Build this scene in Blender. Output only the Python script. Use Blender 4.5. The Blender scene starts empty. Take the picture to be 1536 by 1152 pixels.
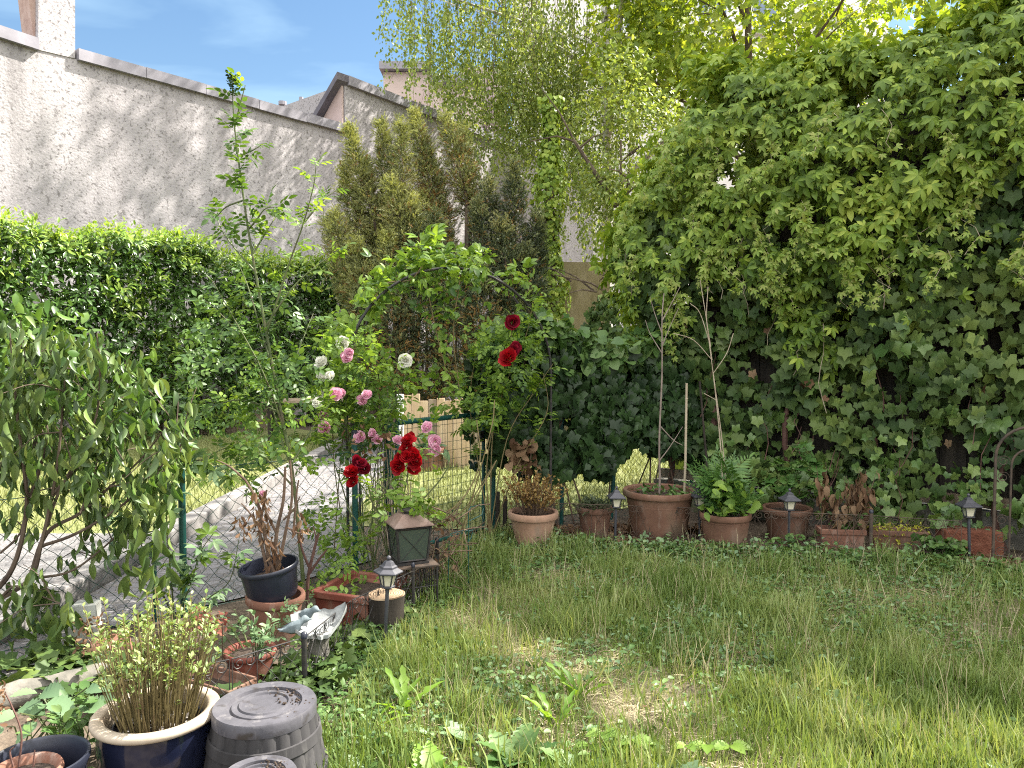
import bpy, math, random
import numpy as np
from mathutils import Vector, Matrix

C = bpy.context.scene
COL = C.collection
R = math.radians
PI = math.pi
random.seed(7)
rng = np.random.default_rng(11)

# ------------------------------------------------------------------ camera
CAM = np.array([0.0, 0.0, 1.6])
F_PX = 1150.0                      # focal length in pixels of the 1536-wide frame
PITCH = math.atan((576 - 525) / F_PX)
cd = bpy.data.cameras.new('camera')
cam = bpy.data.objects.new('camera', cd)
COL.objects.link(cam)
cam.location = CAM
cam.rotation_euler = (PI / 2 - PITCH, 0, 0)
cd.sensor_width = 36
cd.lens = F_PX / 1536 * 36
cd.clip_start = 0.05
cd.clip_end = 1000
C.camera = cam

# ------------------------------------------------------------------ sky, sun, exposure
SUN_EL, SUN_AZ = R(47), R(66)      # azimuth clockwise from +Y (straight ahead)
SUN = np.array([math.sin(SUN_AZ) * math.cos(SUN_EL), math.cos(SUN_AZ) * math.cos(SUN_EL), math.sin(SUN_EL)])
C.view_settings.view_transform = 'Standard'
C.view_settings.look = 'None'
C.view_settings.gamma = 1
C.view_settings.exposure = 1.88
world = bpy.data.worlds.new('World')
C.world = world
world.use_nodes = True
nt = world.node_tree
nt.nodes.clear()
def wn(t, **kw):
    n = nt.nodes.new(t)
    for k, v in kw.items():
        setattr(n, k, v)
    return n
sky = wn('ShaderNodeTexSky', sky_type='NISHITA')
sky.sun_disc = False
sky.sun_elevation = SUN_EL
sky.sun_rotation = SUN_AZ
sky.air_density = 1.3
sky.dust_density = 0.3
sky.ozone_density = 2.2
tc = wn('ShaderNodeTexCoord')
mp = wn('ShaderNodeMapping')
mp.inputs['Scale'].default_value = (1.0, 1.6, 5.0)
mp.inputs['Rotation'].default_value = (0.12, 0.25, 0.5)
nz = wn('ShaderNodeTexNoise')
nz.inputs['Scale'].default_value = 1.7
nz.inputs['Detail'].default_value = 6
nz.inputs['Roughness'].default_value = 0.5
nz.inputs['Distortion'].default_value = 0.4
rp = wn('ShaderNodeValToRGB')
rp.color_ramp.elements[0].position = 0.46
rp.color_ramp.elements[1].position = 0.80
rp.color_ramp.elements[0].color = (0, 0, 0, 1)
rp.color_ramp.elements[1].color = (0.7, 0.7, 0.7, 1)
mx = wn('ShaderNodeMixRGB')                 # thin cirrus over the blue
mx.inputs[2].default_value = (5.5, 7.6, 8.6, 1)
fill_bank = wn('ShaderNodeVectorMath', operation='DOT_PRODUCT')      # bank of bright cloud added overhead, out of view, to fill the shade
fill_bank.inputs[1].default_value = (0.12, -0.28, 0.95)
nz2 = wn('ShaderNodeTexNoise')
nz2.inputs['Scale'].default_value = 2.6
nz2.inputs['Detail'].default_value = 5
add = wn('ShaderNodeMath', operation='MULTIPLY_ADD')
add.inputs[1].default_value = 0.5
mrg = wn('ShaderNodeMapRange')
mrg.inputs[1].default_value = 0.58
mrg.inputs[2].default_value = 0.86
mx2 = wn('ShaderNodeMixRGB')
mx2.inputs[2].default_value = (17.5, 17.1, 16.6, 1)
hsv = wn('ShaderNodeHueSaturation')
hsv.inputs['Saturation'].default_value = 1.12
bg = wn('ShaderNodeBackground')
bg.inputs['Strength'].default_value = 0.052
wo = wn('ShaderNodeOutputWorld')
L = nt.links.new
L(tc.outputs['Generated'], mp.inputs['Vector'])
L(mp.outputs[0], nz.inputs['Vector'])
L(nz.outputs['Fac'], rp.inputs[0])
L(rp.outputs[0], mx.inputs[0])
L(sky.outputs[0], hsv.inputs['Color'])
L(hsv.outputs[0], mx.inputs[1])
L(tc.outputs['Generated'], fill_bank.inputs[0])
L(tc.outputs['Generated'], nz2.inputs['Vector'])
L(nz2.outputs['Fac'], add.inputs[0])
L(fill_bank.outputs['Value'], add.inputs[2])
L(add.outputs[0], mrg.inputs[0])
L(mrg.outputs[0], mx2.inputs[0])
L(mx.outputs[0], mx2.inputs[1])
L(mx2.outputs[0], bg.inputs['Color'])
L(bg.outputs[0], wo.inputs['Surface'])
sd = bpy.data.lights.new('sun', 'SUN')
sd.energy = 5.0
sd.angle = R(0.6)
sd.color = (1.0, 0.94, 0.84)
so = bpy.data.objects.new('sun', sd)
COL.objects.link(so)
so.rotation_euler = Vector(SUN).to_track_quat('Z', 'Y').to_euler()
so.location = (20, 10, 30)
C.cycles.max_bounces = 6
C.cycles.diffuse_bounces = 3
C.cycles.glossy_bounces = 2
C.cycles.transmission_bounces = 4
C.cycles.transparent_max_bounces = 6
C.cycles.use_denoising = False
C.cycles.filter_width = 1.1
C.cycles.caustics_reflective = False
C.cycles.caustics_refractive = False

# ------------------------------------------------------------------ pixel -> point helpers (placement read off the photograph)
_cp, _sp = math.cos(PITCH), math.sin(PITCH)
def ray(px, py):
    x, y = (px - 768) / F_PX, -(py - 576) / F_PX
    return np.array([x, _cp + y * _sp, -_sp + y * _cp])
def at(px, py, Y):
    d = ray(px, py)
    return CAM + d * (Y / d[1])
def g(px, py, z=0.0):
    d = ray(px, py)
    return CAM + d * ((z - CAM[2]) / d[2])

# ------------------------------------------------------------------ object helpers
ORG = {}
def thing(name, label, cat, loc=(0, 0, 0), group=None, rz=0.0):
    o = bpy.data.objects.new(name, None)
    COL.objects.link(o)
    o.empty_display_size = 0.1
    o.location = tuple(float(v) for v in loc)
    o.rotation_euler = (0, 0, rz)
    o['label'] = label
    o['category'] = cat
    if group:
        o['group'] = group
    ORG[o.name] = np.array(loc, float)
    return o
def tag(o, label, cat, group=None, kind=None):
    o['label'] = label
    o['category'] = cat
    if group:
        o['group'] = group
    if kind:
        o['kind'] = kind
    return o
def dup(root, loc, rz=0.0, label=None, sc=None):
    r = root.copy()
    COL.objects.link(r)
    r.location = tuple(float(v) for v in loc)
    r.rotation_euler = (0, 0, rz)
    if sc:
        r.scale = (sc, sc, sc)
    if label:
        r['label'] = label
    for ch in list(root.children):
        c = ch.copy()
        COL.objects.link(c)
        c.parent = r
        for gch in list(ch.children):
            d = gch.copy()
            COL.objects.link(d)
            d.parent = c
    return r

class MB:
    """collects polygons; build() links them as one mesh object"""
    def __init__(s):
        s.v, s.f, s.n = [], [], 0
        s.mi = []
    def add(s, verts, faces, mi=0):
        verts = np.asarray(verts, float).reshape(-1, 3)
        s.v.append(verts)
        s.f.append([[i + s.n for i in f] for f in faces])
        s.mi += [mi] * len(faces)
        s.n += len(verts)
        return s
    def box(s, c, size, rz=0.0, M=None, taper=1.0, mi=0):
        hx, hy, hz = [q / 2 for q in size]
        v = np.array([[-hx, -hy, -hz], [hx, -hy, -hz], [hx, hy, -hz], [-hx, hy, -hz],
                      [-hx * taper, -hy * taper, hz], [hx * taper, -hy * taper, hz], [hx * taper, hy * taper, hz], [-hx * taper, hy * taper, hz]])
        if M is not None:
            v = v @ np.asarray(M).T
        if rz:
            c_, s_ = math.cos(rz), math.sin(rz)
            v = v @ np.array([[c_, -s_, 0], [s_, c_, 0], [0, 0, 1]]).T
        s.add(v + np.asarray(c, float), [(0, 3, 2, 1), (4, 5, 6, 7), (0, 1, 5, 4), (1, 2, 6, 5), (2, 3, 7, 6), (3, 0, 4, 7)], mi)
        return s
    def tube(s, pts, r, n=6, caps=True, mi=0):
        P = np.asarray(pts, float)
        k = len(P)
        rr = np.full(k, r) if np.isscalar(r) else np.asarray(r, float)
        T = np.gradient(P, axis=0)
        T /= np.linalg.norm(T, axis=1)[:, None] + 1e-12
        a = np.array([0, 0, 1.0]) if abs(T[0][2]) < 0.9 else np.array([1.0, 0, 0])
        u = np.cross(T[0], a); u /= np.linalg.norm(u)
        V = []
        for i in range(k):
            u = u - T[i] * np.dot(u, T[i]); u /= np.linalg.norm(u) + 1e-12
            w = np.cross(T[i], u)
            for j in range(n):
                t = 2 * PI * j / n
                V.append(P[i] + rr[i] * (math.cos(t) * u + math.sin(t) * w))
        F = []
        for i in range(k - 1):
            for j in range(n):
                j2 = (j + 1) % n
                F.append((i * n + j, i * n + j2, (i + 1) * n + j2, (i + 1) * n + j))
        if caps:
            F.append(tuple(range(n - 1, -1, -1)))
            F.append(tuple((k - 1) * n + j for j in range(n)))
        s.add(V, F, mi)
        return s
    def lathe(s, prof, c=(0, 0, 0), n=32, M=None, sx=1.0, sy=1.0, wob=0.0, mi=0, closed=False):
        """prof: list of (r, z); ends with r=0 close themselves"""
        V, F, rows = [], [], []
        for r, z in prof:
            if r < 1e-6:
                rows.append([len(V)])
                V.append((0, 0, z))
            else:
                row = []
                for j in range(n):
                    t = 2 * PI * j / n
                    q = r * (1 + wob * math.sin(3 * t + z * 5))
                    row.append(len(V))
                    V.append((q * math.cos(t) * sx, q * math.sin(t) * sy, z))
                rows.append(row)
        pairs = list(zip(rows[:-1], rows[1:]))
        if closed:
            pairs.append((rows[-1], rows[0]))
        for a, b in pairs:
            if len(a) == 1 and len(b) == 1:
                continue
            for j in range(n):
                j2 = (j + 1) % n
                if len(a) == 1:
                    F.append((a[0], b[j2], b[j]))
                elif len(b) == 1:
                    F.append((a[j], a[j2], b[0]))
                else:
                    F.append((a[j], a[j2], b[j2], b[j]))
        V = np.array(V)
        if M is not None:
            V = V @ np.asarray(M).T
        s.add(V + np.asarray(c, float), F, mi)
        return s
    def prism(s, poly, z0, z1, mi=0):
        k = len(poly)
        V = [(p[0], p[1], z0) for p in poly] + [(p[0], p[1], z1) for p in poly]
        F = [tuple(range(k - 1, -1, -1)), tuple(range(k, 2 * k))] + [(i, (i + 1) % k, k + (i + 1) % k, k + i) for i in range(k)]
        s.add(V, F, mi)
        return s
    def build(s, name, mat, parent=None, smooth=None, org=None, bevel=0):
        me = bpy.data.meshes.new(name)
        V = np.concatenate(s.v) if s.v else np.zeros((0, 3))
        o0 = ORG[parent.name] if parent is not None and parent.name in ORG else (np.zeros(3) if org is None else np.array(org, float))
        F = [f for q in s.f for f in q]
        me.from_pydata((V - o0).tolist(), [], F)
        mats = mat if isinstance(mat, (list, tuple)) else [mat]
        for m in mats:
            me.materials.append(m)
        if len(mats) > 1:
            me.polygons.foreach_set('material_index', s.mi)
        if smooth:
            me.polygons.foreach_set('use_smooth', [True] * len(F))
            if smooth < 180:
                me.set_sharp_from_angle(angle=R(smooth))
        me.update()
        o = bpy.data.objects.new(name, me)
        COL.objects.link(o)
        if parent is not None:
            o.parent = parent
            ORG[o.name] = o0
        elif org is not None:
            o.location = tuple(float(q) for q in org)
            ORG[o.name] = o0
        if bevel:
            b = o.modifiers.new('bevel', 'BEVEL')
            b.width = bevel
            b.segments = 2
            b.limit_method = 'ANGLE'
        return o

def rotm(axis, a):
    return np.array(Matrix.Rotation(a, 3, axis))

# ------------------------------------------------------------------ leaf templates: (verts, tris); base at 0, axis +Y, face +Z
def blade(L=1.0, w=0.4, fold=0.15, droop=0.2, rows=5, peak=0.42, pet=0.0, tipw=0.0, curl=0.0):
    V, idx = [], []
    for i in range(rows):
        t = i / (rows - 1)
        k = t ** (math.log(0.5) / math.log(peak))
        hw = w / 2 * math.sin(PI * k) ** 0.85 if 0 < i < rows - 1 else tipw
        z = -droop * L * t * t
        y = L * (t if droop < 0.6 else t * (1 - 0.25 * t))
        y += pet
        if hw < 1e-6:
            idx.append([len(V)]); V.append((0, y, z))
        else:
            idx.append([len(V), len(V) + 1, len(V) + 2])
            V += [(-hw, y, z + fold * hw * 2 - curl * hw), (0, y, z), (hw, y, z + fold * hw * 2 + curl * hw)]
    F = []
    for a, b in zip(idx[:-1], idx[1:]):
        if len(a) == 1:
            F += [(a[0], b[1], b[0]), (a[0], b[2], b[1])]
        elif len(b) == 1:
            F += [(a[0], a[1], b[0]), (a[1], a[2], b[0])]
        else:
            F += [(a[0], a[1], b[1]), (a[0], b[1], b[0]), (a[1], a[2], b[2]), (a[1], b[2], b[1])]
    if pet > 0:
        n = len(V)
        V += [(-.012, 0, 0), (.012, 0, 0), (0, pet, 0)]
        F.append((n, n + 1, n + 2))
    return np.array(V, float), np.array(F, int)
def combine(items):
    """items: (template, scale, rot_z, rot_x, offset)"""
    V, F, n = [], [], 0
    for (v, f), sc, rz, rx, off in items:
        q = v * sc
        q = q @ rotm('X', rx).T @ rotm('Z', rz).T + np.array(off)
        V.append(q); F.append(f + n); n += len(q)
    return np.concatenate(V), np.concatenate(F)
def palmate(nl=5, spread=R(98), w=0.40, droop=0.25, fold=0.2, pet=0.35):
    b = blade(1, w, fold, droop, 5, 0.55)
    it = []
    for i in range(nl):
        a = (i - (nl - 1) / 2) * spread * 2 / (nl - 1)
        it.append((b, 1.0 - 0.28 * abs(a) / spread, a, -0.12, (0, pet, 0)))
    V, F = combine(it)
    n = len(V)
    V = np.vstack([V, [(-.015, 0, -.05), (.015, 0, -.05), (0, pet, 0)]])
    return V, np.vstack([F, [(n, n + 1, n + 2)]])
def pinnate(pairs=2, w=0.55, Lf=0.45, droop=0.12):
    b = blade(Lf, Lf * w, 0.12, 0.15, 5, 0.45)
    it = [(b, 1.0, 0, -0.1, (0, 0.75, 0))]
    for i in range(pairs):
        y = 0.28 + 0.4 * i / max(1, pairs - 0.4)
        for sg in (-1, 1):
            it.append((b, 0.82 + 0.1 * i, sg * R(62), -0.1, (0, y, 0)))
    V, F = combine(it)
    n = len(V)
    V = np.vstack([V, [(-.012, 0, 0), (.012, 0, 0), (0, 0.8, 0)]])
    F = np.vstack([F, [(n, n + 1, n + 2)]])
    V[:, 2] -= droop * V[:, 1] ** 2
    return V, F
def lobed(pts, droop=0.25, cup=0.12):
    """fan of polar points (deg from +Y, radius), mirrored"""
    out = []
    full = [(-a, r) for a, r in pts[::-1] if a > 0] + list(pts)
    V = [(0, 0.0, 0)]
    for a, r in full:
        V.append((r * math.sin(R(a)), r * math.cos(R(a)), 0))
    V = np.array(V)
    V[:, 2] = -droop * np.maximum(V[:, 1], 0) ** 2 + cup * np.abs(V[:, 0])
    V[1:, 2] -= 0.10 * (np.arange(len(V) - 1) % 2)
    F = [(0, i + 1, i) for i in range(1, len(V) - 1)]
    return V, np.array(F)
T_CREEP = palmate(5)
T_CREEP3 = palmate(3, R(50), 0.5)
T_IVY = lobed([(0, 1.0), (20, .70), (40, .74), (56, .86), (78, .60), (100, .62), (122, .68), (158, .30)], 0.30, 0.12)
T_IVYH = lobed([(0, 1.0), (30, .78), (70, .68), (120, .58), (160, .25)], 0.3, 0.14)
T_MAPLE = lobed([(0, 1.0), (17, .64), (45, .95), (62, .5), (92, .75), (120, .45), (160, .2)], 0.3, 0.12)
T_LAUREL = blade(1, .36, .16, .22, 5, .5, pet=.1)
T_OVAL = blade(1, .52, .14, .2, 5, .45, pet=.08)
T_ROSE = pinnate(2)
T_ROSE7 = pinnate(3, .5, .36)
T_DROOP = blade(1, .36, .45, .35, 6, .42, pet=.12)
T_DROOP2 = blade(1, .5, .28, .5, 6, .4, pet=.1, curl=.3)
T_SMALL = (np.array([(0, 0, 0), (-.32, .45, .06), (0, 1, -.1), (.32, .45, .06)], float), np.array([(0, 3, 1), (3, 2, 1)]))
T_BIG = blade(1, .62, .1, .25, 7, .35, pet=.1)
T_TOOTH = blade(1, .66, .12, .3, 15, .40, pet=.12)
_q = T_TOOTH[0]
for _i in range(len(_q)):
    if abs(_q[_i, 0]) > 1e-6:
        _row = round((_q[_i, 1] - .12) * 14)
        _q[_i, 0] *= 1.08 if _row % 2 else .86
        _q[_i, 2] += .02 * (1 if _row % 2 else -1)
def sprig(n=14, L=1.0, nl=0.4, w=0.06, seed=1):
    r = random.Random(seed)
    V, F = [], []
    for i in range(n):
        t = (i + .5) / n
        a = r.uniform(0, 2 * PI)
        b = np.array([0, t * L, 0])
        d = np.array([math.cos(a) * .75, .7, math.sin(a) * .75]) * nl * (1 - .4 * t)
        s = np.cross(d, [0.3, .2, 1]); s /= np.linalg.norm(s); s *= w
        k = len(V)
        V += [b - s, b + s, b + d]
        F.append((k, k + 1, k + 2))
    return np.array(V), np.array(F)
T_SPRIG = sprig(16, 1, .38, .05)
def frond(n=9):
    it = []
    b = blade(.5, .12, .1, .15, 4, .4)
    for i in range(n):
        t = (i + .6) / n
        for sg in (-1, 1):
            it.append((b, (1 - t) * .9 + .22, sg * R(62 - 22 * t), 0, (0, t, -.28 * t * t)))
    it.append((b, .5, 0, 0, (0, 1, -.28)))
    V, F = combine(it)
    return V, F
T_FROND = frond()

class Leaves:
    def __init__(s):
        s.V, s.F, s.n = [], [], 0
    def put(s, tmpl, P, D, N, S):
        """instances of tmpl at P with axis D, face normal N, size S"""
        v, f = tmpl
        P = np.asarray(P, float).reshape(-1, 3); m = len(P)
        if m == 0:
            return s
        D = np.broadcast_to(np.asarray(D, float), (m, 3)); N = np.broadcast_to(np.asarray(N, float), (m, 3))
        S = np.broadcast_to(np.asarray(S, float), (m,))
        y = D / (np.linalg.norm(D, axis=1)[:, None] + 1e-9)
        x = np.cross(y, N); x /= np.linalg.norm(x, axis=1)[:, None] + 1e-9
        z = np.cross(x, y)
        W = (v[None, :, 0:1] * x[:, None, :] + v[None, :, 1:2] * y[:, None, :] + v[None, :, 2:3] * z[:, None, :]) * S[:, None, None] + P[:, None, :]
        s.V.append(W.reshape(-1, 3).astype(np.float32))
        s.F.append((f[None] + (np.arange(m) * len(v))[:, None, None] + s.n).reshape(-1, 3))
        s.n += m * len(v)
        return s
    def build(s, name, mat, parent=None, org=None, smooth=False):
        me = bpy.data.meshes.new(name)
        o0 = ORG[parent.name] if parent is not None else (np.zeros(3) if org is None else np.array(org, float))
        V = np.concatenate(s.V) - o0.astype(np.float32)
        F = np.concatenate(s.F).astype(np.int32)
        me.vertices.add(len(V)); me.vertices.foreach_set('co', V.ravel())
        me.loops.add(len(F) * 3); me.loops.foreach_set('vertex_index', F.ravel())
        me.polygons.add(len(F)); me.polygons.foreach_set('loop_start', np.arange(len(F), dtype=np.int32) * 3)
        if smooth:
            me.polygons.foreach_set('use_smooth', np.ones(len(F), bool))
        me.update(calc_edges=True)
        me.materials.append(mat)
        o = bpy.data.objects.new(name, me)
        COL.objects.link(o)
        if parent is not None:
            o.parent = parent
            ORG[o.name] = o0
        elif org is not None:
            o.location = tuple(float(q) for q in org)
        return o
def rv(n, s=1.0):
    return rng.normal(0, s, (n, 3))
def ru(a, b, n=None):
    return rng.uniform(a, b, n)

# ------------------------------------------------------------------ materials
def new_mat(name):
    m = bpy.data.materials.new(name)
    m.use_nodes = True
    n = m.node_tree.nodes
    n.clear()
    out = n.new('ShaderNodeOutputMaterial')
    return m, n, m.node_tree.links.new, out
def ramp(n, cols, pos=None):
    r = n.new('ShaderNodeValToRGB')
    e = r.color_ramp.elements
    k = len(cols)
    pos = pos or [i / (k - 1) for i in range(k)]
    e[0].position, e[0].color = pos[0], (*cols[0], 1)
    e[1].position, e[1].color = pos[-1], (*cols[-1], 1)
    for p, c in list(zip(pos, cols))[1:-1]:
        q = e.new(p); q.color = (*c, 1)
    return r
def leafmat(name, cols, trans=0.4, rough=0.45, tint=(1.25, 1.15, .55), spec=0.4, pos=None, clump=0.0):
    m, n, l, out = new_mat(name)
    geo = n.new('ShaderNodeNewGeometry')
    r = ramp(n, cols, pos)
    src = geo.outputs['Random Per Island']
    if clump:
        t = n.new('ShaderNodeTexCoord'); z = n.new('ShaderNodeTexNoise'); z.inputs['Scale'].default_value = clump
        z.inputs['Detail'].default_value = 2
        l(t.outputs['Object'], z.inputs['Vector'])
        mr = n.new('ShaderNodeMapRange'); mr.inputs[1].default_value = .3; mr.inputs[2].default_value = .7
        l(z.outputs['Fac'], mr.inputs[0])
        ad = n.new('ShaderNodeMath'); ad.operation = 'MULTIPLY_ADD'; ad.inputs[1].default_value = .45
        ml = n.new('ShaderNodeMath'); ml.operation = 'MULTIPLY'; ml.inputs[1].default_value = .55
        l(mr.outputs[0], ml.inputs[0]); l(src, ad.inputs[0]); l(ml.outputs[0], ad.inputs[2])
        src = ad.outputs[0]
    l(src, r.inputs[0])
    p = n.new('ShaderNodeBsdfPrincipled')
    p.inputs['Roughness'].default_value = rough
    p.inputs['Specular IOR Level'].default_value = spec
    l(r.outputs[0], p.inputs['Base Color'])
    tr = n.new('ShaderNodeBsdfTranslucent')
    mm = n.new('ShaderNodeMixRGB'); mm.blend_type = 'MULTIPLY'; mm.inputs[0].default_value = 1
    mm.inputs[2].default_value = (*tint, 1)
    l(r.outputs[0], mm.inputs[1]); l(mm.outputs[0], tr.inputs['Color'])
    mix = n.new('ShaderNodeMixShader'); mix.inputs[0].default_value = trans
    l(p.outputs[0], mix.inputs[1]); l(tr.outputs[0], mix.inputs[2]); l(mix.outputs[0], out.inputs['Surface'])
    return m
def surf(name, cols, scale=6, rough=0.7, bump=0.2, bscale=None, detail=6, pos=None, spec=0.3, stretch=(1, 1, 1), metal=0.0, spots=None, bdist=0.01, drip=None):
    m, n, l, out = new_mat(name)
    t = n.new('ShaderNodeTexCoord'); mp_ = n.new('ShaderNodeMapping'); mp_.inputs['Scale'].default_value = stretch
    l(t.outputs['Object'], mp_.inputs['Vector'])
    z = n.new('ShaderNodeTexNoise'); z.inputs['Scale'].default_value = scale; z.inputs['Detail'].default_value = detail
    z.inputs['Roughness'].default_value = .6
    l(mp_.outputs[0], z.inputs['Vector'])
    r = ramp(n, cols, pos or [.3 + .4 * i / (len(cols) - 1) for i in range(len(cols))])
    l(z.outputs['Fac'], r.inputs[0])
    col = r.outputs[0]
    if spots:
        sc_, c_, lo, hi = spots
        z3 = n.new('ShaderNodeTexNoise'); z3.inputs['Scale'].default_value = sc_; z3.inputs['Detail'].default_value = 5
        l(mp_.outputs[0], z3.inputs['Vector'])
        r3 = ramp(n, [(0, 0, 0), (1, 1, 1)], [lo, hi]); l(z3.outputs['Fac'], r3.inputs[0])
        mm = n.new('ShaderNodeMixRGB'); mm.inputs[2].default_value = (*c_, 1)
        l(r3.outputs[0], mm.inputs[0]); l(col, mm.inputs[1]); col = mm.outputs[0]
    if drip:
        c_, lo, hi = drip
        md = n.new('ShaderNodeMapping'); md.inputs['Scale'].default_value = (17, 17, 4.5); l(t.outputs['Object'], md.inputs['Vector'])
        z4 = n.new('ShaderNodeTexNoise'); z4.inputs['Scale'].default_value = 1.0; z4.inputs['Detail'].default_value = 7; z4.inputs['Roughness'].default_value = .65
        l(md.outputs[0], z4.inputs['Vector'])
        r4 = ramp(n, [(0, 0, 0), (.75, .75, .75)], [lo, hi]); l(z4.outputs['Fac'], r4.inputs[0])
        m4 = n.new('ShaderNodeMixRGB'); m4.inputs[2].default_value = (*c_, 1)
        l(r4.outputs[0], m4.inputs[0]); l(col, m4.inputs[1]); col = m4.outputs[0]
    p = n.new('ShaderNodeBsdfPrincipled')
    p.inputs['Roughness'].default_value = rough
    p.inputs['Specular IOR Level'].default_value = spec
    p.inputs['Metallic'].default_value = metal
    l(col, p.inputs['Base Color'])
    if bump:
        z2 = n.new('ShaderNodeTexNoise'); z2.inputs['Scale'].default_value = bscale or scale * 4; z2.inputs['Detail'].default_value = 4
        l(mp_.outputs[0], z2.inputs['Vector'])
        b = n.new('ShaderNodeBump'); b.inputs['Strength'].default_value = bump; b.inputs['Distance'].default_value = bdist
        l(z2.outputs['Fac'], b.inputs['Height']); l(b.outputs[0], p.inputs['Normal'])
    l(p.outputs[0], out.inputs['Surface'])
    return m

M = {}
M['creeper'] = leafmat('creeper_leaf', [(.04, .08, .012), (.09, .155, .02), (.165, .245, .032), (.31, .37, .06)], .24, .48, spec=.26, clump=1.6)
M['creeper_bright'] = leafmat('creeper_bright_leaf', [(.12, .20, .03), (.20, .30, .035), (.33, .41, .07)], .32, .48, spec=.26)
M['creeper_bud'] = leafmat('creeper_bud_leaf', [(.19, .29, .045), (.27, .36, .07), (.30, .33, .09)], .4, .5)
M['ivy'] = leafmat('ivy_leaf', [(.02, .04, .013), (.042, .078, .022), (.085, .13, .034), (.18, .24, .06)], .15, .5, spec=.22, clump=1.4)
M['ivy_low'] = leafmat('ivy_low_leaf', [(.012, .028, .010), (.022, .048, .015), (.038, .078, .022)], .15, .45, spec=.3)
M['laurel'] = leafmat('laurel_leaf', [(.035, .075, .018), (.06, .13, .025), (.11, .20, .035)], .25, .32, spec=.55, clump=.8)
M['laurel_new'] = leafmat('laurel_new_leaf', [(.13, .24, .03), (.22, .34, .05), (.30, .40, .08)], .4, .4)
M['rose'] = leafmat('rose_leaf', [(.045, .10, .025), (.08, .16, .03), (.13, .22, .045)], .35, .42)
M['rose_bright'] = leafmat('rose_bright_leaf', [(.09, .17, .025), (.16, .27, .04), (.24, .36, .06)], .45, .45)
M['wilt'] = leafmat('wilted_leaf', [(.042, .08, .024), (.085, .14, .038), (.155, .215, .062)], .22, .42, spec=.45)
M['birch'] = leafmat('birch_leaf', [(.12, .18, .04), (.19, .26, .06), (.30, .36, .10)], .45, .45)
M['maple'] = leafmat('maple_leaf', [(.15, .23, .03), (.24, .34, .04), (.36, .42, .06)], .5, .45, tint=(1.2, 1.1, .4))
M['yew'] = leafmat('yew_needle', [(.075, .10, .042), (.15, .18, .07), (.25, .265, .105), (.38, .33, .14)], .18, .55, clump=1.3)
M['yew_dark'] = leafmat('dark_yew_needle', [(.03, .048, .024), (.055, .076, .036), (.095, .115, .052)], .12, .55, clump=1.5)
M['yew_tip'] = leafmat('yew_tip_needle', [(.28, .32, .09), (.40, .43, .13), (.50, .50, .20)], .25, .55)
M['yew_rust'] = leafmat('rusty_yew_needle', [(.20, .11, .04), (.33, .19, .06), (.22, .16, .06)], .15, .6)
M['dry'] = leafmat('dry_leaf', [(.09, .048, .028), (.16, .095, .055), (.27, .18, .11)], .2, .7, tint=(1, .8, .5), spec=.15)
M['dry_gold'] = leafmat('golden_dry_leaf', [(.20, .11, .04), (.30, .19, .07), (.36, .28, .10)], .25, .65, tint=(1, .8, .5), spec=.15)
M['dry_red'] = leafmat('dry_red_flower', [(.10, .03, .025), (.16, .055, .04), (.20, .09, .06)], .2, .7, tint=(1, .6, .5), spec=.1)
M['fern'] = leafmat('fern_leaf', [(.05, .12, .03), (.08, .17, .04), (.12, .22, .05)], .3, .45)
M['weed'] = leafmat('weed_leaf', [(.05, .11, .03), (.09, .17, .045), (.15, .23, .075)], .3, .48)
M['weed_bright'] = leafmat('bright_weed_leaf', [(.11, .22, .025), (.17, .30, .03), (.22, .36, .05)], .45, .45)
M['weed_pale'] = leafmat('pale_weed_leaf', [(.10, .17, .085), (.14, .23, .11), (.20, .29, .14)], .25, .5)
M['yellow_green'] = leafmat('yellow_green_leaf', [(.13, .20, .045), (.21, .29, .075), (.32, .38, .16)], .3, .5)
M['sedum'] = leafmat('sedum_leaf', [(.28, .30, .03), (.42, .40, .05), (.22, .26, .04)], .2, .5)
M['grass'] = leafmat('grass_blade', [(.08, .13, .028), (.14, .21, .05), (.23, .29, .09), (.42, .42, .22)], .3, .5, clump=1.6)
M['grass_dry'] = leafmat('dry_grass_blade', [(.24, .21, .12), (.38, .33, .20), (.50, .44, .29)], .2, .7, tint=(1, .9, .6), spec=.2)
M['grass_sun'] = leafmat('sunlit_grass_blade', [(.14, .165, .055), (.20, .225, .08), (.28, .29, .12)], .22, .65, clump=.6)
M['red_petal'] = leafmat('red_rose_petal', [(.20, .003, .007), (.34, .006, .012), (.46, .014, .022)], .25, .5, tint=(1.2, .4, .4), spec=.25)
M['dark_red_petal'] = leafmat('dark_red_rose_petal', [(.10, .004, .012), (.18, .006, .02), (.28, .01, .03)], .2, .5, tint=(1.2, .4, .4), spec=.25)
M['pink_petal'] = leafmat('pink_rose_petal', [(.68, .34, .48), (.78, .46, .58), (.85, .60, .70)], .3, .55, tint=(1, .9, .95), spec=.2)
M['white_petal'] = leafmat('white_rose_petal', [(.74, .74, .66), (.82, .82, .76), (.85, .80, .80)], .3, .55, tint=(1, 1, .95), spec=.2)
M['bark'] = surf('brown_bark', [(.05, .035, .028), (.10, .075, .055), (.16, .125, .095)], 9, .85, .6, 40, stretch=(1, 1, .35))
M['twig'] = surf('brown_twig', [(.06, .038, .028), (.11, .072, .05), (.16, .11, .08)], 14, .8, .3)
M['twig_red'] = surf('reddish_twig', [(.07, .035, .03), (.13, .07, .055)], 14, .75, .3)
M['twig_pale'] = surf('pale_twig', [(.22, .17, .12), (.34, .28, .21), (.42, .36, .28)], 14, .8, .3)
M['stem_green'] = surf('green_stem', [(.05, .065, .028), (.085, .11, .04), (.09, .075, .045)], 10, .55, .15)
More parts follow.
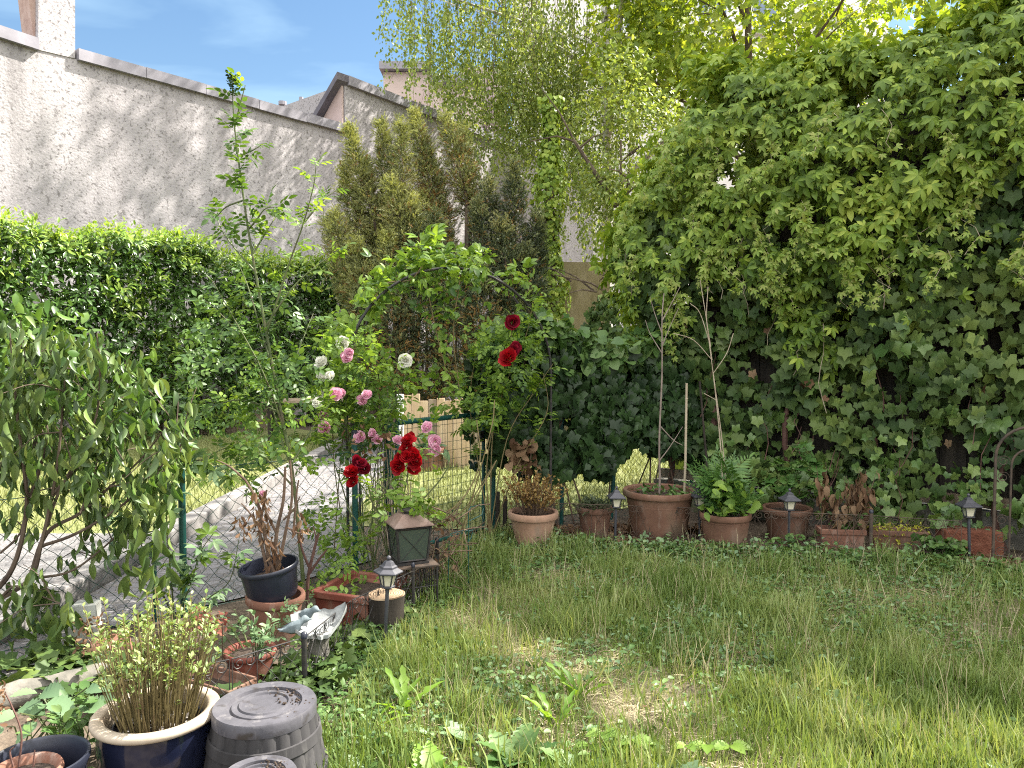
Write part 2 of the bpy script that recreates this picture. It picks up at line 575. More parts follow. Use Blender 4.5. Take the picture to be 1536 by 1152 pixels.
M['stem_olive'] = surf('olive_stem', [(.085, .07, .028), (.15, .12, .05), (.10, .065, .035)], 10, .6, .15)
M['birch_bark'] = surf('birch_bark', [(.10, .09, .075), (.45, .43, .38), (.62, .60, .55)], 5, .8, .3, stretch=(1, 1, 2.2), pos=[.36, .46, .62])
M['soil'] = surf('garden_soil', [(.05, .038, .028), (.095, .072, .052), (.15, .12, .09)], 5, .95, .8, 28, bdist=.03)
M['lawn_soil'] = surf('thatched_lawn_soil', [(.065, .053, .036), (.13, .11, .07), (.20, .17, .11), (.10, .09, .055)], 4, .95, .8, 40, bdist=.02)
M['potting_soil'] = surf('potting_soil', [(.035, .025, .02), (.075, .055, .042)], 30, .95, .9, 80, bdist=.02)
M['far_turf'] = surf('turf_soil', [(.13, .145, .055), (.17, .19, .07), (.22, .22, .10)], 3, .95, .5, 40)
M['gravel'] = surf('grey_gravel', [(.07, .067, .067), (.15, .145, .145), (.27, .26, .26)], 70, .9, .7, 90, detail=3)
M['terracotta'] = surf('terracotta', [(.135, .062, .042), (.19, .09, .06), (.24, .13, .09)], 5, .85, .15, 60, spots=(6, (.27, .19, .145), .54, .72), drip=((.33, .27, .23), .54, .74))
M['terracotta_brown'] = surf('brown_terracotta', [(.105, .053, .036), (.15, .078, .052), (.20, .115, .08)], 5, .8, .15, 60, spots=(3.0, (.11, .09, .06), .5, .72), drip=((.24, .17, .135), .55, .75))
M['terracotta_pale'] = surf('pale_terracotta', [(.26, .15, .10), (.36, .22, .155), (.43, .29, .21)], 5, .85, .15, 60, spots=(3.6, (.22, .16, .12), .5, .7), drip=((.22, .17, .13), .52, .72))
M['terracotta_red'] = surf('red_plastic_terracotta', [(.12, .032, .022), (.17, .05, .035), (.21, .08, .055)], 4, .65, .08, 50, spots=(5, (.24, .15, .11), .52, .75), drip=((.26, .18, .14), .56, .76))
M['black_plastic'] = surf('black_plastic', [(.010, .012, .022), (.018, .021, .034)], 8, .38, .05, spec=.45)
M['black_glaze'] = surf('dark_glaze', [(.006, .008, .02), (.012, .015, .034)], 6, .10, .03, spec=.6)
M['cream_glaze'] = surf('cream_glaze_rim', [(.25, .195, .14), (.36, .30, .23), (.42, .37, .30)], 7, .45, .1, 40, spots=(9, (.20, .13, .08), .60, .74), drip=((.17, .125, .09), .60, .78))
M['grey_wood'] = surf('grey_weathered_plastic_wood', [(.015, .0145, .016), (.03, .029, .031), (.055, .053, .056)], 6, .75, .35, 60, stretch=(1, 1, .25), bdist=.004, drip=((.13, .125, .12), .56, .76))
M['grey_lid'] = surf('grey_dusty_lid', [(.045, .044, .052), (.078, .076, .088), (.118, .115, .128)], 5, .5, .12, 60, spots=(14, (.035, .03, .028), .57, .70), drip=((.20, .19, .19), .56, .74))
M['black_iron'] = surf('black_iron', [(.012, .012, .013), (.025, .024, .024), (.05, .04, .035)], 20, .55, .1, spec=.4)
M['rust_iron'] = surf('brown_iron', [(.035, .028, .024), (.075, .055, .042), (.11, .075, .055)], 14, .7, .2)
M['green_metal'] = surf('dark_green_paint', [(.006, .045, .040), (.012, .07, .06)], 10, .4, .05, spec=.45)
M['green_wire'] = surf('dark_green_wire', [(.010, .040, .030), (.02, .06, .045)], 10, .5, .0)
M['grey_wire'] = surf('grey_wire', [(.06, .06, .055), (.12, .115, .10)], 10, .5, .0)
M['lamp_metal'] = surf('lamp_black_plastic', [(.035, .036, .045), (.06, .06, .072)], 12, .45, .05, spec=.45)
M['stone_bird'] = surf('pale_cast_stone', [(.17, .18, .18), (.25, .262, .262), (.32, .33, .33)], 8, .8, .3, 60, spots=(6, (.20, .23, .20), .62, .8))
M['stone_grey'] = surf('blue_grey_cast_stone', [(.07, .095, .105), (.12, .15, .165), (.19, .225, .235)], 8, .8, .3, 60)
M['stone_dark'] = surf('mossy_dark_stone', [(.07, .07, .06), (.15, .14, .12), (.24, .23, .20)], 7, .9, .6, 40, spots=(4, (.08, .10, .04), .52, .7))
M['concrete_kerb'] = surf('kerb_concrete', [(.12, .112, .108), (.20, .19, .185), (.27, .26, .25)], 6, .9, .4, 60)
M['wood_pale'] = surf('pale_planks', [(.40, .28, .17), (.52, .38, .24), (.60, .46, .31)], 5, .75, .3, 30, stretch=(3, 3, .3))
M['wood_old'] = surf('old_planks', [(.16, .12, .085), (.27, .21, .15), (.36, .29, .22)], 5, .8, .4, 30, stretch=(3, 3, .3))
M['wood_dark'] = surf('dark_old_boards', [(.014, .012, .010), (.032, .026, .021), (.055, .045, .036)], 5, .85, .4, 30, stretch=(3, 3, .3))
M['wood_yellow'] = surf('yellow_wood', [(.42, .29, .08), (.52, .38, .12)], 6, .6, .1)
M['cane'] = surf('bamboo_cane', [(.24, .19, .13), (.36, .30, .22), (.44, .38, .29)], 7, .6, .2, stretch=(2, 2, .6))
M['sapling_bark'] = surf('sapling_bark', [(.13, .10, .085), (.22, .175, .15), (.28, .23, .20)], 10, .8, .3, stretch=(2, 2, .6))
M['brick'] = surf('red_clay_brick', [(.10, .036, .022), (.16, .058, .034), (.22, .095, .06)], 16, .95, .9, 70, bdist=.012)
M['mossy_wall'] = surf('moss_streaked_concrete', [(.15, .13, .06), (.25, .21, .12), (.33, .28, .18)], 2.2, .9, .3, 30, stretch=(2.5, 2.5, .8))
M['cream_wall'] = surf('white_render', [(.66, .63, .66), (.74, .71, .74), (.80, .78, .80)], 1.2, .9, .15, 60)
M['pink_wall'] = surf('pale_pink_render', [(.50, .40, .37), (.58, .48, .45)], 1.5, .9, .15, 60)
M['beige_wall'] = surf('pinkish_side_render', [(.40, .31, .29), (.48, .38, .36)], 2.5, .9, .2, 60)
M['coping'] = surf('grey_sheet_coping', [(.20, .19, .22), (.29, .28, .32)], 3, .55, .1, spec=.4)
M['slate'] = surf('slate_edge', [(.09, .08, .10), (.15, .14, .16)], 3, .6, .1)
M['glass'] = surf('window_glass', [(.05, .09, .18), (.10, .17, .30)], 2, .08, 0, spec=.8)
M['white_paint'] = surf('white_frame_paint', [(.74, .74, .76), (.82, .82, .84)], 4, .5, .05)
M['lamp_glass'] = surf('frosted_lamp_glass', [(.50, .46, .34), (.62, .58, .46)], 10, .25, .05, spec=.5)
M['brick_chim'] = surf('weathered_chimney_brick', [(.30, .20, .17), (.40, .29, .25), (.46, .36, .32)], 5, .95, .6, 20)
# ------------------------------------------------------------------ special materials
def mat_roughcast():
    m, n, l, out = new_mat('grey_roughcast')
    t = n.new('ShaderNodeTexCoord')
    z = n.new('ShaderNodeTexNoise'); z.inputs['Scale'].default_value = .35; z.inputs['Detail'].default_value = 5
    l(t.outputs['Object'], z.inputs['Vector'])
    r = ramp(n, [(.33, .312, .326), (.395, .375, .388), (.44, .42, .428)], [.35, .5, .65]); l(z.outputs['Fac'], r.inputs[0])
    s = n.new('ShaderNodeTexNoise'); s.inputs['Scale'].default_value = 17; s.inputs['Detail'].default_value = 5; s.inputs['Roughness'].default_value = .65
    l(t.outputs['Object'], s.inputs['Vector'])
    rs = ramp(n, [(.8, .8, .8), (0, 0, 0)], [.37, .46]); l(s.outputs['Fac'], rs.inputs[0])
    mm = n.new('ShaderNodeMixRGB'); mm.inputs[2].default_value = (.13, .12, .12, 1)
    l(rs.outputs[0], mm.inputs[0]); l(r.outputs[0], mm.inputs[1])
    mp_ = n.new('ShaderNodeMapping'); mp_.inputs['Scale'].default_value = (2.2, 2.2, .12)
    l(t.outputs['Object'], mp_.inputs['Vector'])
    k = n.new('ShaderNodeTexNoise'); k.inputs['Scale'].default_value = 1.0; k.inputs['Detail'].default_value = 4
    l(mp_.outputs[0], k.inputs['Vector'])
    rk = ramp(n, [(0, 0, 0), (.7, .7, .7)], [.50, .74]); l(k.outputs['Fac'], rk.inputs[0])
    m2 = n.new('ShaderNodeMixRGB'); m2.inputs[2].default_value = (.19, .18, .185, 1)
    l(rk.outputs[0], m2.inputs[0]); l(mm.outputs[0], m2.inputs[1])
    p = n.new('ShaderNodeBsdfPrincipled'); p.inputs['Roughness'].default_value = .95; p.inputs['Specular IOR Level'].default_value = .15
    l(m2.outputs[0], p.inputs['Base Color'])
    b = n.new('ShaderNodeBump'); b.inputs['Strength'].default_value = .6; b.inputs['Distance'].default_value = .018
    z2 = n.new('ShaderNodeTexNoise'); z2.inputs['Scale'].default_value = 24; z2.inputs['Detail'].default_value = 4
    l(t.outputs['Object'], z2.inputs['Vector']); l(z2.outputs['Fac'], b.inputs['Height']); l(b.outputs[0], p.inputs['Normal'])
    l(p.outputs[0], out.inputs['Surface'])
    return m
M['roughcast'] = mat_roughcast()
def mat_cobble():
    m, n, l, out = new_mat('pale_cobbles')
    t = n.new('ShaderNodeTexCoord')
    v = n.new('ShaderNodeTexVoronoi'); v.inputs['Scale'].default_value = 10; v.inputs['Randomness'].default_value = .75
    v2 = n.new('ShaderNodeTexVoronoi'); v2.feature = 'DISTANCE_TO_EDGE'; v2.inputs['Scale'].default_value = 10; v2.inputs['Randomness'].default_value = .75
    l(t.outputs['Object'], v.inputs['Vector']); l(t.outputs['Object'], v2.inputs['Vector'])
    r = ramp(n, [(.11, .106, .113), (.15, .145, .153), (.20, .193, .20)]); l(v.outputs['Color'], r.inputs[0])
    e = ramp(n, [(0, 0, 0), (1, 1, 1)], [.03, .09]); l(v2.outputs['Distance'], e.inputs[0])
    mm = n.new('ShaderNodeMixRGB'); mm.inputs[1].default_value = (.15, .14, .13, 1)
    l(e.outputs[0], mm.inputs[0]); l(r.outputs[0], mm.inputs[2])
    z = n.new('ShaderNodeTexNoise'); z.inputs['Scale'].default_value = 60; z.inputs['Detail'].default_value = 3
    l(t.outputs['Object'], z.inputs['Vector'])
    m3 = n.new('ShaderNodeMixRGB'); m3.blend_type = 'OVERLAY'; m3.inputs[0].default_value = .5
    l(mm.outputs[0], m3.inputs[1]); l(z.outputs['Fac'], m3.inputs[2])
    p = n.new('ShaderNodeBsdfPrincipled'); p.inputs['Roughness'].default_value = .85
    l(m3.outputs[0], p.inputs['Base Color'])
    b = n.new('ShaderNodeBump'); b.inputs['Strength'].default_value = .8; b.inputs['Distance'].default_value = .015
    l(e.outputs[0], b.inputs['Height']); l(b.outputs[0], p.inputs['Normal'])
    l(p.outputs[0], out.inputs['Surface'])
    return m
M['cobble'] = mat_cobble()
def mat_rings():
    m, n, l, out = new_mat('cut_log_face')
    t = n.new('ShaderNodeTexCoord')
    w = n.new('ShaderNodeTexWave'); w.wave_type = 'RINGS'; w.rings_direction = 'Z'; w.inputs['Scale'].default_value = 22
    w.inputs['Distortion'].default_value = 2.5; w.inputs['Detail'].default_value = 3; w.inputs['Detail Scale'].default_value = 1.5
    l(t.outputs['Object'], w.inputs['Vector'])
    r = ramp(n, [(.26, .16, .09), (.44, .30, .18), (.54, .40, .26)], [.1, .5, .9]); l(w.outputs['Fac'], r.inputs[0])
    z = n.new('ShaderNodeTexNoise'); z.inputs['Scale'].default_value = 9; l(t.outputs['Object'], z.inputs['Vector'])
    rz_ = ramp(n, [(.55, .55, .55), (1.1, 1.1, 1.1)], [.35, .65]); l(z.outputs['Fac'], rz_.inputs[0])
    mm = n.new('ShaderNodeMixRGB'); mm.blend_type = 'MULTIPLY'; mm.inputs[0].default_value = 1
    l(r.outputs[0], mm.inputs[1]); l(rz_.outputs[0], mm.inputs[2])
    p = n.new('ShaderNodeBsdfPrincipled'); p.inputs['Roughness'].default_value = .8
    l(mm.outputs[0], p.inputs['Base Color']); l(p.outputs[0], out.inputs['Surface'])
    return m
M['log_face'] = mat_rings()
def mat_pane():
    m, n, l, out = new_mat('dusty_lantern_pane')
    p = n.new('ShaderNodeBsdfPrincipled'); p.inputs['Base Color'].default_value = (.065, .085, .07, 1); p.inputs['Roughness'].default_value = .25
    tr = n.new('ShaderNodeBsdfTransparent'); tr.inputs['Color'].default_value = (.75, .85, .78, 1)
    mix = n.new('ShaderNodeMixShader'); mix.inputs[0].default_value = .35
    l(p.outputs[0], mix.inputs[1]); l(tr.outputs[0], mix.inputs[2]); l(mix.outputs[0], out.inputs['Surface'])
    return m
M['pane'] = mat_pane()

# ------------------------------------------------------------------ the setting: ground, lawn, path, kerb, far grass
def sheet(name, poly, z, mat, sub=0, bump=0.0):
    import bmesh
    bm = bmesh.new()
    vs = [bm.verts.new((p[0], p[1], z)) for p in poly]
    f = bm.faces.new(vs)
    if f.normal.z < 0 or True:
        bm.normal_update()
        if f.normal.z < 0:
            f.normal_flip()
    me = bpy.data.meshes.new(name)
    bm.to_mesh(me); bm.free()
    me.materials.append(mat)
    o = bpy.data.objects.new(name, me)
    COL.objects.link(o)
    o['kind'] = 'structure'
    return o
sheet('ground', [(-150, -60), (150, -60), (150, 250), (-150, 250)], 0.0, M['soil'])
LAWN = [(-.55, 1.2), (-.75, 2.6), (-.72, 3.6), (-.62, 4.4), (-.50, 5.2), (-.52, 6.2), (-.25, 6.45), (.28, 6.35), (.9, 6.0), (1.7, 5.92), (2.5, 5.72), (3.3, 5.55), (4.6, 4.9), (5.5, 4.2), (5.5, 1.2)]
sheet('lawn', LAWN, 0.004, M['lawn_soil'])
sheet('far_lawn', [(-14, 6.6), (-2.95, 6.6), (-2.95, 14.2), (-14, 24)], 0.008, M['far_turf'])
sheet('back_lawn', [(-1.55, 6.9), (-.4, 6.75), (.6, 7.4), (2.6, 8.3), (2.6, 15), (-1.75, 15)], 0.008, M['far_turf'])
sheet('gravel_strip', [(-14, 3.0), (-2.95, 3.0), (-2.95, 6.6), (-14, 6.6)], 0.008, M['gravel'])
sheet('cobble_path', [(-2.75, 1.5), (-2.75, 18), (-1.75, 18), (-1.55, 7.0), (-1.05, 5.75), (-1.75, 4.85), (-2.35, 4.3), (-2.5, 1.5)], 0.012, M['cobble'])
kb = MB()
y = 2.0
while y < 13.8:
    kb.box((-2.85 + random.uniform(-.008, .008), y + .49, .055), (.17, .975, .15), rz=random.uniform(-.006, .006))
    y += .99
o = kb.build('kerb', M['concrete_kerb'], bevel=.015); o['kind'] = 'structure'

# ------------------------------------------------------------------ grey roughcast house wall with coping and chimney
WD = np.array([.6433, .7656, 0])            # along the wall, away from camera
WN = np.array([.7656, -.6433, 0])           # facing the garden
def wall_hit(px, py):
    """point of the wall's plane seen at a pixel"""
    p0 = np.array([-8.0, 14.1, 0]); d = ray(px, py)
    t = np.dot(p0 - CAM, WN) / np.dot(d, WN)
    return CAM + d * t
def wall_prism(mb, px_poly, thick, off=0.0, z0=None):
    P = [wall_hit(*p) if len(p) == 2 else np.array(p) for p in px_poly]
    F_ = [p + WN * off for p in P]; B_ = [p + WN * (off - thick) for p in P]
    k = len(P)
    mb.add(F_ + B_, [tuple(range(k)), tuple(range(2 * k - 1, k - 1, -1))] + [(i, k + i, k + (i + 1) % k, (i + 1) % k) for i in range(k)])
def ground_of(p):
    q = p.copy(); q[2] = -.3; return q
A0 = wall_hit(-160, 5); A1 = wall_hit(57, 75); A2 = wall_hit(57, -60); A3 = wall_hit(112, -60); A4 = wall_hit(112, 88); A5 = wall_hit(521, 200)
hs = thing('roughcast_house', 'grey roughcast house wall with sloping coping and a chimney stump, behind the laurel hedge', 'house', ground_of(A4) * [1, 1, 0])
mb = MB()
P = [ground_of(A0), A0, A1, A4, A5, ground_of(A5)]
wall_prism(mb, P, .5)
mb.build('wall', M['roughcast'], hs)
mb = MB()
chim = [A1 + [0, 0, -.001], A2, A3, A4]
wall_prism(mb, [A1, A2, A3, A4], .75, .02)
ch = mb.build('chimney', M['roughcast'], hs)
mb = MB()
q = A1 - WD * .01
wall_prism(mb, [q + [0, 0, .05], A2 - WD * .18 + [0, 0, 0], A2, A1 + [0, 0, .05]], .5, -.12)
mb.build('chimney_brickwork', M['brick_chim'], ch)
mb = MB()
UP = np.array([0, 0, 1.0])
def coping_strip(mb, a, b, h=.2, th=.72, off=.10):
    a = a - UP * .02; b = b - UP * .02
    L_ = np.linalg.norm(b - a); k = max(1, int(round(L_ / 1.25))); d = (b - a) / L_
    for i in range(k):
        p, q = a + d * (L_ * i / k + .006), a + d * (L_ * (i + 1) / k - .006); e = UP * random.uniform(-.008, .008)
        wall_prism(mb, [p + e, p + UP * h + e, q + UP * h + e, q + e], th, off + random.uniform(-.008, .008))
    wall_prism(mb, [a + UP * .02, a + UP * (h - .03), b + UP * (h - .03), b + UP * .02], th - .06, off - .03)
coping_strip(mb, A0, A1 - WD * .005)
mb.build('coping', M['coping'], hs)
mb = MB(); coping_strip(mb, A4 + WD * .03, A5)
mb.build('coping', M['coping'], hs)

# second, higher gabled house further along the same line
def wz(px, py): return wall_hit(px, py)
B1, B2 = wz(517, 126), wz(724, 205)
B3 = B2 + WD * 9; B3[2] = B2[2] - .5
h2 = thing('gabled_house', 'taller grey roughcast house with a steep dark gable edge, right of the long wall', 'house', ground_of(B1) * [1, 1, 0])
mb = MB()
wall_prism(mb, [ground_of(B1), B1, B2, B3, ground_of(B3)], 6.0)
mb.build('wall', M['roughcast'], h2)
mb = MB(); coping_strip(mb, B1 + WD * .05, B2, .22, .6, .1); coping_strip(mb, B2, B3, .22, .6, .1)
mb.build('coping', M['coping'], h2)
# side face with the raking roof verge, seen left of the gable tip (runs away from the garden)
mb = MB()
G0 = B1 - WN * .02 - WD * .02
low = G0 - WN * 3.4; low[2] = G0[2] - 3.1
d = -WD * .10
pts = [G0 * [1, 1, 0], G0 - UP * .02, low, low * [1, 1, 0]]
k = 4
V = [p - WD * .06 for p in pts] + [p - WD * .005 for p in pts]
mb.add(V, [(0, 1, 2, 3), (7, 6, 5, 4)] + [(i, 4 + i, 4 + (i + 1) % 4, (i + 1) % 4) for i in range(4)])
mb.build('side_wall', M['beige_wall'], h2)
mb = MB()
a, b = G0 + UP * .20 + WN * .10, low + UP * .20 - WN * .3
V = []
for p in (a, b):
    for dz in (-.17, .0):
        for dd in (-.26, .12):
            V.append(p + UP * dz + WD * dd)
mb.add(V, [(0, 1, 3, 2), (4, 6, 7, 5), (0, 4, 5, 1), (2, 3, 7, 6), (0, 2, 6, 4), (1, 5, 7, 3)])
mb.build('roof_verge', M['slate'], h2)

# white apartment building behind the trees
bl = thing('apartment_building', 'white rendered apartment block showing through the birch leaves', 'building', (5.0, 27, 0))
mb = MB(); mb.box((6.5, 30, 9), (13.0, 6, 18)); mb.build('wall', M['cream_wall'], bl)
def window(px, py, w, h, parent, Y=27.0):
    c = at(px, py, Y)
    mb = MB()
    t = .09
    for dx, dz, sx, sz in ((-w / 2 + t / 2, 0, t, h), (w / 2 - t / 2, 0, t, h), (0, h / 2 - t / 2, w - 2 * t, t), (0, -h / 2 + t / 2, w - 2 * t, t), (0, 0, .07, h - 2 * t)):
        mb.box(c + [dx, -.04, dz], (sx, .1, sz))
    f = mb.build('window', M['white_paint'], parent)
    mb = MB(); mb.box(c + [0, -.012, 0], (w - 2 * t, .03, h - 2 * t)); mb.build('pane', M['glass'], f)
    mb = MB(); mb.box(c + [0, -.13, -h / 2 - .05], (w + .2, .26, .08)); mb.build('sill', M['white_paint'], f)
for px, py in ((936, 45), (1068, 0), (1002, -115), (905, -110), (1110, -150), (1150, 15), (1240, -20)):
    window(px, py, 1.15, 1.5, bl)
# pale pink terraced building at left of it
pb = thing('stepped_building', 'pale pink stepped building with flat cornices, half hidden behind the birch', 'building', (-1.6, 28.5, 0))
def pbox(mb, x0, x1, ytop, Y, dep=3.0):
    a = at(x0, ytop, Y); b = at(x1, ytop, Y)
    mb.box(((a[0] + b[0]) / 2, Y + dep / 2, a[2] / 2), (b[0] - a[0], dep, a[2]))
mb = MB(); pbox(mb, 575, 644, 108, 30); pbox(mb, 645, 722, 128, 29); pbox(mb, 690, 760, 100, 31.5)
mb.build('wall', M['pink_wall'], pb)
for x0, x1, yt, Y in ((570, 646, 104, 29.9), (648, 722, 124, 28.9)):
    mb = MB(); a = at(x0, yt, Y); b = at(x1, yt, Y)
    mb.box(((a[0] + b[0]) / 2, Y + 1.5, a[2] + .1), (b[0] - a[0], 3.4, .28)); mb.build('cornice', M['coping'], pb)
mb = MB(); pbox(mb, 655, 690, 185, 24.5, 2.0); mb.build('bay', M['beige_wall'], pb)
# distant roof with small chimneys over the coping
rf = thing('distant_roof', 'small distant roof ridge with two chimney pots above the long coping', 'building', (-9.5, 32, 0))
mb = MB(); a = at(430, 172, 32); b = at(470, 172, 32)
mb.box(((a[0] + b[0]) / 2, 33, a[2] / 2), (b[0] - a[0], 2.0, a[2])); mb.build('wall', M['pink_wall'], rf)
mb = MB(); c = at(452, 168, 32); mb.box(c, (.45, .5, .5)); mb.lathe([(0, 0), (.09, 0), (.09, .35), (0, .35)], c + [0, 0, .25], 8); mb.build('chimney', M['coping'], rf)
mb = MB(); c = at(424, 168, 32); mb.lathe([(0, -2), (.10, -2), (.10, .25), (.17, .27), (.17, .42), (0, .45)], c, 10); mb.build('chimney', M['coping'], rf)

# moss streaked concrete garden wall far right of the yews
mb = MB()
a, b = at(838, 393, 14.8), at(915, 389, 14.8)
mb.box(((a[0] + b[0]) / 2, 14.9, a[2] / 2), (b[0] - a[0], .2, a[2]))
tag(mb.build('garden_wall', M['mossy_wall'], org=(1.4, 14.9, 0)), 'moss streaked beige concrete wall between the ivy trunk and the creeper', 'wall')

# palisade edging and plank fence panel and wooden table beyond the path
pl = thing('palisade_edging', 'low edging of old upright boards in front of the laurel hedge', 'fence', at(335, 650, 14.4) * [1, 1, 0])
for i in range(19):
    p = at(262 + i * 7.6, 650, 14.2 + i * .05); h = random.uniform(.40, .52)
    mb = MB(); mb.box((p[0], p[1], h / 2), (.092, .05, h), rz=random.uniform(-.05, .05) + .3)
    mb.build('board', M['wood_old'], pl, bevel=.006)
fp = thing('plank_fence', 'pale upright plank panel behind the wire gate', 'fence', (-.95, 10.55, 0))
a, b = g(606, 702), g(742, 702)
n = 11
for i in range(n):
    t = (i + .5) / n
    p = a + (b - a) * t; h = .93 + .02 * math.sin(i * 2.1) + (.06 if i < 2 else 0)
    mb = MB(); mb.box((p[0], p[1], h / 2), ((b - a)[0] / n - .008, .03, h)); mb.build('board', M['wood_pale'] if i not in (3, 8) else M['wood_old'], fp)
mb = MB(); mb.box((p[0] - .6, p[1] + .05, .7), (1.2, .05, .08)); mb.build('rail', M['wood_old'], fp)
mb = MB(); mb.box(a + [-.05, .03, .5], (.08, .08, 1.0)); mb.build('post', M['white_paint'], fp)
tb = thing('garden_table', 'weathered wooden garden table standing on the far cobbles behind the roses', 'table', (-3.5, 13.4, 0))
mb = MB()
for i in range(5):
    mb.box((-3.5, 13.05 + i * .16, .72), (1.5, .145, .035))
mb.build('tabletop', M['wood_old'], tb)
for sx in (-.65, .65):
    for sy in (-.28, .28):
        mb = MB(); mb.box((-3.5 + sx, 13.4 + sy, .35), (.07, .07, .70)); mb.build('leg', M['wood_dark'], tb)
bn = thing('wooden_bench', 'dark bench with a yellow seat board beside the garden table', 'bench', (-2.6, 12.6, 0))
mb = MB(); mb.box((-2.75, 12.5, .46), (.85, .3, .05)); mb.build('seat', M['wood_yellow'], bn)
for sx in (-.33, .33):
    mb = MB(); mb.box((-2.75 + sx, 12.5, .215), (.06, .26, .43)); mb.build('leg', M['wood_dark'], bn)
# ------------------------------------------------------------------ creeper and ivy on the boundary boards at the right
WA = np.array([1.5, 7.65, 0]); WU = np.array([.843, -.538, 0]); WO = np.array([-.538, -.843, 0])
def wn2(s, z, k=1.0, ph=0.0):
    s = s * k; z = z * k
    return (np.sin(2.1 * s + 1.3 * z + ph) + np.sin(-1.7 * s + 2.9 * z + 1.1 + ph * 2) + .6 * np.sin(4.7 * s + 3.9 * z + .4 + ph) + .5 * np.sin(7.3 * s - 5.1 * z + 2 * ph)) / 3.1
ZL = np.array([.0, 1.2, 1.6, 2.0, 2.5, 2.9, 3.3, 3.7, 4.1, 4.5]); SL = np.array([.05, -.05, -.16, -.42, -.65, -.57, -.31, -.02, .42, .95])
def s_left(z): return np.interp(z, ZL, SL)
def z_top(s): return 4.18 + .10 * np.sin(2.3 * s + 1) + .07 * np.sin(5.1 * s) + .03 * s
def bulge(s, z):
    b = np.interp(z, [0, .6, 1.3, 2.2, 3.2, 4.3], [.14, .20, .30, .48, .52, .30]) + .16 * wn2(s, z, 1.2) + .10 * wn2(s, z, 2.6, .9)
    e = np.clip(np.minimum(s - s_left(z), (z_top(s) - z) * 1.2 + .12) / .55, 0, 1)
    return b * np.sqrt(e) - .35 * (1 - e) * np.clip((s_left(z) + .55 - s) / .55, 0, 1)
def wallpt(s, z, off):
    return WA[None] + s[:, None] * WU[None] + off[:, None] * WO[None] + z[:, None] * np.array([[0, 0, 1.0]])
bw = thing('boundary_fence', 'dark old board fence on a stone footing, almost buried under ivy at the right', 'fence', WA)
mb = MB()
cc = WA + WU * 3.3 - WO * .12
for i in range(38):
    s = .32 + i * .17
    p = WA + WU * s - WO * .12
    mb.box(p + [0, 0, (1.72 if s < .9 else 2.0)] + WO * (.018 if i % 2 else 0), (.19, .016, 2.84 if s < .9 else 3.4), rz=math.atan2(WU[1], WU[0]))
mb.build('boards', M['wood_dark'], bw)
mb = MB()
for i in range(6):
    p = WA + WU * (.5 + i * 1.1) - WO * .06
    mb.box(p + [0, 0, 1.0], (.09, .09, 2.0), rz=math.atan2(WU[1], WU[0]))
mb.build('posts', M['wood_dark'], bw)
mb = MB(); mb.box(WA + WU * 3.3 - WO * .07 + [0, 0, .36], (6.7, .05, .09), rz=math.atan2(WU[1], WU[0])); mb.build('rail', M['wood_old'], bw)
mb = MB(); mb.box(WA + WU * 3.3 - WO * .14 + [0, 0, .14], (6.8, .2, .30), rz=math.atan2(WU[1], WU[0])); mb.build('footing', M['stone_dark'], bw)

def creeper_low(s):                       # lower edge of the creeper curtain
    return 2.05 + .12 * s + .35 * np.sin(2.6 * s + .5) + .22 * np.sin(6.3 * s + 1.9)
cr = thing('virginia_creeper', 'big curtain of five-fingered creeper hanging over the upper right boundary', 'creeper', WA)
lv, lb, bud = Leaves(), Leaves(), Leaves()
def creeper_pts(n, d0, d1, zmin_extra=0.0):
    s = ru(-.75, 5.6, n); z = ru(1.2, 4.45, n)
    ok = (s > s_left(z) - .02 + .08 * rng.normal(size=n)) & (z < z_top(s) + .05 * rng.normal(size=n)) & (z > creeper_low(s) + zmin_extra + .22 * rng.normal(size=n))
    s, z = s[ok], z[ok]
    return s, z, bulge(s, z) + ru(d0, d1, len(s))
UPV = np.array([0, 0, 1.0])
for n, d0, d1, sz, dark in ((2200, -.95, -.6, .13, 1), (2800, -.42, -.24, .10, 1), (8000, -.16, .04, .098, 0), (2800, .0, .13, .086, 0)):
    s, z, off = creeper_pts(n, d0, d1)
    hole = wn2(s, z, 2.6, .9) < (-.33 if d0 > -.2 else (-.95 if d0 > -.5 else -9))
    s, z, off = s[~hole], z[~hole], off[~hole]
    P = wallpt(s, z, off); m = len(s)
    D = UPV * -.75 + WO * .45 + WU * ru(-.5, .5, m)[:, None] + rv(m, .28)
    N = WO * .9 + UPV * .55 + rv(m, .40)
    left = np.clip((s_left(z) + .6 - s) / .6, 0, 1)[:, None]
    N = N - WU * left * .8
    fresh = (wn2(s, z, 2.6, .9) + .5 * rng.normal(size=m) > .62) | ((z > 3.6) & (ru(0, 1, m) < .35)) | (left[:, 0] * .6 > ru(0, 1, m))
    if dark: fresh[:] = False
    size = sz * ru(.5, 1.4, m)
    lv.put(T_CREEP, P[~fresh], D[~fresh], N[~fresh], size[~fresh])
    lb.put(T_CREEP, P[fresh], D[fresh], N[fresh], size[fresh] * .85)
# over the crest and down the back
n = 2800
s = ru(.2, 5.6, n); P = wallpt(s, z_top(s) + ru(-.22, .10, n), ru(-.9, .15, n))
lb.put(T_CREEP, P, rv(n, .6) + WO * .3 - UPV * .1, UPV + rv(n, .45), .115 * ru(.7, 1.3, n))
# rounded end (seen at the left)
n = 1300
z = ru(1.7, 4.2, n); s = s_left(z) + ru(-.08, .30, n)
P = wallpt(s, z, ru(-1.1, .1, n))
lb.put(T_CREEP, P, UPV * -.7 - WU * .5 + rv(n, .4), -WU * .8 + UPV * .5 + rv(n, .4), .11 * ru(.6, 1.2, n))
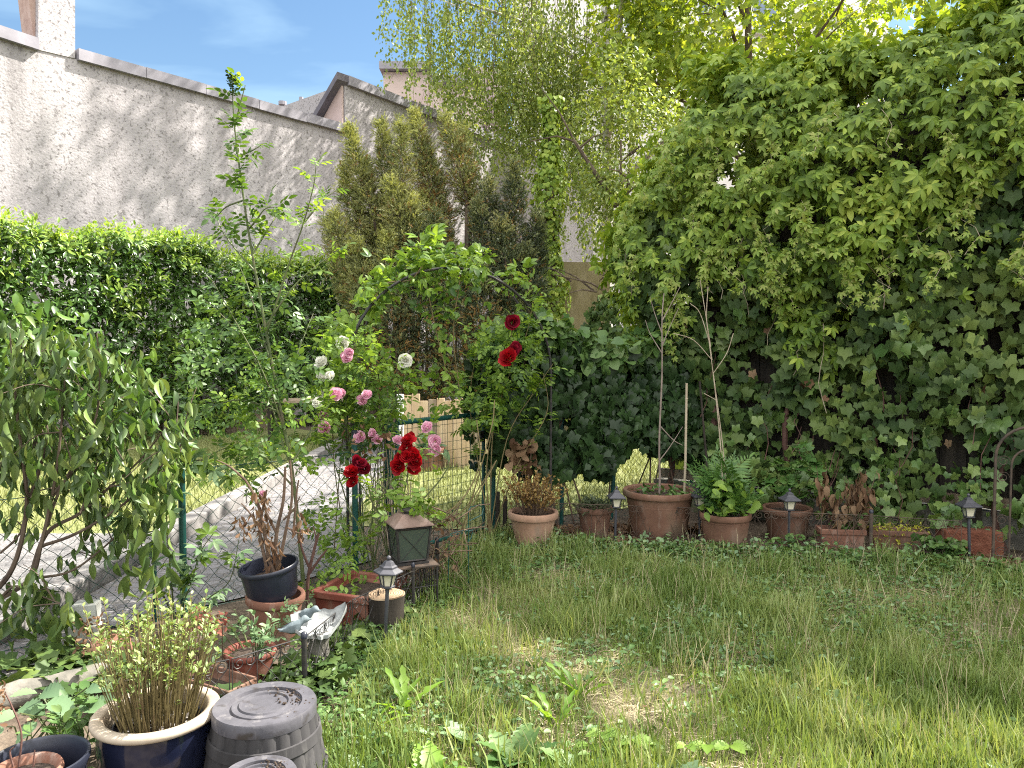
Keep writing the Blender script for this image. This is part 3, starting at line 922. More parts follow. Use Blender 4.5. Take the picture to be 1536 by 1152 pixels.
# young tips: hanging streamers of small pale leaves
mb = MB()
for k in range(46):
    s0 = random.uniform(-.4, 4.2); z0 = random.uniform(2.1, 3.9)
    if s0 < s_left(z0) + .1: continue
    ln = random.uniform(.25, .6); m = int(ln * 60)
    t = np.linspace(0, 1, m); ss = s0 + .06 * np.sin(t * 5 + k) + rng.normal(0, .035, m); zz = z0 - ln * t
    off = bulge(ss, zz) + .10 + .06 * t
    P = wallpt(ss, zz, off) + rv(m, .02)
    bud.put(T_CREEP, P, UPV * -.5 + rv(m, .5) + WO * .3, WO + UPV * .5 + rv(m, .4), .055 * ru(.6, 1.4, m) * (1.15 - .5 * t))
    mb.tube(wallpt(ss[::4], zz[::4], off[::4] - .03), .002, 3, caps=False)
lv.build('foliage', M['creeper'], cr); lb.build('bright_foliage', M['creeper_bright'], cr); bud.build('young_shoots', M['creeper_bud'], cr)
for k in range(14):                       # bare hanging stems below the curtain
    s0 = random.uniform(-.2, 4.2); z0 = float(creeper_low(np.array(s0))) + random.uniform(-.1, .6); ln = random.uniform(.3, .8)
    t = np.linspace(0, 1, 7); ss = s0 + np.cumsum(rng.normal(0, .045, 7)); zz = z0 - ln * t
    mb.tube(wallpt(ss, zz, bulge(ss, zz) * .8 + .1 + rng.normal(0, .02, 7)), .0035, 3, caps=False)
mb.build('stems', M['twig_pale'], cr)

iv = thing('ivy', 'dark ivy cloaking the lower half of the boundary fence behind the flower pots', 'ivy', WA + [0, 0, 0])
lv, lb = Leaves(), Leaves()
for n, d0, d1, sz in ((1600, -.36, -.2, .08), (7200, -.16, .04, .072)):
    s = ru(-.3, 5.4, n); z = ru(.05, 3.0, n)
    low = .40 + .20 * np.sin(1.9 * s + 2.2) + .18 * np.sin(5.3 * s) + np.where(s > 2.5, .12, 0)
    ok = (s > s_left(z) - .1) & (z > low + .12 * rng.normal(size=n)) & (z < creeper_low(s) + .5) & (wn2(s, z, 2.8, 3.1) < (.46 if d0 > -.2 else .9))
    s, z = s[ok], z[ok]; m = len(s)
    P = wallpt(s, z, bulge(s, z) * .85 + ru(d0, d1, m))
    D = UPV * -.9 + WU * ru(-.5, .5, m)[:, None] + rv(m, .25) + WO * .2
    N = WO * .8 + UPV * .5 + rv(m, .42)
    br = (wn2(s, z, 2.3, 5.2) > .38) & (ru(0, 1, m) < .6)
    size = sz * ru(.6, 1.35, m) * np.where(br, 1.15, 1)
    lv.put(T_IVY, P[~br], D[~br], N[~br], size[~br])
    lb.put(T_IVY, P[br], D[br], N[br], size[br])
# ivy clumps low at the foot on the right
for sx, zz, rad, cnt in ((2.05, .62, .26, 60), (2.75, .52, .22, 46), (1.55, .45, .2, 40), (1.1, .45, .25, 46), (3.3, .75, .22, 40), (.75, .6, .3, 50), (3.1, .32, .24, 60), (3.55, .42, .26, 70), (2.5, .3, .2, 40), (3.9, .6, .3, 60), (1.9, .3, .2, 36)):
    m = cnt; a = rv(m, .5)
    P = (WA + WU * sx + WO * .18 + UPV * zz)[None] + np.clip(a, -1, 1) * rad
    lb.put(T_IVY, P, UPV * -.7 + rv(m, .4) + WO * .3, WO * .8 + UPV * .5 + rv(m, .45), .062 * ru(.5, 1.4, m))
lv.build('foliage', M['ivy'], iv); lb.build('bright_foliage', leafmat('bright_ivy_leaf', [(.07, .14, .035), (.12, .20, .05), (.19, .27, .075)], .25, .4, spec=.5), iv)
mb = MB()
for s0, z0, r in ((.55, 1.15, .045), (1.95, 1.0, .03), (1.25, 1.3, .03), (2.9, 1.0, .022), (.1, 1.0, .03)):
    t = np.linspace(0, 1, 8); ss = s0 + .12 * np.sin(t * 4 + s0 * 3) * t
    mb.tube(wallpt(ss, z0 * (1 - t) , np.full(8, .06) + .05 * np.sin(t * 6)), r * (1 - .3 * (1 - t)), 7)
for k in range(26):
    s0 = random.uniform(0, 4.0); z0 = random.uniform(.7, 1.8); t = np.linspace(0, 1, 6)
    ss = s0 + np.cumsum(rng.normal(0, .05, 6)); mb.tube(wallpt(ss, z0 - t * .7, .1 + .15 * t + rng.normal(0, .02, 6)), .004, 4, caps=False)
mb.build('stems', M['twig_red'], iv)
lb = Leaves(); m = 12
s = ru(.2, 3.8, m); z = ru(.8, 2.0, m)
lb.put(T_IVY, wallpt(s, z, bulge(s, z) + .0), UPV * -1 + rv(m, .5), WO + rv(m, .8), .06 * ru(.6, 1.2, m))
lb.build('dead_leaves', M['dry'], iv)

# ------------------------------------------------------------------ ivy hedge on the garden fence between gate and boundary
FA, FB = np.array([-.17, 6.72, 0]), np.array([1.78, 7.55, 0])
FU = (FB - FA) / np.linalg.norm(FB - FA); FN = np.array([FU[1], -FU[0], 0]); FL = np.linalg.norm(FB - FA)
ih = thing('ivy_hedge', 'low dark ivy hedge grown over the wire fence right of the rose arch', 'hedge', FA)
lv, lb = Leaves(), Leaves()
n = 5200
s = ru(-.12, FL + .1, n); z = ru(.45, 1.85, n)
low = .62 + .13 * np.sin(5 * s + .5) + .09 * np.sin(11 * s) - .35 * np.exp(-((s - .5) / .16) ** 2)
ok = (z > low + .05 * rng.normal(size=n)) & (z < 1.72 + .1 * np.sin(4 * s)) & (wn2(s, z, 2.8, 1.0) < .62)
s, z = s[ok], z[ok]; m = len(s)
side = np.where(ru(0, 1, m) < .75, 1, -1)
off = side * np.sqrt(np.clip(1 - ((z - 1.1) / 1.0) ** 2, .1, 1)) * (.26 + .08 * wn2(s, z, 2)) + ru(-.1, .03, m)
P = FA[None] + s[:, None] * FU + off[:, None] * FN + z[:, None] * UPV
N = FN[None] * side[:, None] * .9 + UPV * .4 + rv(m, .35)
D = UPV * -.85 + FU * ru(-.6, .6, m)[:, None] + rv(m, .25)
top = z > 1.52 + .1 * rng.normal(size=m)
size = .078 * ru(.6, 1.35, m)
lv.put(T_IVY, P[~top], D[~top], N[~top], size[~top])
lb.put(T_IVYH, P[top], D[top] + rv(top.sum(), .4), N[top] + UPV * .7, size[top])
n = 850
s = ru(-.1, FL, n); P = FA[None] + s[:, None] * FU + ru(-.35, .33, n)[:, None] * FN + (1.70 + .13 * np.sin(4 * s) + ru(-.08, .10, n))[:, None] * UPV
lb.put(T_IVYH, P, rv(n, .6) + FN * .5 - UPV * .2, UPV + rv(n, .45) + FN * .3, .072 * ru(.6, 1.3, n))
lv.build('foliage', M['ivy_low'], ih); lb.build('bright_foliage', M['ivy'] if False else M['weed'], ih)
mb = MB()
for k in range(16):
    s0 = random.uniform(.1, FL); t = np.linspace(0, 1, 6); ss = s0 + np.cumsum(rng.normal(0, .06, 6))
    mb.tube(FA[None] + ss[:, None] * FU + (rng.normal(0, .06, 6))[:, None] * FN + (t * 1.5)[:, None] * UPV, .008, 5, caps=False)
mb.build('stems', M['twig'], ih)

# ------------------------------------------------------------------ laurel hedge in front of the house wall
HA = np.array([-10.6, 6.6, 0]); HB = np.array([-3.2, 17.6, 0])
HU = (HB - HA) / np.linalg.norm(HB - HA); HN = np.array([HU[1], -HU[0], 0]); HL = np.linalg.norm(HB - HA)
lh = thing('laurel_hedge', 'tall clipped cherry laurel hedge with lime new growth, below the grey house wall', 'hedge', (HA + HB) / 2)
lv, lb = Leaves(), Leaves()
def hz_top(s): return 3.42 + .10 * np.sin(1.7 * s) + .07 * np.sin(4.3 * s + 1) - .045 * np.clip(s - 9, 0, 9)
ns = 8500
s = ru(0, HL, ns); z = 3.5 * ru(0.02, 1, ns) ** .8
ok = (z < hz_top(s)) & ((wn2(s, z, 1.9, .3) < .5) | (ru(0, 1, ns) < .3))
s, z = s[ok], z[ok]; m = len(s)
off = .10 * wn2(s, z, 1.6) + np.where(ru(0, 1, m) < .3, ru(-.7, -.3, m), ru(-.3, .05, m))
P = HA[None] + s[:, None] * HU + off[:, None] * HN + z[:, None] * UPV
ax = HN * .8 + UPV * .35 + rv(m, .4)
ax /= np.linalg.norm(ax, axis=1)[:, None]
def shoots(Lf, P, ax, tmpl, size, k=7, ln=.16, flat=.9):
    m = len(P)
    for j in range(k):
        a = rv(m, 1.0); a -= ax * np.sum(a * ax, axis=1)[:, None]; a /= np.linalg.norm(a, axis=1)[:, None] + 1e-9
        t = j / max(1, k - 1)
        D = a * flat + ax * (.25 + .9 * t) - UPV * .15
        Lf.put(tmpl, P + ax * ln * t, D, ax * .8 + UPV * .5 - a * .3 + rv(m, .15), size * ru(.7, 1.2, m) * (1 - .25 * t))
shoots(lv, P, ax, T_LAUREL, .155, 6)
new = (wn2(s, z, 1.5, 4.4) > .22) & (ru(0, 1, m) < .55) | (z > hz_top(s) - .22)
shoots(lb, P[new] + ax[new] * .12, ax[new] + UPV * .3, T_LAUREL, .15, 5)
n2 = 1500
s = ru(0, HL, n2); P = HA[None] + s[:, None] * HU + ru(-1.1, .02, n2)[:, None] * HN + (hz_top(s) + ru(-.12, .12, n2) - .04)[:, None] * UPV
ax = UPV + rv(n2, .35); ax /= np.linalg.norm(ax, axis=1)[:, None]
shoots(lb, P, ax, T_LAUREL, .125, 5, .2)
lv.build('foliage', M['laurel'], lh); lb.build('new_growth', M['laurel_new'], lh)
mb = MB()
for i in range(70):
    s0 = random.uniform(0, HL); p = HA + HU * s0 - HN * random.uniform(.2, .6)
    mb.tube([p, p + [random.uniform(-.15, .15), random.uniform(-.15, .15), 1.5], p + [random.uniform(-.3, .3), random.uniform(-.3, .3), 3.1]], [.035, .025, .01], 5, caps=False)
mb.build('stems', M['bark'], lh)

# ------------------------------------------------------------------ yews
def yew(name, label, base, plumes, mats, density=1.0, dead=.0):
    """plumes: (x0, y0, x1, y1, width px, depth shift)"""
    Y = base[1]
    root = thing(name, label, 'yew tree', base, 'yew trees in front of the house wall')
    lv, lt, lr = Leaves(), Leaves(), Leaves()
    mb = MB()
    for (x0, y0, x1, y1, w, dy) in plumes:
        a, b = at(x0, y0, Y + dy), at(x1, y1, Y + dy)
        ln = np.linalg.norm(b - a); wr = w / F_PX * (Y + dy) / 2 * .78
        n = int(1500 * ln * wr / .22 * density)
        t = ru(0, 1, n); ax = (b - a) / ln
        ang = ru(0, 2 * PI, n); rad = np.sqrt(ru(.15, 1, n))
        prof = np.clip(np.sin(PI * (.13 + .87 * t) ** .8), 0.12, 1) * (1 + .28 * np.sin(t * 17 + x0) + .22 * np.sin(ang * 3 + t * 31))
        e1 = np.cross(ax, [0, 1, 0]); e1 /= np.linalg.norm(e1); e2 = np.cross(ax, e1)
        radial = np.cos(ang)[:, None] * e1 + np.sin(ang)[:, None] * e2
        P = a + t[:, None] * (b - a) + radial * (rad * prof * wr)[:, None] + rv(n, .05)
        D = ax * .45 + radial * .8 + UPV * .15 + rv(n, .4)
        cl = np.sin(t * 23 + ang * 1.0 + x0) + np.sin(ang * 2 - t * 37 + y0) + rng.normal(0, .35, n)
        kp = cl > -.75
        t, ang, rad, P, D = t[kp], ang[kp], rad[kp], P[kp], D[kp]; n = len(t)
        tip = ((t > .82) | (ru(0, 1, n) < .22)) & (rad > .6)
        rust = (ru(0, 1, n) < dead * (1.5 - t)) & ~tip
        sz = .088 * ru(.7, 1.35, n)
        k = ~(tip | rust)
        lv.put(T_SPRIG, P[k], D[k], rv(k.sum()), sz[k]); lt.put(T_SPRIG, P[tip], D[tip], rv(tip.sum()), sz[tip] * .9)
        lr.put(T_SPRIG, P[rust], D[rust], rv(rust.sum()), sz[rust])
        foot = np.array(base) + [(a[0] - base[0]) * .3, 0, .2]
        mb.tube([foot, (foot + a) / 2 + [0, 0, -.15], a, a + (b - a) * .6], [.05, .045, .035, .012], 6, caps=False)
    lv.build('crown', mats[0], root)
    if lt.n: lt.build('young_tips', mats[1], root)
    if lr.n: lr.build('dead_needles', mats[2], root)
    mb.build('trunk', M['bark'], root)
    return root
ym = (M['yew'], M['yew_tip'], M['yew_rust'])
yew('yew', 'golden tipped yew with rusty patches, largest and leftmost of the yews', (-2.25, 13.2, 0),
    [(580, 400, 522, 190, 50, 0), (600, 380, 572, 184, 48, .3), (612, 380, 600, 182, 40, -.3), (575, 420, 545, 240, 56, .4), (540, 440, 500, 318, 48, -.4), (560, 450, 515, 250, 50, .2),
     (620, 400, 585, 270, 60, -.5), (640, 420, 610, 290, 60, -.4), (565, 470, 530, 360, 62, -.6), (600, 480, 580, 350, 70, -.7), (530, 470, 488, 330, 34, .1)], ym, 1.0, .07)
yew('yew', 'narrow yew with an orange brown lower half, second from the left of the yews', (-1.45, 13.6, 0),
    [(660, 360, 620, 166, 44, 0), (668, 380, 640, 220, 54, .2), (672, 400, 632, 290, 40, -.2)], ym, 1.0, .22)
yew('yew', 'thin yew with a bare lower stem, third from the left of the yews', (-.85, 13.6, 0),
    [(700, 300, 668, 172, 40, 0), (706, 320, 690, 190, 38, .2), (712, 350, 705, 250, 26, .1)], ym, .9, .2)
yd = (M['yew_dark'], M['yew'], M['yew_rust'])
yew('yew', 'dark green yew of upright columns, rightmost of the yews', (-.02, 12.6, 0),
    [(775, 420, 769, 246, 44, 0), (748, 420, 733, 270, 40, .2), (735, 430, 716, 300, 36, -.1), (790, 430, 806, 318, 34, .1), (765, 460, 752, 330, 60, -.3), (792, 470, 790, 370, 50, -.2), (800, 500, 812, 340, 26, .3), (770, 560, 765, 420, 70, -.1)], yd, 1.15, .06)
yew('yew', 'broad dusky yew with a brown interior, seen through the rose arch', (-1.15, 12.2, 0),
    [(600, 600, 585, 410, 80, 0), (640, 600, 640, 370, 90, .2), (680, 600, 690, 380, 90, .1), (720, 600, 722, 400, 80, -.1), (560, 590, 540, 430, 70, .2), (655, 480, 650, 320, 70, .3), (610, 440, 620, 330, 70, .5), (755, 620, 750, 450, 70, .1)],
    (M['yew_dark'], M['yew'], M['yew_rust']), 1.1, .28)

# ------------------------------------------------------------------ trees behind
def tree_frame(mb, base, height, r0, limbs, seed, lean=(0, 0)):
    rr = random.Random(seed)
    b = np.array(base, float)
    t = np.linspace(0, 1, 9)
    pts = np.stack([b[0] + lean[0] * t + .08 * np.sin(t * 5), b[1] + lean[1] * t + .06 * np.cos(t * 4), b[2] + height * t], 1)
    mb.tube(pts, r0 * (1 - .85 * t) + .01, 9)
    ends = []
    for i in range(limbs):
        k = rr.uniform(.3, .95); p = np.array([np.interp(k, t, pts[:, j]) for j in range(3)])
        a = rr.uniform(0, 2 * PI); ln = (1.15 - k) * height * rr.uniform(.28, .45)
        q = p + np.array([math.cos(a), math.sin(a), rr.uniform(.35, .9)]) * ln
        mid = (p + q) / 2 + np.array([0, 0, .08 * ln])
        mb.tube([p, mid, q], [r0 * (1 - .8 * k) * .5 + .012, r0 * .22 + .006, .008], 6, caps=False)
        ends.append(q)
        for j in range(3):
            p2 = p + (q - p) * rr.uniform(.35, .9); a2 = a + rr.uniform(-1.2, 1.2)
            q2 = p2 + np.array([math.cos(a2), math.sin(a2), rr.uniform(-.2, .7)]) * ln * .45
            mb.tube([p2, (p2 + q2) / 2 + [0, 0, .05], q2], [.02, .013, .006], 5, caps=False)
            ends.append(q2)
    return ends
bt = thing('birch_tree', 'tall weeping birch with a pale mottled trunk and hanging leafy strings', 'tree', (2.45, 20, 0))
mb = MB(); tree_frame(mb, (2.45, 20, 0), 18.5, .19, 26, 5, (-.15, 0))
lv = Leaves(); tw = MB()
ns = 1900
c = np.array([.95, 20, 12.6]); rad = np.array([4.4, 3.6, 5.6])
for k in range(ns):
    u = rng.normal(size=3); u /= np.linalg.norm(u); q = c + u * rad * rng.uniform(.25, 1) ** .5
    clump = math.sin(q[0] * 1.9 + q[2] * .7) + math.sin(q[1] * 1.7 + q[0] * .9 + 1.3)
    if clump < (.35 if q[2] > 11.4 else -.9) or q[2] < 7.6 or (abs(q[0] - 2.3) < .55 and q[1] < 20.2): continue
    ln = rng.uniform(.9, 2.6) * (1.25 if q[2] < 10.5 else .8)
    m = int(ln * 27)
    t = np.sort(ru(0, 1, m)); sw = rng.normal(0, .16, 2)
    P = np.stack([q[0] + sw[0] * t * ln + rng.normal(0, .07, m), q[1] + sw[1] * t * ln + rng.normal(0, .07, m), q[2] - ln * t], 1)
    lv.put(T_SMALL, P, UPV * -.8 + rv(m, .5), rv(m), .105 * ru(.6, 1.25, m))
    if k % 2 == 0:
        tw.tube([q + [0, 0, .3], q + [sw[0] * .3, sw[1] * .3, -ln * .4], q + [sw[0] * ln, sw[1] * ln, -ln]], [.008, .006, .003], 3, caps=False)
# long curtains hanging lower
for px, y0, y1, w in ((735, 150, 292, 22), (752, 120, 250, 16), (800, 60, 250, 30), (850, 130, 330, 26), (640, 60, 160, 30), (690, 60, 190, 30), (600, 20, 110, 22), (880, 150, 330, 24), (905, 110, 330, 26), (862, 200, 400, 22), (785, 150, 320, 22), (840, 80, 300, 40), (930, 60, 260, 26), (890, 240, 390, 16)):
    for j in range(9):
        Yd = 20 + random.uniform(-2, -.5); x = px + random.uniform(-w, w); a = at(x, y0 - random.uniform(0, 60), Yd); b = at(x + random.uniform(-8, 8), y1 - random.uniform(0, 50), Yd)
        m = int((a[2] - b[2]) * 30); t = ru(0, 1, m)
        lv.put(T_SMALL, a + (b - a) * t[:, None] + rv(m, .06), UPV * -.8 + rv(m, .5), rv(m), .09 * ru(.6, 1.25, m))
mb.build('trunk', M['birch_bark'], bt); tw.build('twigs', M['twig'], bt); lv.build('crown', M['birch'], bt)

def leafy(lv, c, rad, n, tmpl, size, seed, cut=-.5, zmin=None, shell=.25, hang=.5):
    c = np.array(c, float); rad = np.array(rad, float)
    u = rng.normal(size=(n, 3)); u /= np.linalg.norm(u, axis=1)[:, None]
    P = c + u * rad * (ru(shell, 1, n) ** .5)[:, None]
    f = 2.6 / max(rad.min(), .5) * 1.5
    cl = np.sin(P[:, 0] * f + P[:, 2] * f * .6 + seed) + np.sin(P[:, 1] * f * 1.1 + P[:, 0] * f * .5 + seed * 2) + np.sin(P[:, 2] * f * 1.2 - P[:, 1] * f * .4 + seed * 3)
    ok = cl > cut
    if zmin is not None: ok &= P[:, 2] > zmin
    P, u = P[ok], u[ok]; m = len(P)
    lv.put(tmpl, P, u * .5 - UPV * hang + rv(m, .45), UPV * .7 + u * .5 + rv(m, .4), size * ru(.65, 1.3, m))
def big_tree(name, label, base, h, r0, crowns, mat, tmpl, size, lean=(0, 0), bark='bark', limbs=16, seed=3):
    root = thing(name, label, 'tree', base)
    mb = MB(); tree_frame(mb, base, h, r0, limbs, seed, lean); mb.build('trunk', M[bark], root)
    lv = Leaves()
    for i, (c, rad, n) in enumerate(crowns):
        leafy(lv, c, rad, n, tmpl, size, seed + i * 1.7)
    lv.build('crown', mat, root)
    return root
big_tree('maple_tree', 'yellow green maple lit from behind, above the middle of the creeper', (5.3, 17.5, 0), 12.5, .16,
         [((5.2, 17.5, 10.2), (3.6, 2.8, 4.6), 8200), ((3.0, 16.8, 8.4), (1.5, 1.5, 2.2), 2200), ((7.2, 17, 9.5), (2.2, 2, 3), 1600)], M['maple'], T_MAPLE, .12, seed=3)
big_tree('maple_tree', 'nearer broad maple rising over the right end of the creeper', (7.6, 9.6, 0), 9.5, .17,
         [((7.6, 9.3, 8.2), (3.8, 3.4, 2.9), 5600), ((5.2, 8.9, 7.0), (1.8, 1.6, 1.3), 2000), ((9.5, 8, 7.5), (2.5, 2.5, 2.2), 1400)], M['maple'], T_MAPLE, .115, seed=8)
big_tree('young_maple', 'slender young tree with a forked dark branch, left of the creeper curtain', (1.95, 13.4, 0), 5.2, .05,
         [((1.9, 13.4, 5.3), (1.0, 1.0, 1.6), 3600), ((1.65, 13.2, 4.0), (.62, .8, 1.0), 1500), ((2.3, 13, 4.6), (1.0, .9, 1.3), 2400)], M['birch'], T_OVAL, .085, limbs=8, seed=5)
mb = MB()
p = [at(*q, 13.1) for q in ((925, 310), (903, 276), (880, 240), (862, 212))]
mb.tube(p, [.05, .045, .035, .03], 7, caps=False)
for q in (((862, 212), (840, 170), (815, 136)), ((862, 212), (835, 204), (795, 212)), ((870, 222), (890, 205), (905, 200))):
    mb.tube([at(*r_, 13.1) for r_ in q], [.022, .015, .007], 5, caps=False)
mb.build('branch', M['bark'], bpy.data.objects['young_maple'])
# ivy clad trunk
it = thing('ivy_clad_trunk', 'slim tree trunk wrapped in sunlit ivy, between the dark yew and the concrete wall', 'tree', (.72, 14.2, 0))
mb = MB(); mb.tube([(.72, 14.2, 0), (.70, 14.2, 3), (.66, 14.2, 6.2)], [.14, .12, .05], 8); mb.build('trunk', M['bark'], it)
lv = Leaves(); n = 4300
z = ru(.3, 6.2, n); a = ru(0, 2 * PI, n); rr_ = (.16 + .14 * rng.uniform(size=n)) * (1 + .35 * np.sin(z * 3.1)) * np.interp(z, [0, 3, 7.3], [1.15, 1, .7])
P = np.stack([.70 + rr_ * np.cos(a), 14.2 + rr_ * np.sin(a), z], 1)
out = np.stack([np.cos(a), np.sin(a), np.zeros(n)], 1)
lv.put(T_IVYH, P, UPV * -.8 + out * .3 + rv(n, .3), out + UPV * .4 + rv(n, .3), .06 * ru(.6, 1.3, n))
lv.build('crown', M['creeper_bright'], it)
# ivy mound on the concrete wall
im = thing('ivy_mound', 'dark small leaved ivy heaped against the right of the concrete wall', 'ivy', (1.5, 12.2, 0))
lv = Leaves(); n = 2200
u = rng.normal(size=(n, 3)); u /= np.linalg.norm(u, axis=1)[:, None]; u[:, 1] = -np.abs(u[:, 1])
P = np.array([1.75, 12.3, 1.4]) + u * np.array([.75, .5, 1.25]) * ru(.8, 1, n)[:, None]
lv.put(T_IVY, P, UPV * -.8 + rv(n, .3), u + UPV * .4 + rv(n, .25), .075 * ru(.6, 1.2, n)); lv.build('foliage', M['ivy'], im)
mb = MB(); mb.tube([(1.75, 12.4, 0), (1.75, 12.35, 1.2), (1.7, 12.3, 2.3)], [.05, .04, .01], 6); mb.build('stems', M['twig'], im)
# ------------------------------------------------------------------ pots
def pot_profile(rt, rb, h, rim_h=.045, rim_w=.02, wall=.014, soil=.05, roll=True):
    """outer wall up, rolled rim, down inside to the soil"""
    ro = rt - rim_w
    p = [(0, 0), (rb, 0), (rb + .004, .006)]
    for t in (.33, .66, 1):
        p.append((rb + (ro - rb) * t ** .92, .006 + (h - rim_h - .006) * t))
    p += [(rt - .004, h - rim_h + .002), (rt, h - rim_h + .010), (rt, h - .010), (rt - .005, h - .001), (rt - rim_w * .8, h), (rt - rim_w - wall * .7, h - .008)]
    p += [(rt - rim_w - wall, h - rim_h), (rt - rim_w - wall - (ro - rb) * soil / h, h - soil - .001)]
    return p
def soil_disc(parent, c, r, z, name='soil', mat='potting_soil', M_=None, lump=.012):
    mb = MB(); pr = [(r, z)]
    for k in (.75, .5, .25): pr.append((r * k, z + lump * (1 - k)))
    pr.append((0, z + lump))
    mb.lathe(pr[::-1][::-1], c, 20, M=M_)
    # faces upward
    return mb.build(name, M[mat], parent, smooth=180)
def pot(name, label, loc, rt, rb, h, mat, rim_h=.05, rim_w=.022, soil=.05, tilt=None, group=None, grooves=()):
    root = thing(name, label, 'flower pot', loc, group)
    mb = MB(); M_ = tilt
    mb.lathe(pot_profile(rt, rb, h, rim_h, rim_w, soil=soil), loc, 40, M=M_)
    for zf in grooves:
        r0 = rb + (rt - rim_w - rb) * zf
        mb.lathe([(r0 - .004, h * zf - .008), (r0 + .007, h * zf - .004), (r0 + .007, h * zf + .004), (r0 - .004, h * zf + .008)], loc, 40, M=M_)
    mb.build('pot_body', M[mat], root, smooth=50)
    soil_disc(root, loc, rt - rim_w - .014 - (rt - rim_w - rb) * soil / h + .003, h - soil, M_=M_)
    return root
def tiltm(ax, a): return rotm(ax, a)

P_DRY = np.array([.17, 6.13, 0]); P_SMALL = np.array([.70, 6.43, 0]); P_BIG = np.array([1.24, 6.41, 0]); P_FERN = np.array([1.72, 6.13, 0]); P_BOWL = np.array([2.32, 6.41, 0])
GB = 'terracotta pots along the ivy'
pot('flower_pot', 'pale terracotta pot holding the golden dried shrub beside the gate', P_DRY, .205, .125, .305, 'terracotta_pale', .055, .022, .04, group=GB)
pot('flower_pot', 'smallest brown pot, holding a low dark conifer between two larger pots', P_SMALL, .155, .105, .285, 'terracotta_brown', .05, .016, .03, group=GB)
pot('flower_pot', 'largest wide brown terracotta tub, holding a bare sapling', P_BIG, .305, .215, .43, 'terracotta_brown', .05, .028, .05, group=GB, grooves=(.72,))
pot('flower_pot', 'brown pot overflowing with ferny leaves and broad green leaves', P_FERN, .205, .16, .295, 'terracotta_brown', .05, .016, .04, group=GB, grooves=(.78,))
pot('flower_pot', 'wide brown bowl pot right of the fern pot, set back against the ivy', P_BOWL, .205, .145, .28, 'terracotta_brown', .05, .022, .04, group=GB)
P_FAR = np.array([-1.06, 10.15, 0])
pot('flower_pot', 'distant orange pot standing before the plank panel behind the gate', P_FAR, .17, .13, .31, 'terracotta', .09, .02, .05)
lv = Leaves(); n = 40
lv.put(T_OVAL, P_FAR + [0, 0, .3] + rv(n, .05), rv(n, .6) + UPV * .3, UPV + rv(n, .4), .2 * ru(.6, 1.2, n)); tag(lv.build('potted_plant', M['weed_pale'], org=P_FAR + [0, 0, .3]), 'bluish leafy plant in the distant orange pot', 'plant')

def trough(name, label, c, w, d, h, rz, mat, rim=.022, wall=.012, soil=.05, taper=.88, tilt=None):
    root = thing(name, label, 'planter', (c[0], c[1], 0), 'rectangular planters' if False else None)
    mb = MB()
    def ring(k, z, ins=0.0):
        return [(sx * (w / 2 * k - ins), sy * (d / 2 * k - ins), z) for sx, sy in ((-1, -1), (1, -1), (1, 1), (-1, 1))]
    R_ = [ring(taper, 0), ring(1 - rim * 2 / w * .6, h - .045), ring(1.0, h - .04), ring(1.0, h), ring(1.0, h, rim), ring(1.0, h - .03, rim + .004), ring(.98, h - soil - .002, rim + wall)]
    V = [p for r in R_ for p in r]
    F = [(3, 2, 1, 0)]
    for i in range(len(R_) - 1):
        for j in range(4):
            F.append((i * 4 + j, i * 4 + (j + 1) % 4, (i + 1) * 4 + (j + 1) % 4, (i + 1) * 4 + j))
    c_, s_ = math.cos(rz), math.sin(rz)
    RZ = np.array([[c_, -s_, 0], [s_, c_, 0], [0, 0, 1]])
    mb.add(np.array(V) @ RZ.T + np.array([c[0], c[1], 0]), F)
    mb.build('planter_body', M[mat], root, bevel=.006)
    mb = MB(); q = np.array([(p[0], p[1], h - soil) for p in ring(.98, 0, rim + wall - .003)]) @ RZ.T + np.array([c[0], c[1], 0])
    mb.add(q, [(0, 1, 2, 3)]); mb.build('soil', M['potting_soil'], root)
    return root
T1 = np.array([2.62, 6.06, 0]); T2 = np.array([3.10, 6.12, 0])
trough('window_box', 'small ribbed terracotta window box with a withered shrub in front of the ivy', T1, .35, .17, .185, -.12, 'terracotta')
trough('window_box', 'brown window box with yellow stonecrop beside the red block planter', T2, .42, .18, .16, -.2, 'terracotta_brown')
rt_ = thing('block_planter', 'rough brick red block shaped planter at the right end of the row', 'planter', (3.60, 5.98, 0))
mb = MB(); mb.box((3.60, 5.98, .098), (.42, .22, .195), rz=-.16); mb.build('block', M['brick'], rt_, bevel=.012)
lv = Leaves(); n = 16
lv.put(T_OVAL, np.array([3.60, 5.98, .197]) + np.stack([ru(-.17, .12, n), ru(-.07, .07, n), np.zeros(n)], 1), rv(n, .5) + UPV * .6, UPV + rv(n, .4), .055 * ru(.5, 1.3, n)); lv.build('seedlings', M['weed_pale'], rt_)
T3 = np.array([-.92, 4.58, 0])
trough('trough_planter', 'large red trough planter with a broad faded rim, left of the log stool', T3 + [.0, .0, 0], .40, .46, .19, -.36, 'terracotta_red', rim=.035)
T4 = np.array([-1.36, 3.42, 0])
trough('tray_planter', 'long brown tray planter with a cream edge behind the grey barrel', T4, .40, .17, .125, -.5, 'terracotta_brown', rim=.012)

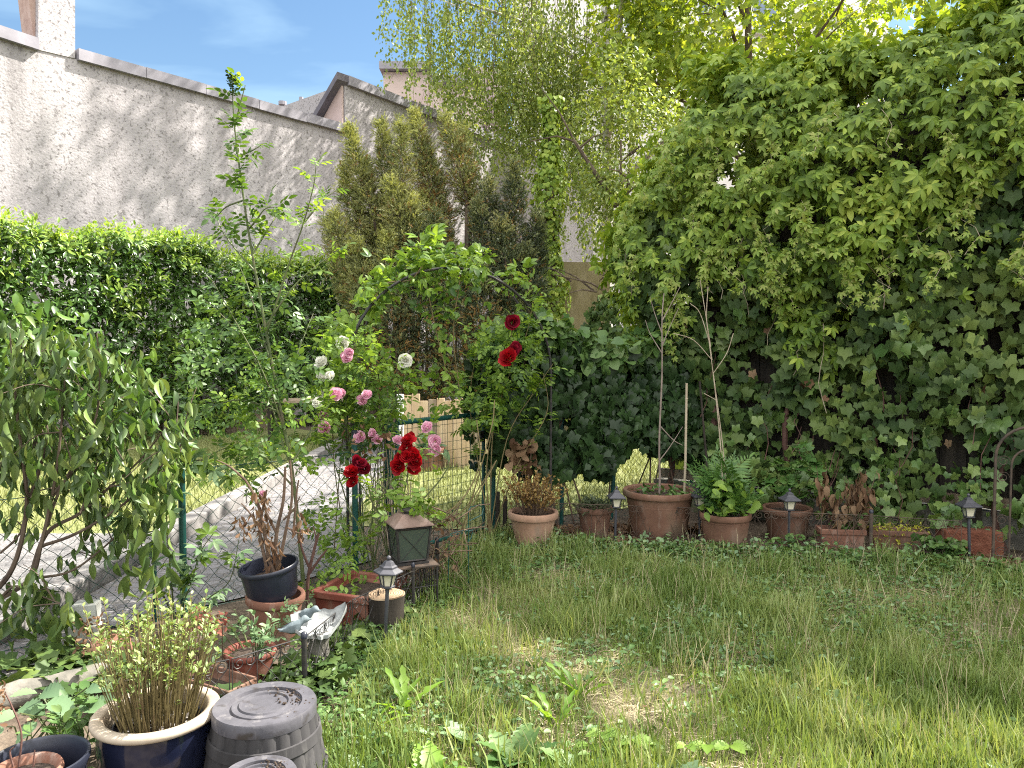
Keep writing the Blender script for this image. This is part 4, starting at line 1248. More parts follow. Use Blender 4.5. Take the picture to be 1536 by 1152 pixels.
P_TALL = np.array([-1.30, 4.14, 0]); tl = tiltm('Y', R(2)) @ tiltm('X', R(2))
pot('flower_pot', 'tall stained terracotta pot carrying a tilted black pot on top', P_TALL, .158, .105, .275, 'terracotta', .045, .014, .06, tilt=tl)
bt_M = tiltm('Y', R(-7)) @ tiltm('X', R(5))
P_BLK = P_TALL + [-.005, -.005, .262]
root = thing('plastic_pot', 'black plastic pot of dead twigs, tilted on top of the tall terracotta pot', 'flower pot', P_BLK)
mb = MB(); mb.lathe([(0, 0), (.128, 0), (.134, .02), (.150, .15), (.158, .152), (.160, .158), (.160, .172), (.156, .176), (.149, .174), (.146, .15), (.139, .095)], P_BLK, 40, M=bt_M); mb.build('pot_body', M['black_plastic'], root, smooth=50)
soil_disc(root, P_BLK, .142, .095, M_=bt_M)
P_PLANT = np.array([-1.26, 3.63, 0])
pot('flower_pot', 'small orange terracotta pot of leafy seedlings behind the grey barrel', P_PLANT, .125, .085, .165, 'terracotta_red', .03, .012, .025)
# glazed pot of reeds
P_GLZ = np.array([-1.267, 2.68, 0])
root = thing('glazed_pot', 'big dark glazed pot with a wide cream rim holding a clump of reedy stems', 'flower pot', P_GLZ)
mb = MB(); mb.lathe([(0, 0), (.12, 0), (.145, .01), (.175, .09), (.192, .19), (.195, .26), (.192, .292)], P_GLZ, 56); mb.build('pot_body', M['black_glaze'], root, smooth=60)
mb = MB(); mb.lathe([(.192, .291), (.209, .297), (.214, .306), (.212, .317), (.204, .322), (.180, .322), (.170, .318), (.165, .30), (.160, .27), (.157, .23)], P_GLZ, 56); mb.build('rim', M['cream_glaze'], root, smooth=60)
soil_disc(root, P_GLZ, .160, .235, lump=.02)
mb = MB(); mb.lathe([(.140, .20), (.143, .298), (.148, .30), (.150, .296), (.146, .20)], P_GLZ + [.004, .0, -.02], 40); mb.build('inner_pot', M['black_plastic'], root, smooth=50)
lv = Leaves(); n = 70; a = ru(0, 2 * PI, n); rr_ = .13 * np.sqrt(ru(0, 1, n))
lv.put(T_SMALL, P_GLZ + np.stack([rr_ * np.cos(a), rr_ * np.sin(a), np.full(n, .265)], 1), rv(n) * [1, 1, .15], UPV + rv(n, .3), .035 * ru(.5, 1.3, n)); lv.build('litter', leafmat('grey_litter', [(.16, .14, .13), (.30, .28, .26), (.42, .40, .38)], .1, .8, tint=(1, .9, .8), spec=.1), root)
# black tub at the lower left with a terracotta pot in it
P_TUB = np.array([-1.52, 2.40, 0])
root = thing('plastic_tub', 'black plastic tub cut off by the lower left corner, with a pot inside', 'tub', P_TUB)
mb = MB(); mb.lathe([(0, 0), (.115, 0), (.12, .01), (.140, .25), (.148, .27), (.152, .285), (.150, .296), (.144, .298), (.138, .29), (.132, .20), (.115, .03), (0, .028)], P_TUB, 48); mb.build('tub_body', M['black_plastic'], root, smooth=50)
P_IN = np.array([-1.545, 2.375, .03])
pot('flower_pot', 'plain terracotta pot sitting inside the black tub in the lower left corner', P_IN, .108, .075, .245, 'terracotta', .03, .008, .03)

# grey half barrels standing upside down
def barrel(label, loc, rt, rb, h, staves=24):
    root = thing('barrel', label, 'barrel planter', loc, 'upturned grey barrels')
    mb = MB(); n = staves * 4
    V = []
    zs = np.linspace(0, 1, 9)
    for z in zs:
        r = rb + (rt - rb) * z ** 1.15
        for j in range(n):
            a = 2 * PI * j / n
            q = r - (.006 if j % 4 == 0 else 0)
            V.append((q * math.cos(a), q * math.sin(a), z * (h - .03)))
    F = [(i * n + j, i * n + (j + 1) % n, (i + 1) * n + (j + 1) % n, (i + 1) * n + j) for i in range(8) for j in range(n)]
    mb.add(np.array(V) + loc, F); mb.build('staves', M['grey_wood'], root, smooth=35)
    for zf in (.30, .74):
        mb = MB(); r = rb + (rt - rb) * zf ** 1.15 ; z = zf * (h - .03); dr = (rb - rt) / h * .018
        mb.lathe([(r + dr, z - .020), (r + .006 + dr, z - .018), (r + .006 - dr, z + .018), (r - dr, z + .020)], loc, 48); mb.build('hoop', M['grey_wood'], root, smooth=50)
    mb = MB()
    mb.lathe([(rt + .004, h - .045), (rt + .005, h - .008), (rt, h), (rt * .74, h), (rt * .72, h - .012), (rt * .66, h - .012), (rt * .64, h - .004), (rt * .52, h - .004), (rt * .50, h + .002), (rt * .47, h + .002), (rt * .45, h - .005), (0, h - .005)], loc, 64)
    mb.build('lid', M['grey_lid'], root, smooth=40)
    mb = MB()
    rr = random.Random(4)
    for i in range(70):
        a = rr.gauss(.5, .5); r = rt * min(.95, abs(rr.gauss(.62, .16))); s_ = rr.uniform(.002, .006)
        mb.lathe([(0, -s_ * .5), (s_, 0), (s_ * .6, s_ * .7), (0, s_)], loc + [r * math.cos(a), r * math.sin(a), h - .002], 5)
    mb.build('soil_crumbs', M['potting_soil'], root)
    return root
P_BAR = np.array([-.888, 2.70, 0]); barrel('upturned grey barrel planter with soil crumbs on its base, right of the glazed pot', P_BAR, .176, .228, .335)
P_BAR2 = np.array([-.765, 2.26, 0]); barrel('grey barrel lid only just showing at the bottom edge, in front of the larger barrel', P_BAR2, .108, .125, .322, 18)

# log stool
P_LOG = np.array([-.72, 4.32, 0])
root = thing('log_stool', 'short log stool with a pale sawn top behind the six sided lamp', 'stool', P_LOG)
mb = MB(); mb.lathe([(0, 0), (.098, 0), (.102, .05), (.098, .12), (.103, .205)], P_LOG, 28, wob=.05); mb.build('bark', M['wood_dark'], root, smooth=60)
mb = MB(); mb.lathe([(.104, .2045), (.103, .212), (0, .213)], P_LOG, 28, wob=.05); mb.build('sawn_top', M['log_face'], root)

# lantern on its wire stand
P_LAN = np.array([-.645, 4.75, 0]); rz = .42
st = thing('wire_stand', 'black wire plant stand with a flat top under the metal lantern', 'stand', P_LAN)
c_, s_ = math.cos(rz), math.sin(rz)
def lp(x, y, z): return P_LAN + np.array([c_ * x - s_ * y, s_ * x + c_ * y, z])
mb = MB(); mb.box(P_LAN + [0, 0, .274], (.30, .30, .012), rz=rz); mb.build('top_plate', M['rust_iron'], st, bevel=.002)
for sx in (-1, 1):
    for sy in (-1, 1):
        mb = MB(); mb.tube([lp(.14 * sx, .14 * sy, 0), lp(.14 * sx, .14 * sy, .267)], .005, 6); mb.build('leg', M['black_iron'], st)
for side in range(4):
    mb = MB()
    for k in range(6):
        u = -.12 + .048 * k
        q = [(u, .14), (u, -.14), (.14, u), (-.14, u)][side]
        mb.tube([lp(q[0], q[1], .03), lp(q[0], q[1], .266)], .0025, 4)
    for z in (.03, .15):
        e = [((-.14, .14), (.14, .14)), ((-.14, -.14), (.14, -.14)), ((.14, -.14), (.14, .14)), ((-.14, -.14), (-.14, .14))][side]
        mb.tube([lp(*e[0], z), lp(*e[1], z)], .003, 4)
    mb.build('wire_side', M['black_iron'], st)
P_L2 = P_LAN + [0, 0, .281]
ln = thing('lantern', 'square metal lantern with greenish glass and crossed wires on the wire stand', 'lantern', P_L2)
def sqring(k, z): return [lp(sx * k, sy * k, .281 + z) for sx, sy in ((-1, -1), (1, -1), (1, 1), (-1, 1))]
mb = MB()
mb.box(P_L2 + [0, 0, .008], (.20, .20, .014), rz=rz)
b0, b1 = sqring(.088, .015), sqring(.108, .235)
for i in range(4): mb.tube([b0[i], b1[i]], .009, 4)
for i in range(4):
    mb.tube([b0[i] + [0, 0, .008], b0[(i + 1) % 4] + [0, 0, .008]], .008, 4); mb.tube([b1[i] - [0, 0, .008], b1[(i + 1) % 4] - [0, 0, .008]], .010, 4)
mb.build('frame', M['black_iron'], ln)
for i in range(4):
    j = (i + 1) % 4
    q0, q1, q2, q3 = b0[i], b0[j], b1[j], b1[i]; cc = (q0 + q1 + q2 + q3) / 4
    ins = [p + (cc - p) * .05 for p in (q0, q1, q2, q3)]
    mb = MB(); nrm = cc - P_L2; nrm[2] = 0; nrm /= np.linalg.norm(nrm)
    mb.add([p - nrm * .002 for p in ins] + [p + nrm * .001 for p in ins], [(3, 2, 1, 0), (4, 5, 6, 7), (0, 1, 5, 4), (1, 2, 6, 5), (2, 3, 7, 6), (3, 0, 4, 7)]); f = mb.build('pane', M['pane'], ln)
    mb = MB(); mb.tube([q0 + nrm * .004, q2 + nrm * .004], .0016, 4); mb.tube([q1 + nrm * .006, q3 + nrm * .006], .0016, 4); mb.build('wire_cross', M['black_iron'], f)
mb = MB()
r0, r1, r2 = sqring(.128, .236), sqring(.125, .245), sqring(.058, .300)
V = r0 + r1 + r2
F = [(3, 2, 1, 0), (8, 9, 10, 11)]
for a_ in (0, 4):
    for i in range(4): F.append((a_ + i, a_ + (i + 1) % 4, a_ + 4 + (i + 1) % 4, a_ + 4 + i))
mb.add(V, F); mb.build('roof', surf('rusted_brown_roof', [(.10, .065, .055), (.16, .11, .09), (.20, .15, .13)], 8, .75, .2, 50), ln, bevel=.003)
mb = MB(); mb.lathe([(.03, .299), (.03, .315), (.042, .317), (.042, .326), (.02, .334), (0, .335)], P_L2, 20); mb.build('vent_cap', M['black_iron'], ln, smooth=50)
mb = MB(); mb.lathe([(0, .016), (.03, .016), (.03, .10), (.004, .102), (.003, .112), (0, .112)], P_L2, 16); mb.build('candle', M['white_paint'], ln, smooth=50)

# solar path lamps
def path_lamp(label, loc, hexa):
    root = thing('path_lamp', label, 'garden lamp', loc, 'solar lamps on stakes')
    loc = np.array(loc, float); n = 6 if hexa else 4
    rot = rotm('Z', PI / n if not hexa else 0.1)
    k = 1.0 if hexa else 1.0
    mb = MB(); mb.lathe([(0, -.03), (.010, 0), (.0105, .335), (0, .335)], loc, 12); mb.build('stake', M['lamp_metal'], root, smooth=50)
    mb = MB(); mb.lathe([(0, .325), (.028, .326), (.042, .333), (.042, .338), (.034, .342), (0, .342)], loc, n, M=rot)
    for j in range(n):
        a = 2 * PI * j / n
        p0 = rot @ np.array([.034 * math.cos(a), .034 * math.sin(a), .34]); p1 = rot @ np.array([.052 * math.cos(a), .052 * math.sin(a), .412])
        mb.tube([loc + p0, loc + p1], .0038, 4)
    mb.build('cage', M['lamp_metal'], root)
    mb = MB(); mb.lathe([(0, .341), (.031, .342), (.048, .411), (0, .411)], loc, n, M=rot); mb.build('diffuser', M['lamp_glass'], root)
    mb = MB()
    ro = .080 if hexa else .094
    pr = [(0, .410), (ro - .006, .408), (ro, .412), (ro, .419), (ro * .62, .436), (ro * .60, .446), (ro * .46, .452), (ro * .30, .472), (ro * .16, .474)]
    if not hexa: pr = [(0, .410), (ro - .006, .408), (ro, .412), (ro, .420), (ro * .55, .443), (ro * .34, .458), (ro * .34, .466), (.012, .478)]
    mb.lathe(pr + [(0, pr[-1][1] + .001)], loc, n, M=rot)
    cap = mb.build('roof', M['lamp_metal'], root, bevel=.0015)
    mb = MB(); z = pr[-1][1]; mb.lathe([(.008, z), (.007, z + .007), (.013, z + .014), (.011, z + .022), (0, z + .030)], loc, 10); mb.build('finial', M['lamp_metal'], cap, smooth=50)
    return root
lh_ = path_lamp('six sided black solar lamp with cream panes beside the log stool', (-.685, 4.06, 0), True)
lh_.rotation_euler = (0, R(3), 0)
l0 = path_lamp('square solar lamp leftmost of the four, between the small pot and the big tub', (.83, 6.13, 0), False)
d1 = dup(l0, (1.54, 6.22, 0), .2, 'square solar lamp standing by the fern pot')
dup(l0, (2.20, 6.03, 0), .1, 'square solar lamp in front of the wide bowl pot')
d2 = dup(l0, (3.44, 5.70, 0), -.1, 'square solar lamp beside the brick red block planter', 1.04)
d1.rotation_euler = (R(2), R(-2.5), .2); d2.rotation_euler = (R(-1.5), R(-1.5), -.1); l0.rotation_euler = (0, R(1.5), .05)

# bird bath
P_BB = np.array([-.97, 3.78, 0])
bb = thing('bird_bath', 'pale stone leaf shaped bird dish on a dark stubby pedestal, beside the wire edging', 'bird bath', P_BB)
mb = MB(); mb.lathe([(0, 0), (.075, 0), (.078, .03), (.058, .06), (.05, .13), (.062, .185), (.07, .20), (0, .20)], P_BB, 24); mb.build('pedestal', M['stone_dark'], bb, smooth=50)
# leaf dish: grid with thickness, tapering to an upturned stalk
mb = MB(); nu, nv = 16, 9
ax = np.array([.82, .50, 0]); ax /= np.linalg.norm(ax); ay = np.array([-ax[1], ax[0], 0])
top = []
for i in range(nu):
    t = i / (nu - 1); u = -.125 + .27 * t
    hw = .085 * math.sin(PI * min(1, (.06 + t * .94) ** .8)) ** .7 + .006
    if t > .72: hw = max(.011, hw * .8)
    for j in range(nv):
        v = (j / (nv - 1) * 2 - 1)
        wavy = 1 + .10 * math.sin(i * 2.4 + (j > 4) * 1.3) * abs(v)
        z = .212 + .030 * abs(v) ** 2 + .022 * (2 * t - 1) ** 2 + (.05 * max(0, t - .78) / .22) + .004 * math.sin(v * 9 + i)
        top.append(P_BB + ax * u + ay * v * hw * wavy + [0, 0, z + .45 * v * hw])
top = np.array(top); bot = top - [0, 0, .018]; N_ = nu * nv
F = []
for i in range(nu - 1):
    for j in range(nv - 1):
        a = i * nv + j
        F.append((a, a + nv, a + nv + 1, a + 1)); F.append((N_ + a, N_ + a + 1, N_ + a + nv + 1, N_ + a + nv))
edge = [i * nv for i in range(nu)] + [(nu - 1) * nv + j for j in range(1, nv)] + [i * nv + nv - 1 for i in range(nu - 2, -1, -1)] + [j for j in range(nv - 2, 0, -1)]
for q in range(len(edge)):
    a, b = edge[q], edge[(q + 1) % len(edge)]
    F.append((a, b, N_ + b, N_ + a))
mb.add(np.vstack([top, bot]), F); mb.build('dish', M['stone_bird'], bb, smooth=60)
def bird(label, c, yaw, s=1.0, head=-.1):
    """one continuous cast bird: body, tail, raised head with beak, closed wings"""
    root = thing('bird_figure', label, 'bird figure', c, 'stone birds on the dish')
    mb = MB()
    # spine cross-sections from beak tip to tail tip: (x, z, half width, half height)
    secs = [(.062, .054, .001, .001), (.050, .054, .004, .004), (.044, .056, .010, .010), (.034, .059, .0155, .016), (.024, .057, .016, .017), (.014, .047, .016, .018), (.004, .036, .021, .023), (-.012, .029, .026, .027), (-.03, .026, .024, .024), (-.046, .024, .016, .016), (-.056, .024, .010, .008), (-.066, .026, .010, .004), (-.080, .029, .011, .0025), (-.084, .030, .004, .001)]
    n = 12; V, F = [], []
    for x, z, w, h in secs:
        for j in range(n):
            a = 2 * PI * j / n
            V.append((x * s, w * math.cos(a) * s, (z + h * math.sin(a)) * s))
    k = len(secs)
    for i in range(k - 1):
        for j in range(n): F.append((i * n + j, (i + 1) * n + j, (i + 1) * n + (j + 1) % n, i * n + (j + 1) % n))
    RZ = rotm('Z', yaw)
    mb.add(np.array(V) @ RZ.T + c, F); mb.build('body', M['stone_grey'], root, smooth=70)
    for sg in (-1, 1):
        mb = MB(); V = []
        for i, (x, hz, zz) in enumerate(((.006, .010, .036), (-.012, .017, .032), (-.034, .014, .029), (-.06, .007, .026), (-.078, .002, .025))):
            y = sg * (.0215, .0275, .0255, .016, .010)[i]
            V += [(x * s, y * s, (zz + hz) * s), (x * s, (y + sg * .003) * s, zz * s), (x * s, y * s, (zz - hz) * s)]
        F = []
        for i in range(4):
            for j in range(2): F.append((i * 3 + j, (i + 1) * 3 + j, (i + 1) * 3 + j + 1, i * 3 + j + 1))
        mb.add(np.array(V) @ RZ.T + c, F); mb.build('wing', M['stone_grey'], root, smooth=60)
    return root
bird('grey stone bird nearest the lawn on the pale leaf dish', P_BB + [-.085, -.060, .205], R(25), 1.15)
bird('grey stone bird farther back on the pale leaf dish, head raised', P_BB + [-.05, .03, .235], R(-20), 1.1)

# odds and ends at the left
mb = MB()
p = g(0, 1068); q = g(178, 1022)
t = np.linspace(-.5, 1, 10)
mb.tube([p + (q - p) * k + [0, 0, .055 + .006 * math.sin(k * 9)] for k in t], [.058 + .006 * math.sin(k * 14) for k in t], 12)
tag(mb.build('edging_log', M['stone_dark'], org=p, smooth=60), 'mossy grey edging log lying at the left below the leafy weeds', 'log')
P_FALL = np.array([-2.02, 3.78, 0])
root = thing('flower_pot', 'terracotta pot lying on its side behind the mossy log', 'flower pot', P_FALL)
mb = MB(); Mt = rotm('Z', R(35)) @ rotm('Y', R(82)); mb.lathe(pot_profile(.09, .062, .17, .03, .01, soil=.13) + [(0, .03)], P_FALL + [-.06, -.04, .085], 32, M=Mt); mb.build('pot_body', M['terracotta'], root, smooth=50)
P_BOX = np.array([-2.28, 4.05, 0])
root = thing('electric_box', 'small grey green two part box standing at the foot of the wire fence', 'box', P_BOX)
mb = MB(); mb.box(P_BOX + [0, 0, .07], (.15, .12, .14), rz=.2); mb.build('base', surf('grey_green_plastic', [(.26, .27, .24), (.34, .35, .31)], 5, .6, .05), root, bevel=.006)
mb = MB(); mb.box(P_BOX + [0, 0, .195], (.13, .105, .11), rz=.2, taper=.92); mb.build('lid', surf('pale_grey_plastic', [(.34, .35, .33), (.42, .43, .40)], 5, .6, .05), root, bevel=.006)

# ------------------------------------------------------------------ fences and gate
def chainlink(parent, a, b, h, step, r, z0=.03, jit=.0, seed=1, mat='green_wire'):
    rr = random.Random(seed)
    a = np.array(a, float); b = np.array(b, float); L_ = np.linalg.norm(b - a); u = (b - a) / L_
    nrm = np.array([u[1], -u[0], 0])
    mb = MB()
    k = int((L_ + h) / step) + 1
    for i in range(k):
        for sg in (1, -1):
            s0 = i * step - h if sg == 1 else i * step
            pts = []
            m = int(h / (step / 2)) + 1
            for q in range(m + 1):
                z = h * q / m; s = s0 + z if sg == 1 else s0 - z
                if -.001 <= s <= L_ + .001:
                    js = rr.gauss(0, jit); pts.append(a + u * (s + js) + nrm * (r * (1 if q % 2 else -1) * sg) + [0, 0, z0 + z + rr.gauss(0, jit)])
            if len(pts) > 1: mb.tube(pts, r, 3, caps=False)
    for z in (z0, z0 + h): mb.tube([a + [0, 0, z], (a + b) / 2 + [0, 0, z - .012], b + [0, 0, z]], r * 1.4, 4)
    return mb.build('wire_mesh', M[mat], parent)
def post(parent, p, h, r, name='post', mat='green_metal', lean=(0, 0)):
    p = np.array(p, float); mb = MB()
    mb.tube([p - [0, 0, .05], p + [lean[0], lean[1], h]], r, 12); q = mb.build(name, M[mat], parent, smooth=50)
    mb = MB(); e = p + [lean[0], lean[1], h]; mb.lathe([(r + .003, -.015), (r + .003, .004), (r * .6, .012), (0, .014)], e, 12); mb.build('cap', M['black_plastic'], q, smooth=50)
LF0, LF1, LF2, LF3 = np.array([-3.3, 3.45, 0]), np.array([-1.97, 4.54, 0]), np.array([-1.1, 5.33, 0]), np.array([-.92, 5.70, 0])
lf = thing('wire_fence', 'dark green diamond wire fence with thin posts on the left, along the cobbled path', 'fence', LF1)
post(lf, LF1, .95, .021); post(lf, LF2, 1.03, .021); post(lf, LF1 + [-.13, -.09, 0], .42, .012)
chainlink(lf, LF0, LF1, .80, .095, .0019, jit=.006, seed=2); chainlink(lf, LF1, LF2, .86, .095, .0019, jit=.006, seed=3); chainlink(lf, LF2, LF3, .90, .095, .0019, jit=.006, seed=4)
rf_ = thing('wire_fence', 'dark green wire fence under the ivy hedge, right of the gate', 'fence', FA)
chainlink(rf_, FA, FB, .95, .062, .0016, jit=.003, seed=5)
post(rf_, FA + FU * .68, 1.05, .02); post(rf_, FA + FU * 1.2, .9, .02, lean=(.05, 0)); post(rf_, FB, 1.05, .02)
G1, G2 = np.array([-.90, 5.75, 0]), np.array([-.22, 6.62, 0])
gt = thing('wire_gate', 'green tubular garden gate filled with square wire mesh under the rose arch', 'gate', G1)
mb = MB(); h = 1.05
a, b = G1 + (G2 - G1) * .04, G1 + (G2 - G1) * .96
mb.tube([a + [0, 0, h], b + [0, 0, h]], .021, 12); mb.tube([a + [0, 0, .06], b + [0, 0, .06]], .016, 12); mb.tube([a + [0, 0, .05], a + [0, 0, h]], .016, 12); mb.tube([b + [0, 0, .05], b + [0, 0, h]], .016, 12)
mb.build('frame', M['green_metal'], gt, smooth=50)
mb = MB(); L_ = np.linalg.norm(b - a); k = int(L_ / .058)
for i in range(1, k + 1): p = a + (b - a) * i / (k + 1); mb.tube([p + [0, 0, .06], p + [0, 0, h]], .0017, 4)
for i in range(1, 14): mb.tube([a + [0, 0, .06 + i * .072], b + [0, 0, .06 + i * .072]], .0017, 4)
mb.build('wire_mesh', M['green_wire'], gt)
mb = MB(); p = b + [-.02, -.03, .86]; mb.box(p, (.05, .035, .09), rz=.9); mb.build('latch', M['black_iron'], gt, bevel=.004)
gp = thing('gate_post', 'stout green gate post tangled with dry stems, left of the gate', 'post', LF3)
mb = MB(); mb.tube([LF3 + [0, 0, -.05], LF3 + [.0, 0, 1.05]], .035, 14); mb.build('pole', M['green_metal'], gp, smooth=50)
mb = MB()
for i in range(26):
    x = random.uniform(-.09, .16); z1 = random.uniform(.5, 1.1); t = np.linspace(0, 1, 5)
    mb.tube(LF3 + np.stack([x + np.cumsum(rng.normal(0, .012, 5)) + .05 * t * random.uniform(-1, 1), -.05 + rng.normal(0, .02, 5), t * z1], 1), .004, 4, caps=False)
mb.build('dry_stems', M['twig_pale'], gp)
gp2 = thing('gate_post', 'slim green gate post on the right of the gate beside the dry shrub', 'post', FA)
mb = MB(); mb.tube([FA + [0, 0, -.05], FA + [0, 0, 1.12]], .026, 14); mb.build('pole', M['green_metal'], gp2, smooth=50)
mb = MB(); mb.box(FA + [-.02, -.03, .92], (.07, .05, .04)); mb.build('hinge', M['black_iron'], gp2)
# short dark stakes beside the dry pot
for i, (px, h_, lab) in enumerate(((746, .40, 'short rotten wooden stake left of the pale pot, nearer the gate'), (757, .36, 'short rotten wooden stake close against the pale pot'))):
    p = g(px, 808); mb = MB(); mb.tube([p - [0, 0, .05], p + [.005, 0, h_]], [.022, .018], 7); tag(mb.build('stake', M['wood_dark'], org=p), lab, 'stake', 'stakes by the gate')

# scroll edging
def scroll_panel(parent, a, b, h, pitch=.115, r=.0022, curl=True):
    a = np.array(a, float); b = np.array(b, float); L_ = np.linalg.norm(b - a); u = (b - a) / L_
    mb = MB(); k = max(1, int(round(L_ / pitch)))
    P = lambda s, z: a + u * s + np.array([0, 0, z])
    mb.tube([P(0, h), P(L_, h)], r * 1.3, 6); mb.tube([P(0, .07), P(L_, .07)], r * 1.1, 6)
    w = L_ / k
    for i in range(k + 1): mb.tube([P(i * w, .0), P(i * w, h)], r, 5)
    for i in range(k):
        for sg in (1, -1):
            cx = (i + (.27 if sg == 1 else .73)) * w
            t = np.linspace(0, 1, 22); ang = PI / 2 + sg * t * 2.9 * PI; rad = w * .25 * (1 - .72 * t)
            pts = [P(cx + ra * math.cos(an) , h - w * .26 + ra * math.sin(an)) for an, ra in zip(ang, rad)]
            mb.tube(pts, r * .9, 4, caps=False)
            t2 = np.linspace(0, 1, 18); ang = -PI / 2 - sg * t2 * 2.4 * PI; rad = w * .22 * (1 - .7 * t2)
            mb.tube([P(cx + ra * math.cos(an), .07 + w * .24 + ra * math.sin(an)) for an, ra in zip(ang, rad)], r * .9, 4, caps=False)
            mb.tube([P(cx - sg * w * .25, h - w * .3), P((i + .5) * w, (h + .07) / 2), P(cx - sg * w * .22, .07 + w * .2)], r * .9, 4, caps=False)
    return mb.build('scroll_panel', M['rust_iron'] if curl else M['black_iron'], parent)
se = thing('scroll_edging', 'low brown scrolled wire edging in front of the potted row by the ivy', 'fence', (1.5, 6.2, 0))
pts = [np.array(q) for q in ((.30, 6.35, 0), (.90, 6.24, 0), (1.56, 6.12, 0), (2.18, 5.98, 0), (2.77, 5.86, 0), (3.36, 5.66, 0))]
for i in range(5): scroll_panel(se, pts[i] + (pts[i + 1] - pts[i]) * .015, pts[i + 1] - (pts[i + 1] - pts[i]) * .015, .325)
for q in (pts[4],): post(se, q, .36, .014, mat='rust_iron')
sl = thing('scroll_edging', 'low black scrolled wire edging beside the grey barrel and bird dish', 'fence', (-.97, 3.52, 0))
ptl = [np.array(q) for q in ((-1.62, 3.02, 0), (-1.22, 3.27, 0), (-.97, 3.52, 0), (-.86, 4.05, 0), (-.60, 4.60, 0), (-.50, 5.06, 0))]
for i in range(5): scroll_panel(sl, ptl[i] + (ptl[i + 1] - ptl[i]) * .015, ptl[i + 1] - (ptl[i + 1] - ptl[i]) * .015, .26, r=.0022, curl=False)
post(sl, ptl[2], .275, .013, mat='black_iron'); post(sl, ptl[5], .34, .012, mat='black_iron'); post(sl, ptl[4], .30, .009, mat='black_iron')

# small arched trellis at the right edge
AT = np.array([3.59, 5.66, 0])
tr = thing('arched_trellis', 'brown iron arched trellis with scrolls, cut off by the right edge', 'trellis', AT)
def hoop(mb, c, w, h, r, u=np.array([.90, -.43, 0])):
    pts = [c + [0, 0, -.02]] + [c + u * (w / 2 - w / 2 * math.cos(t)) + [0, 0, h - w / 2 + w / 2 * math.sin(t)] for t in np.linspace(0, PI, 17)] + [c + u * w + [0, 0, -.02]]
    mb.tube(pts, r, 8)
mb = MB(); hoop(mb, AT, .46, 1.04, .011); mb.build('outer_arch', M['rust_iron'], tr, smooth=50)
ua = np.array([.90, -.43, 0])
mb = MB(); hoop(mb, AT + ua * .10, .26, .88, .008); mb.build('inner_arch', M['rust_iron'], tr, smooth=50)
mb = MB()
for z in (.1, .2, .34, .66, .78): 
    t = np.linspace(0, 1, 20); an = t * 3 * PI; ra = .042 * (1 - .7 * t)
    mb.tube([AT + ua * (.05 + q * math.cos(w_)) + [0, 0, z + q * math.sin(w_)] for q, w_ in zip(ra, an)], .0028, 4, caps=False)
    mb.tube([AT + ua * (.41 + q * math.cos(w_)) + [0, 0, z + q * math.sin(w_)] for q, w_ in zip(ra, an)], .0028, 4, caps=False)
mb.tube([AT + [0, 0, .07], AT + ua * .46 + [0, 0, .07]], .006, 6)
mb.build('scrolls', M['rust_iron'], tr)

# rose arch
ra_ = thing('rose_arch', 'round topped dark tube arch over the gate, partly wrapped in leaves', 'arch', (-.5, 6.15, 0))
def arch_hoop(a, b, zs, zt, r=.0115):
    a = np.array(a, float); b = np.array(b, float); c = (a + b) / 2; hw = (b - a) / 2
    pts = [a + [0, 0, -.05], a + [0, 0, zs * .5]] + [c - hw * math.cos(t) + [0, 0, zs + (zt - zs) * math.sin(t)] for t in np.linspace(0, PI, 25)] + [b + [0, 0, zs * .5], b + [0, 0, -.05]]
    return pts
h1 = arch_hoop((-1.235, 5.72, 0), (.33, 6.5, 0), 1.42, 2.25); h2_ = arch_hoop((-1.31, 6.55, 0), (.21, 7.15, 0), 1.42, 2.42)
mb = MB(); mb.tube(h1, .0115, 8); mb.build('hoop', M['black_iron'], ra_, smooth=50)
mb = MB(); mb.tube(h2_, .0115, 8); mb.build('hoop', M['black_iron'], ra_, smooth=50)
for i in (1, 4, 8, 14, 19, 23, 27):
    mb = MB(); mb.tube([h1[i], h2_[i]], .006, 6); mb.build('rung', M['black_iron'], ra_)

# green hoop support in the grass by the edging
hp = np.array([-.42, 4.95, 0])
mb = MB(); mb.tube([hp + [0, 0, -.05], hp + [.01, 0, .38], hp + [.02, .02, .40], hp + [.10, .06, .41], hp + [.16, .10, .40], hp + [.15, .06, .36], hp + [.13, .02, .34]], .0035, 6); mb.tube([hp + [.135, .03, -.05], hp + [.135, .03, .55], hp + [.15, .05, .57], hp + [.20, .10, .57], hp + [.23, .12, .545], hp + [.22, .08, .51], hp + [.14, .03, .48]], .0035, 6)
tag(mb.build('plant_support', M['green_metal'], org=hp), 'thin green wire plant support with looped tops, right of the lantern', 'plant support')
# canes in the back row
mb = MB(); p = g(1024, 810); e = at(1030, 575, p[1]); mb.tube([p - [0, 0, .05], (p + e) / 2 + [.006, 0, 0], e], [.0115, .011, .010], 8)
for z in (.3, .62, .95, 1.2): mb.lathe([(.0105, -.006), (.0135, 0), (.0105, .006)], p + (e - p) * (z / 1.33) + [.003, 0, 0], 8)
tag(mb.build('bamboo_cane', M['cane'], org=p, smooth=50), 'straight pale cane stuck upright in front of the big tub', 'cane')
mb = MB(); p = g(1062, 790); mb.tube([p - [0, 0, .05], p + [-.02, .0, .6], p + [-.09, 0, 1.32]], .010, 7); tag(mb.build('wooden_stake', M['wood_dark'], org=p), 'dim leaning stake in the shadow left of the fern', 'stake')
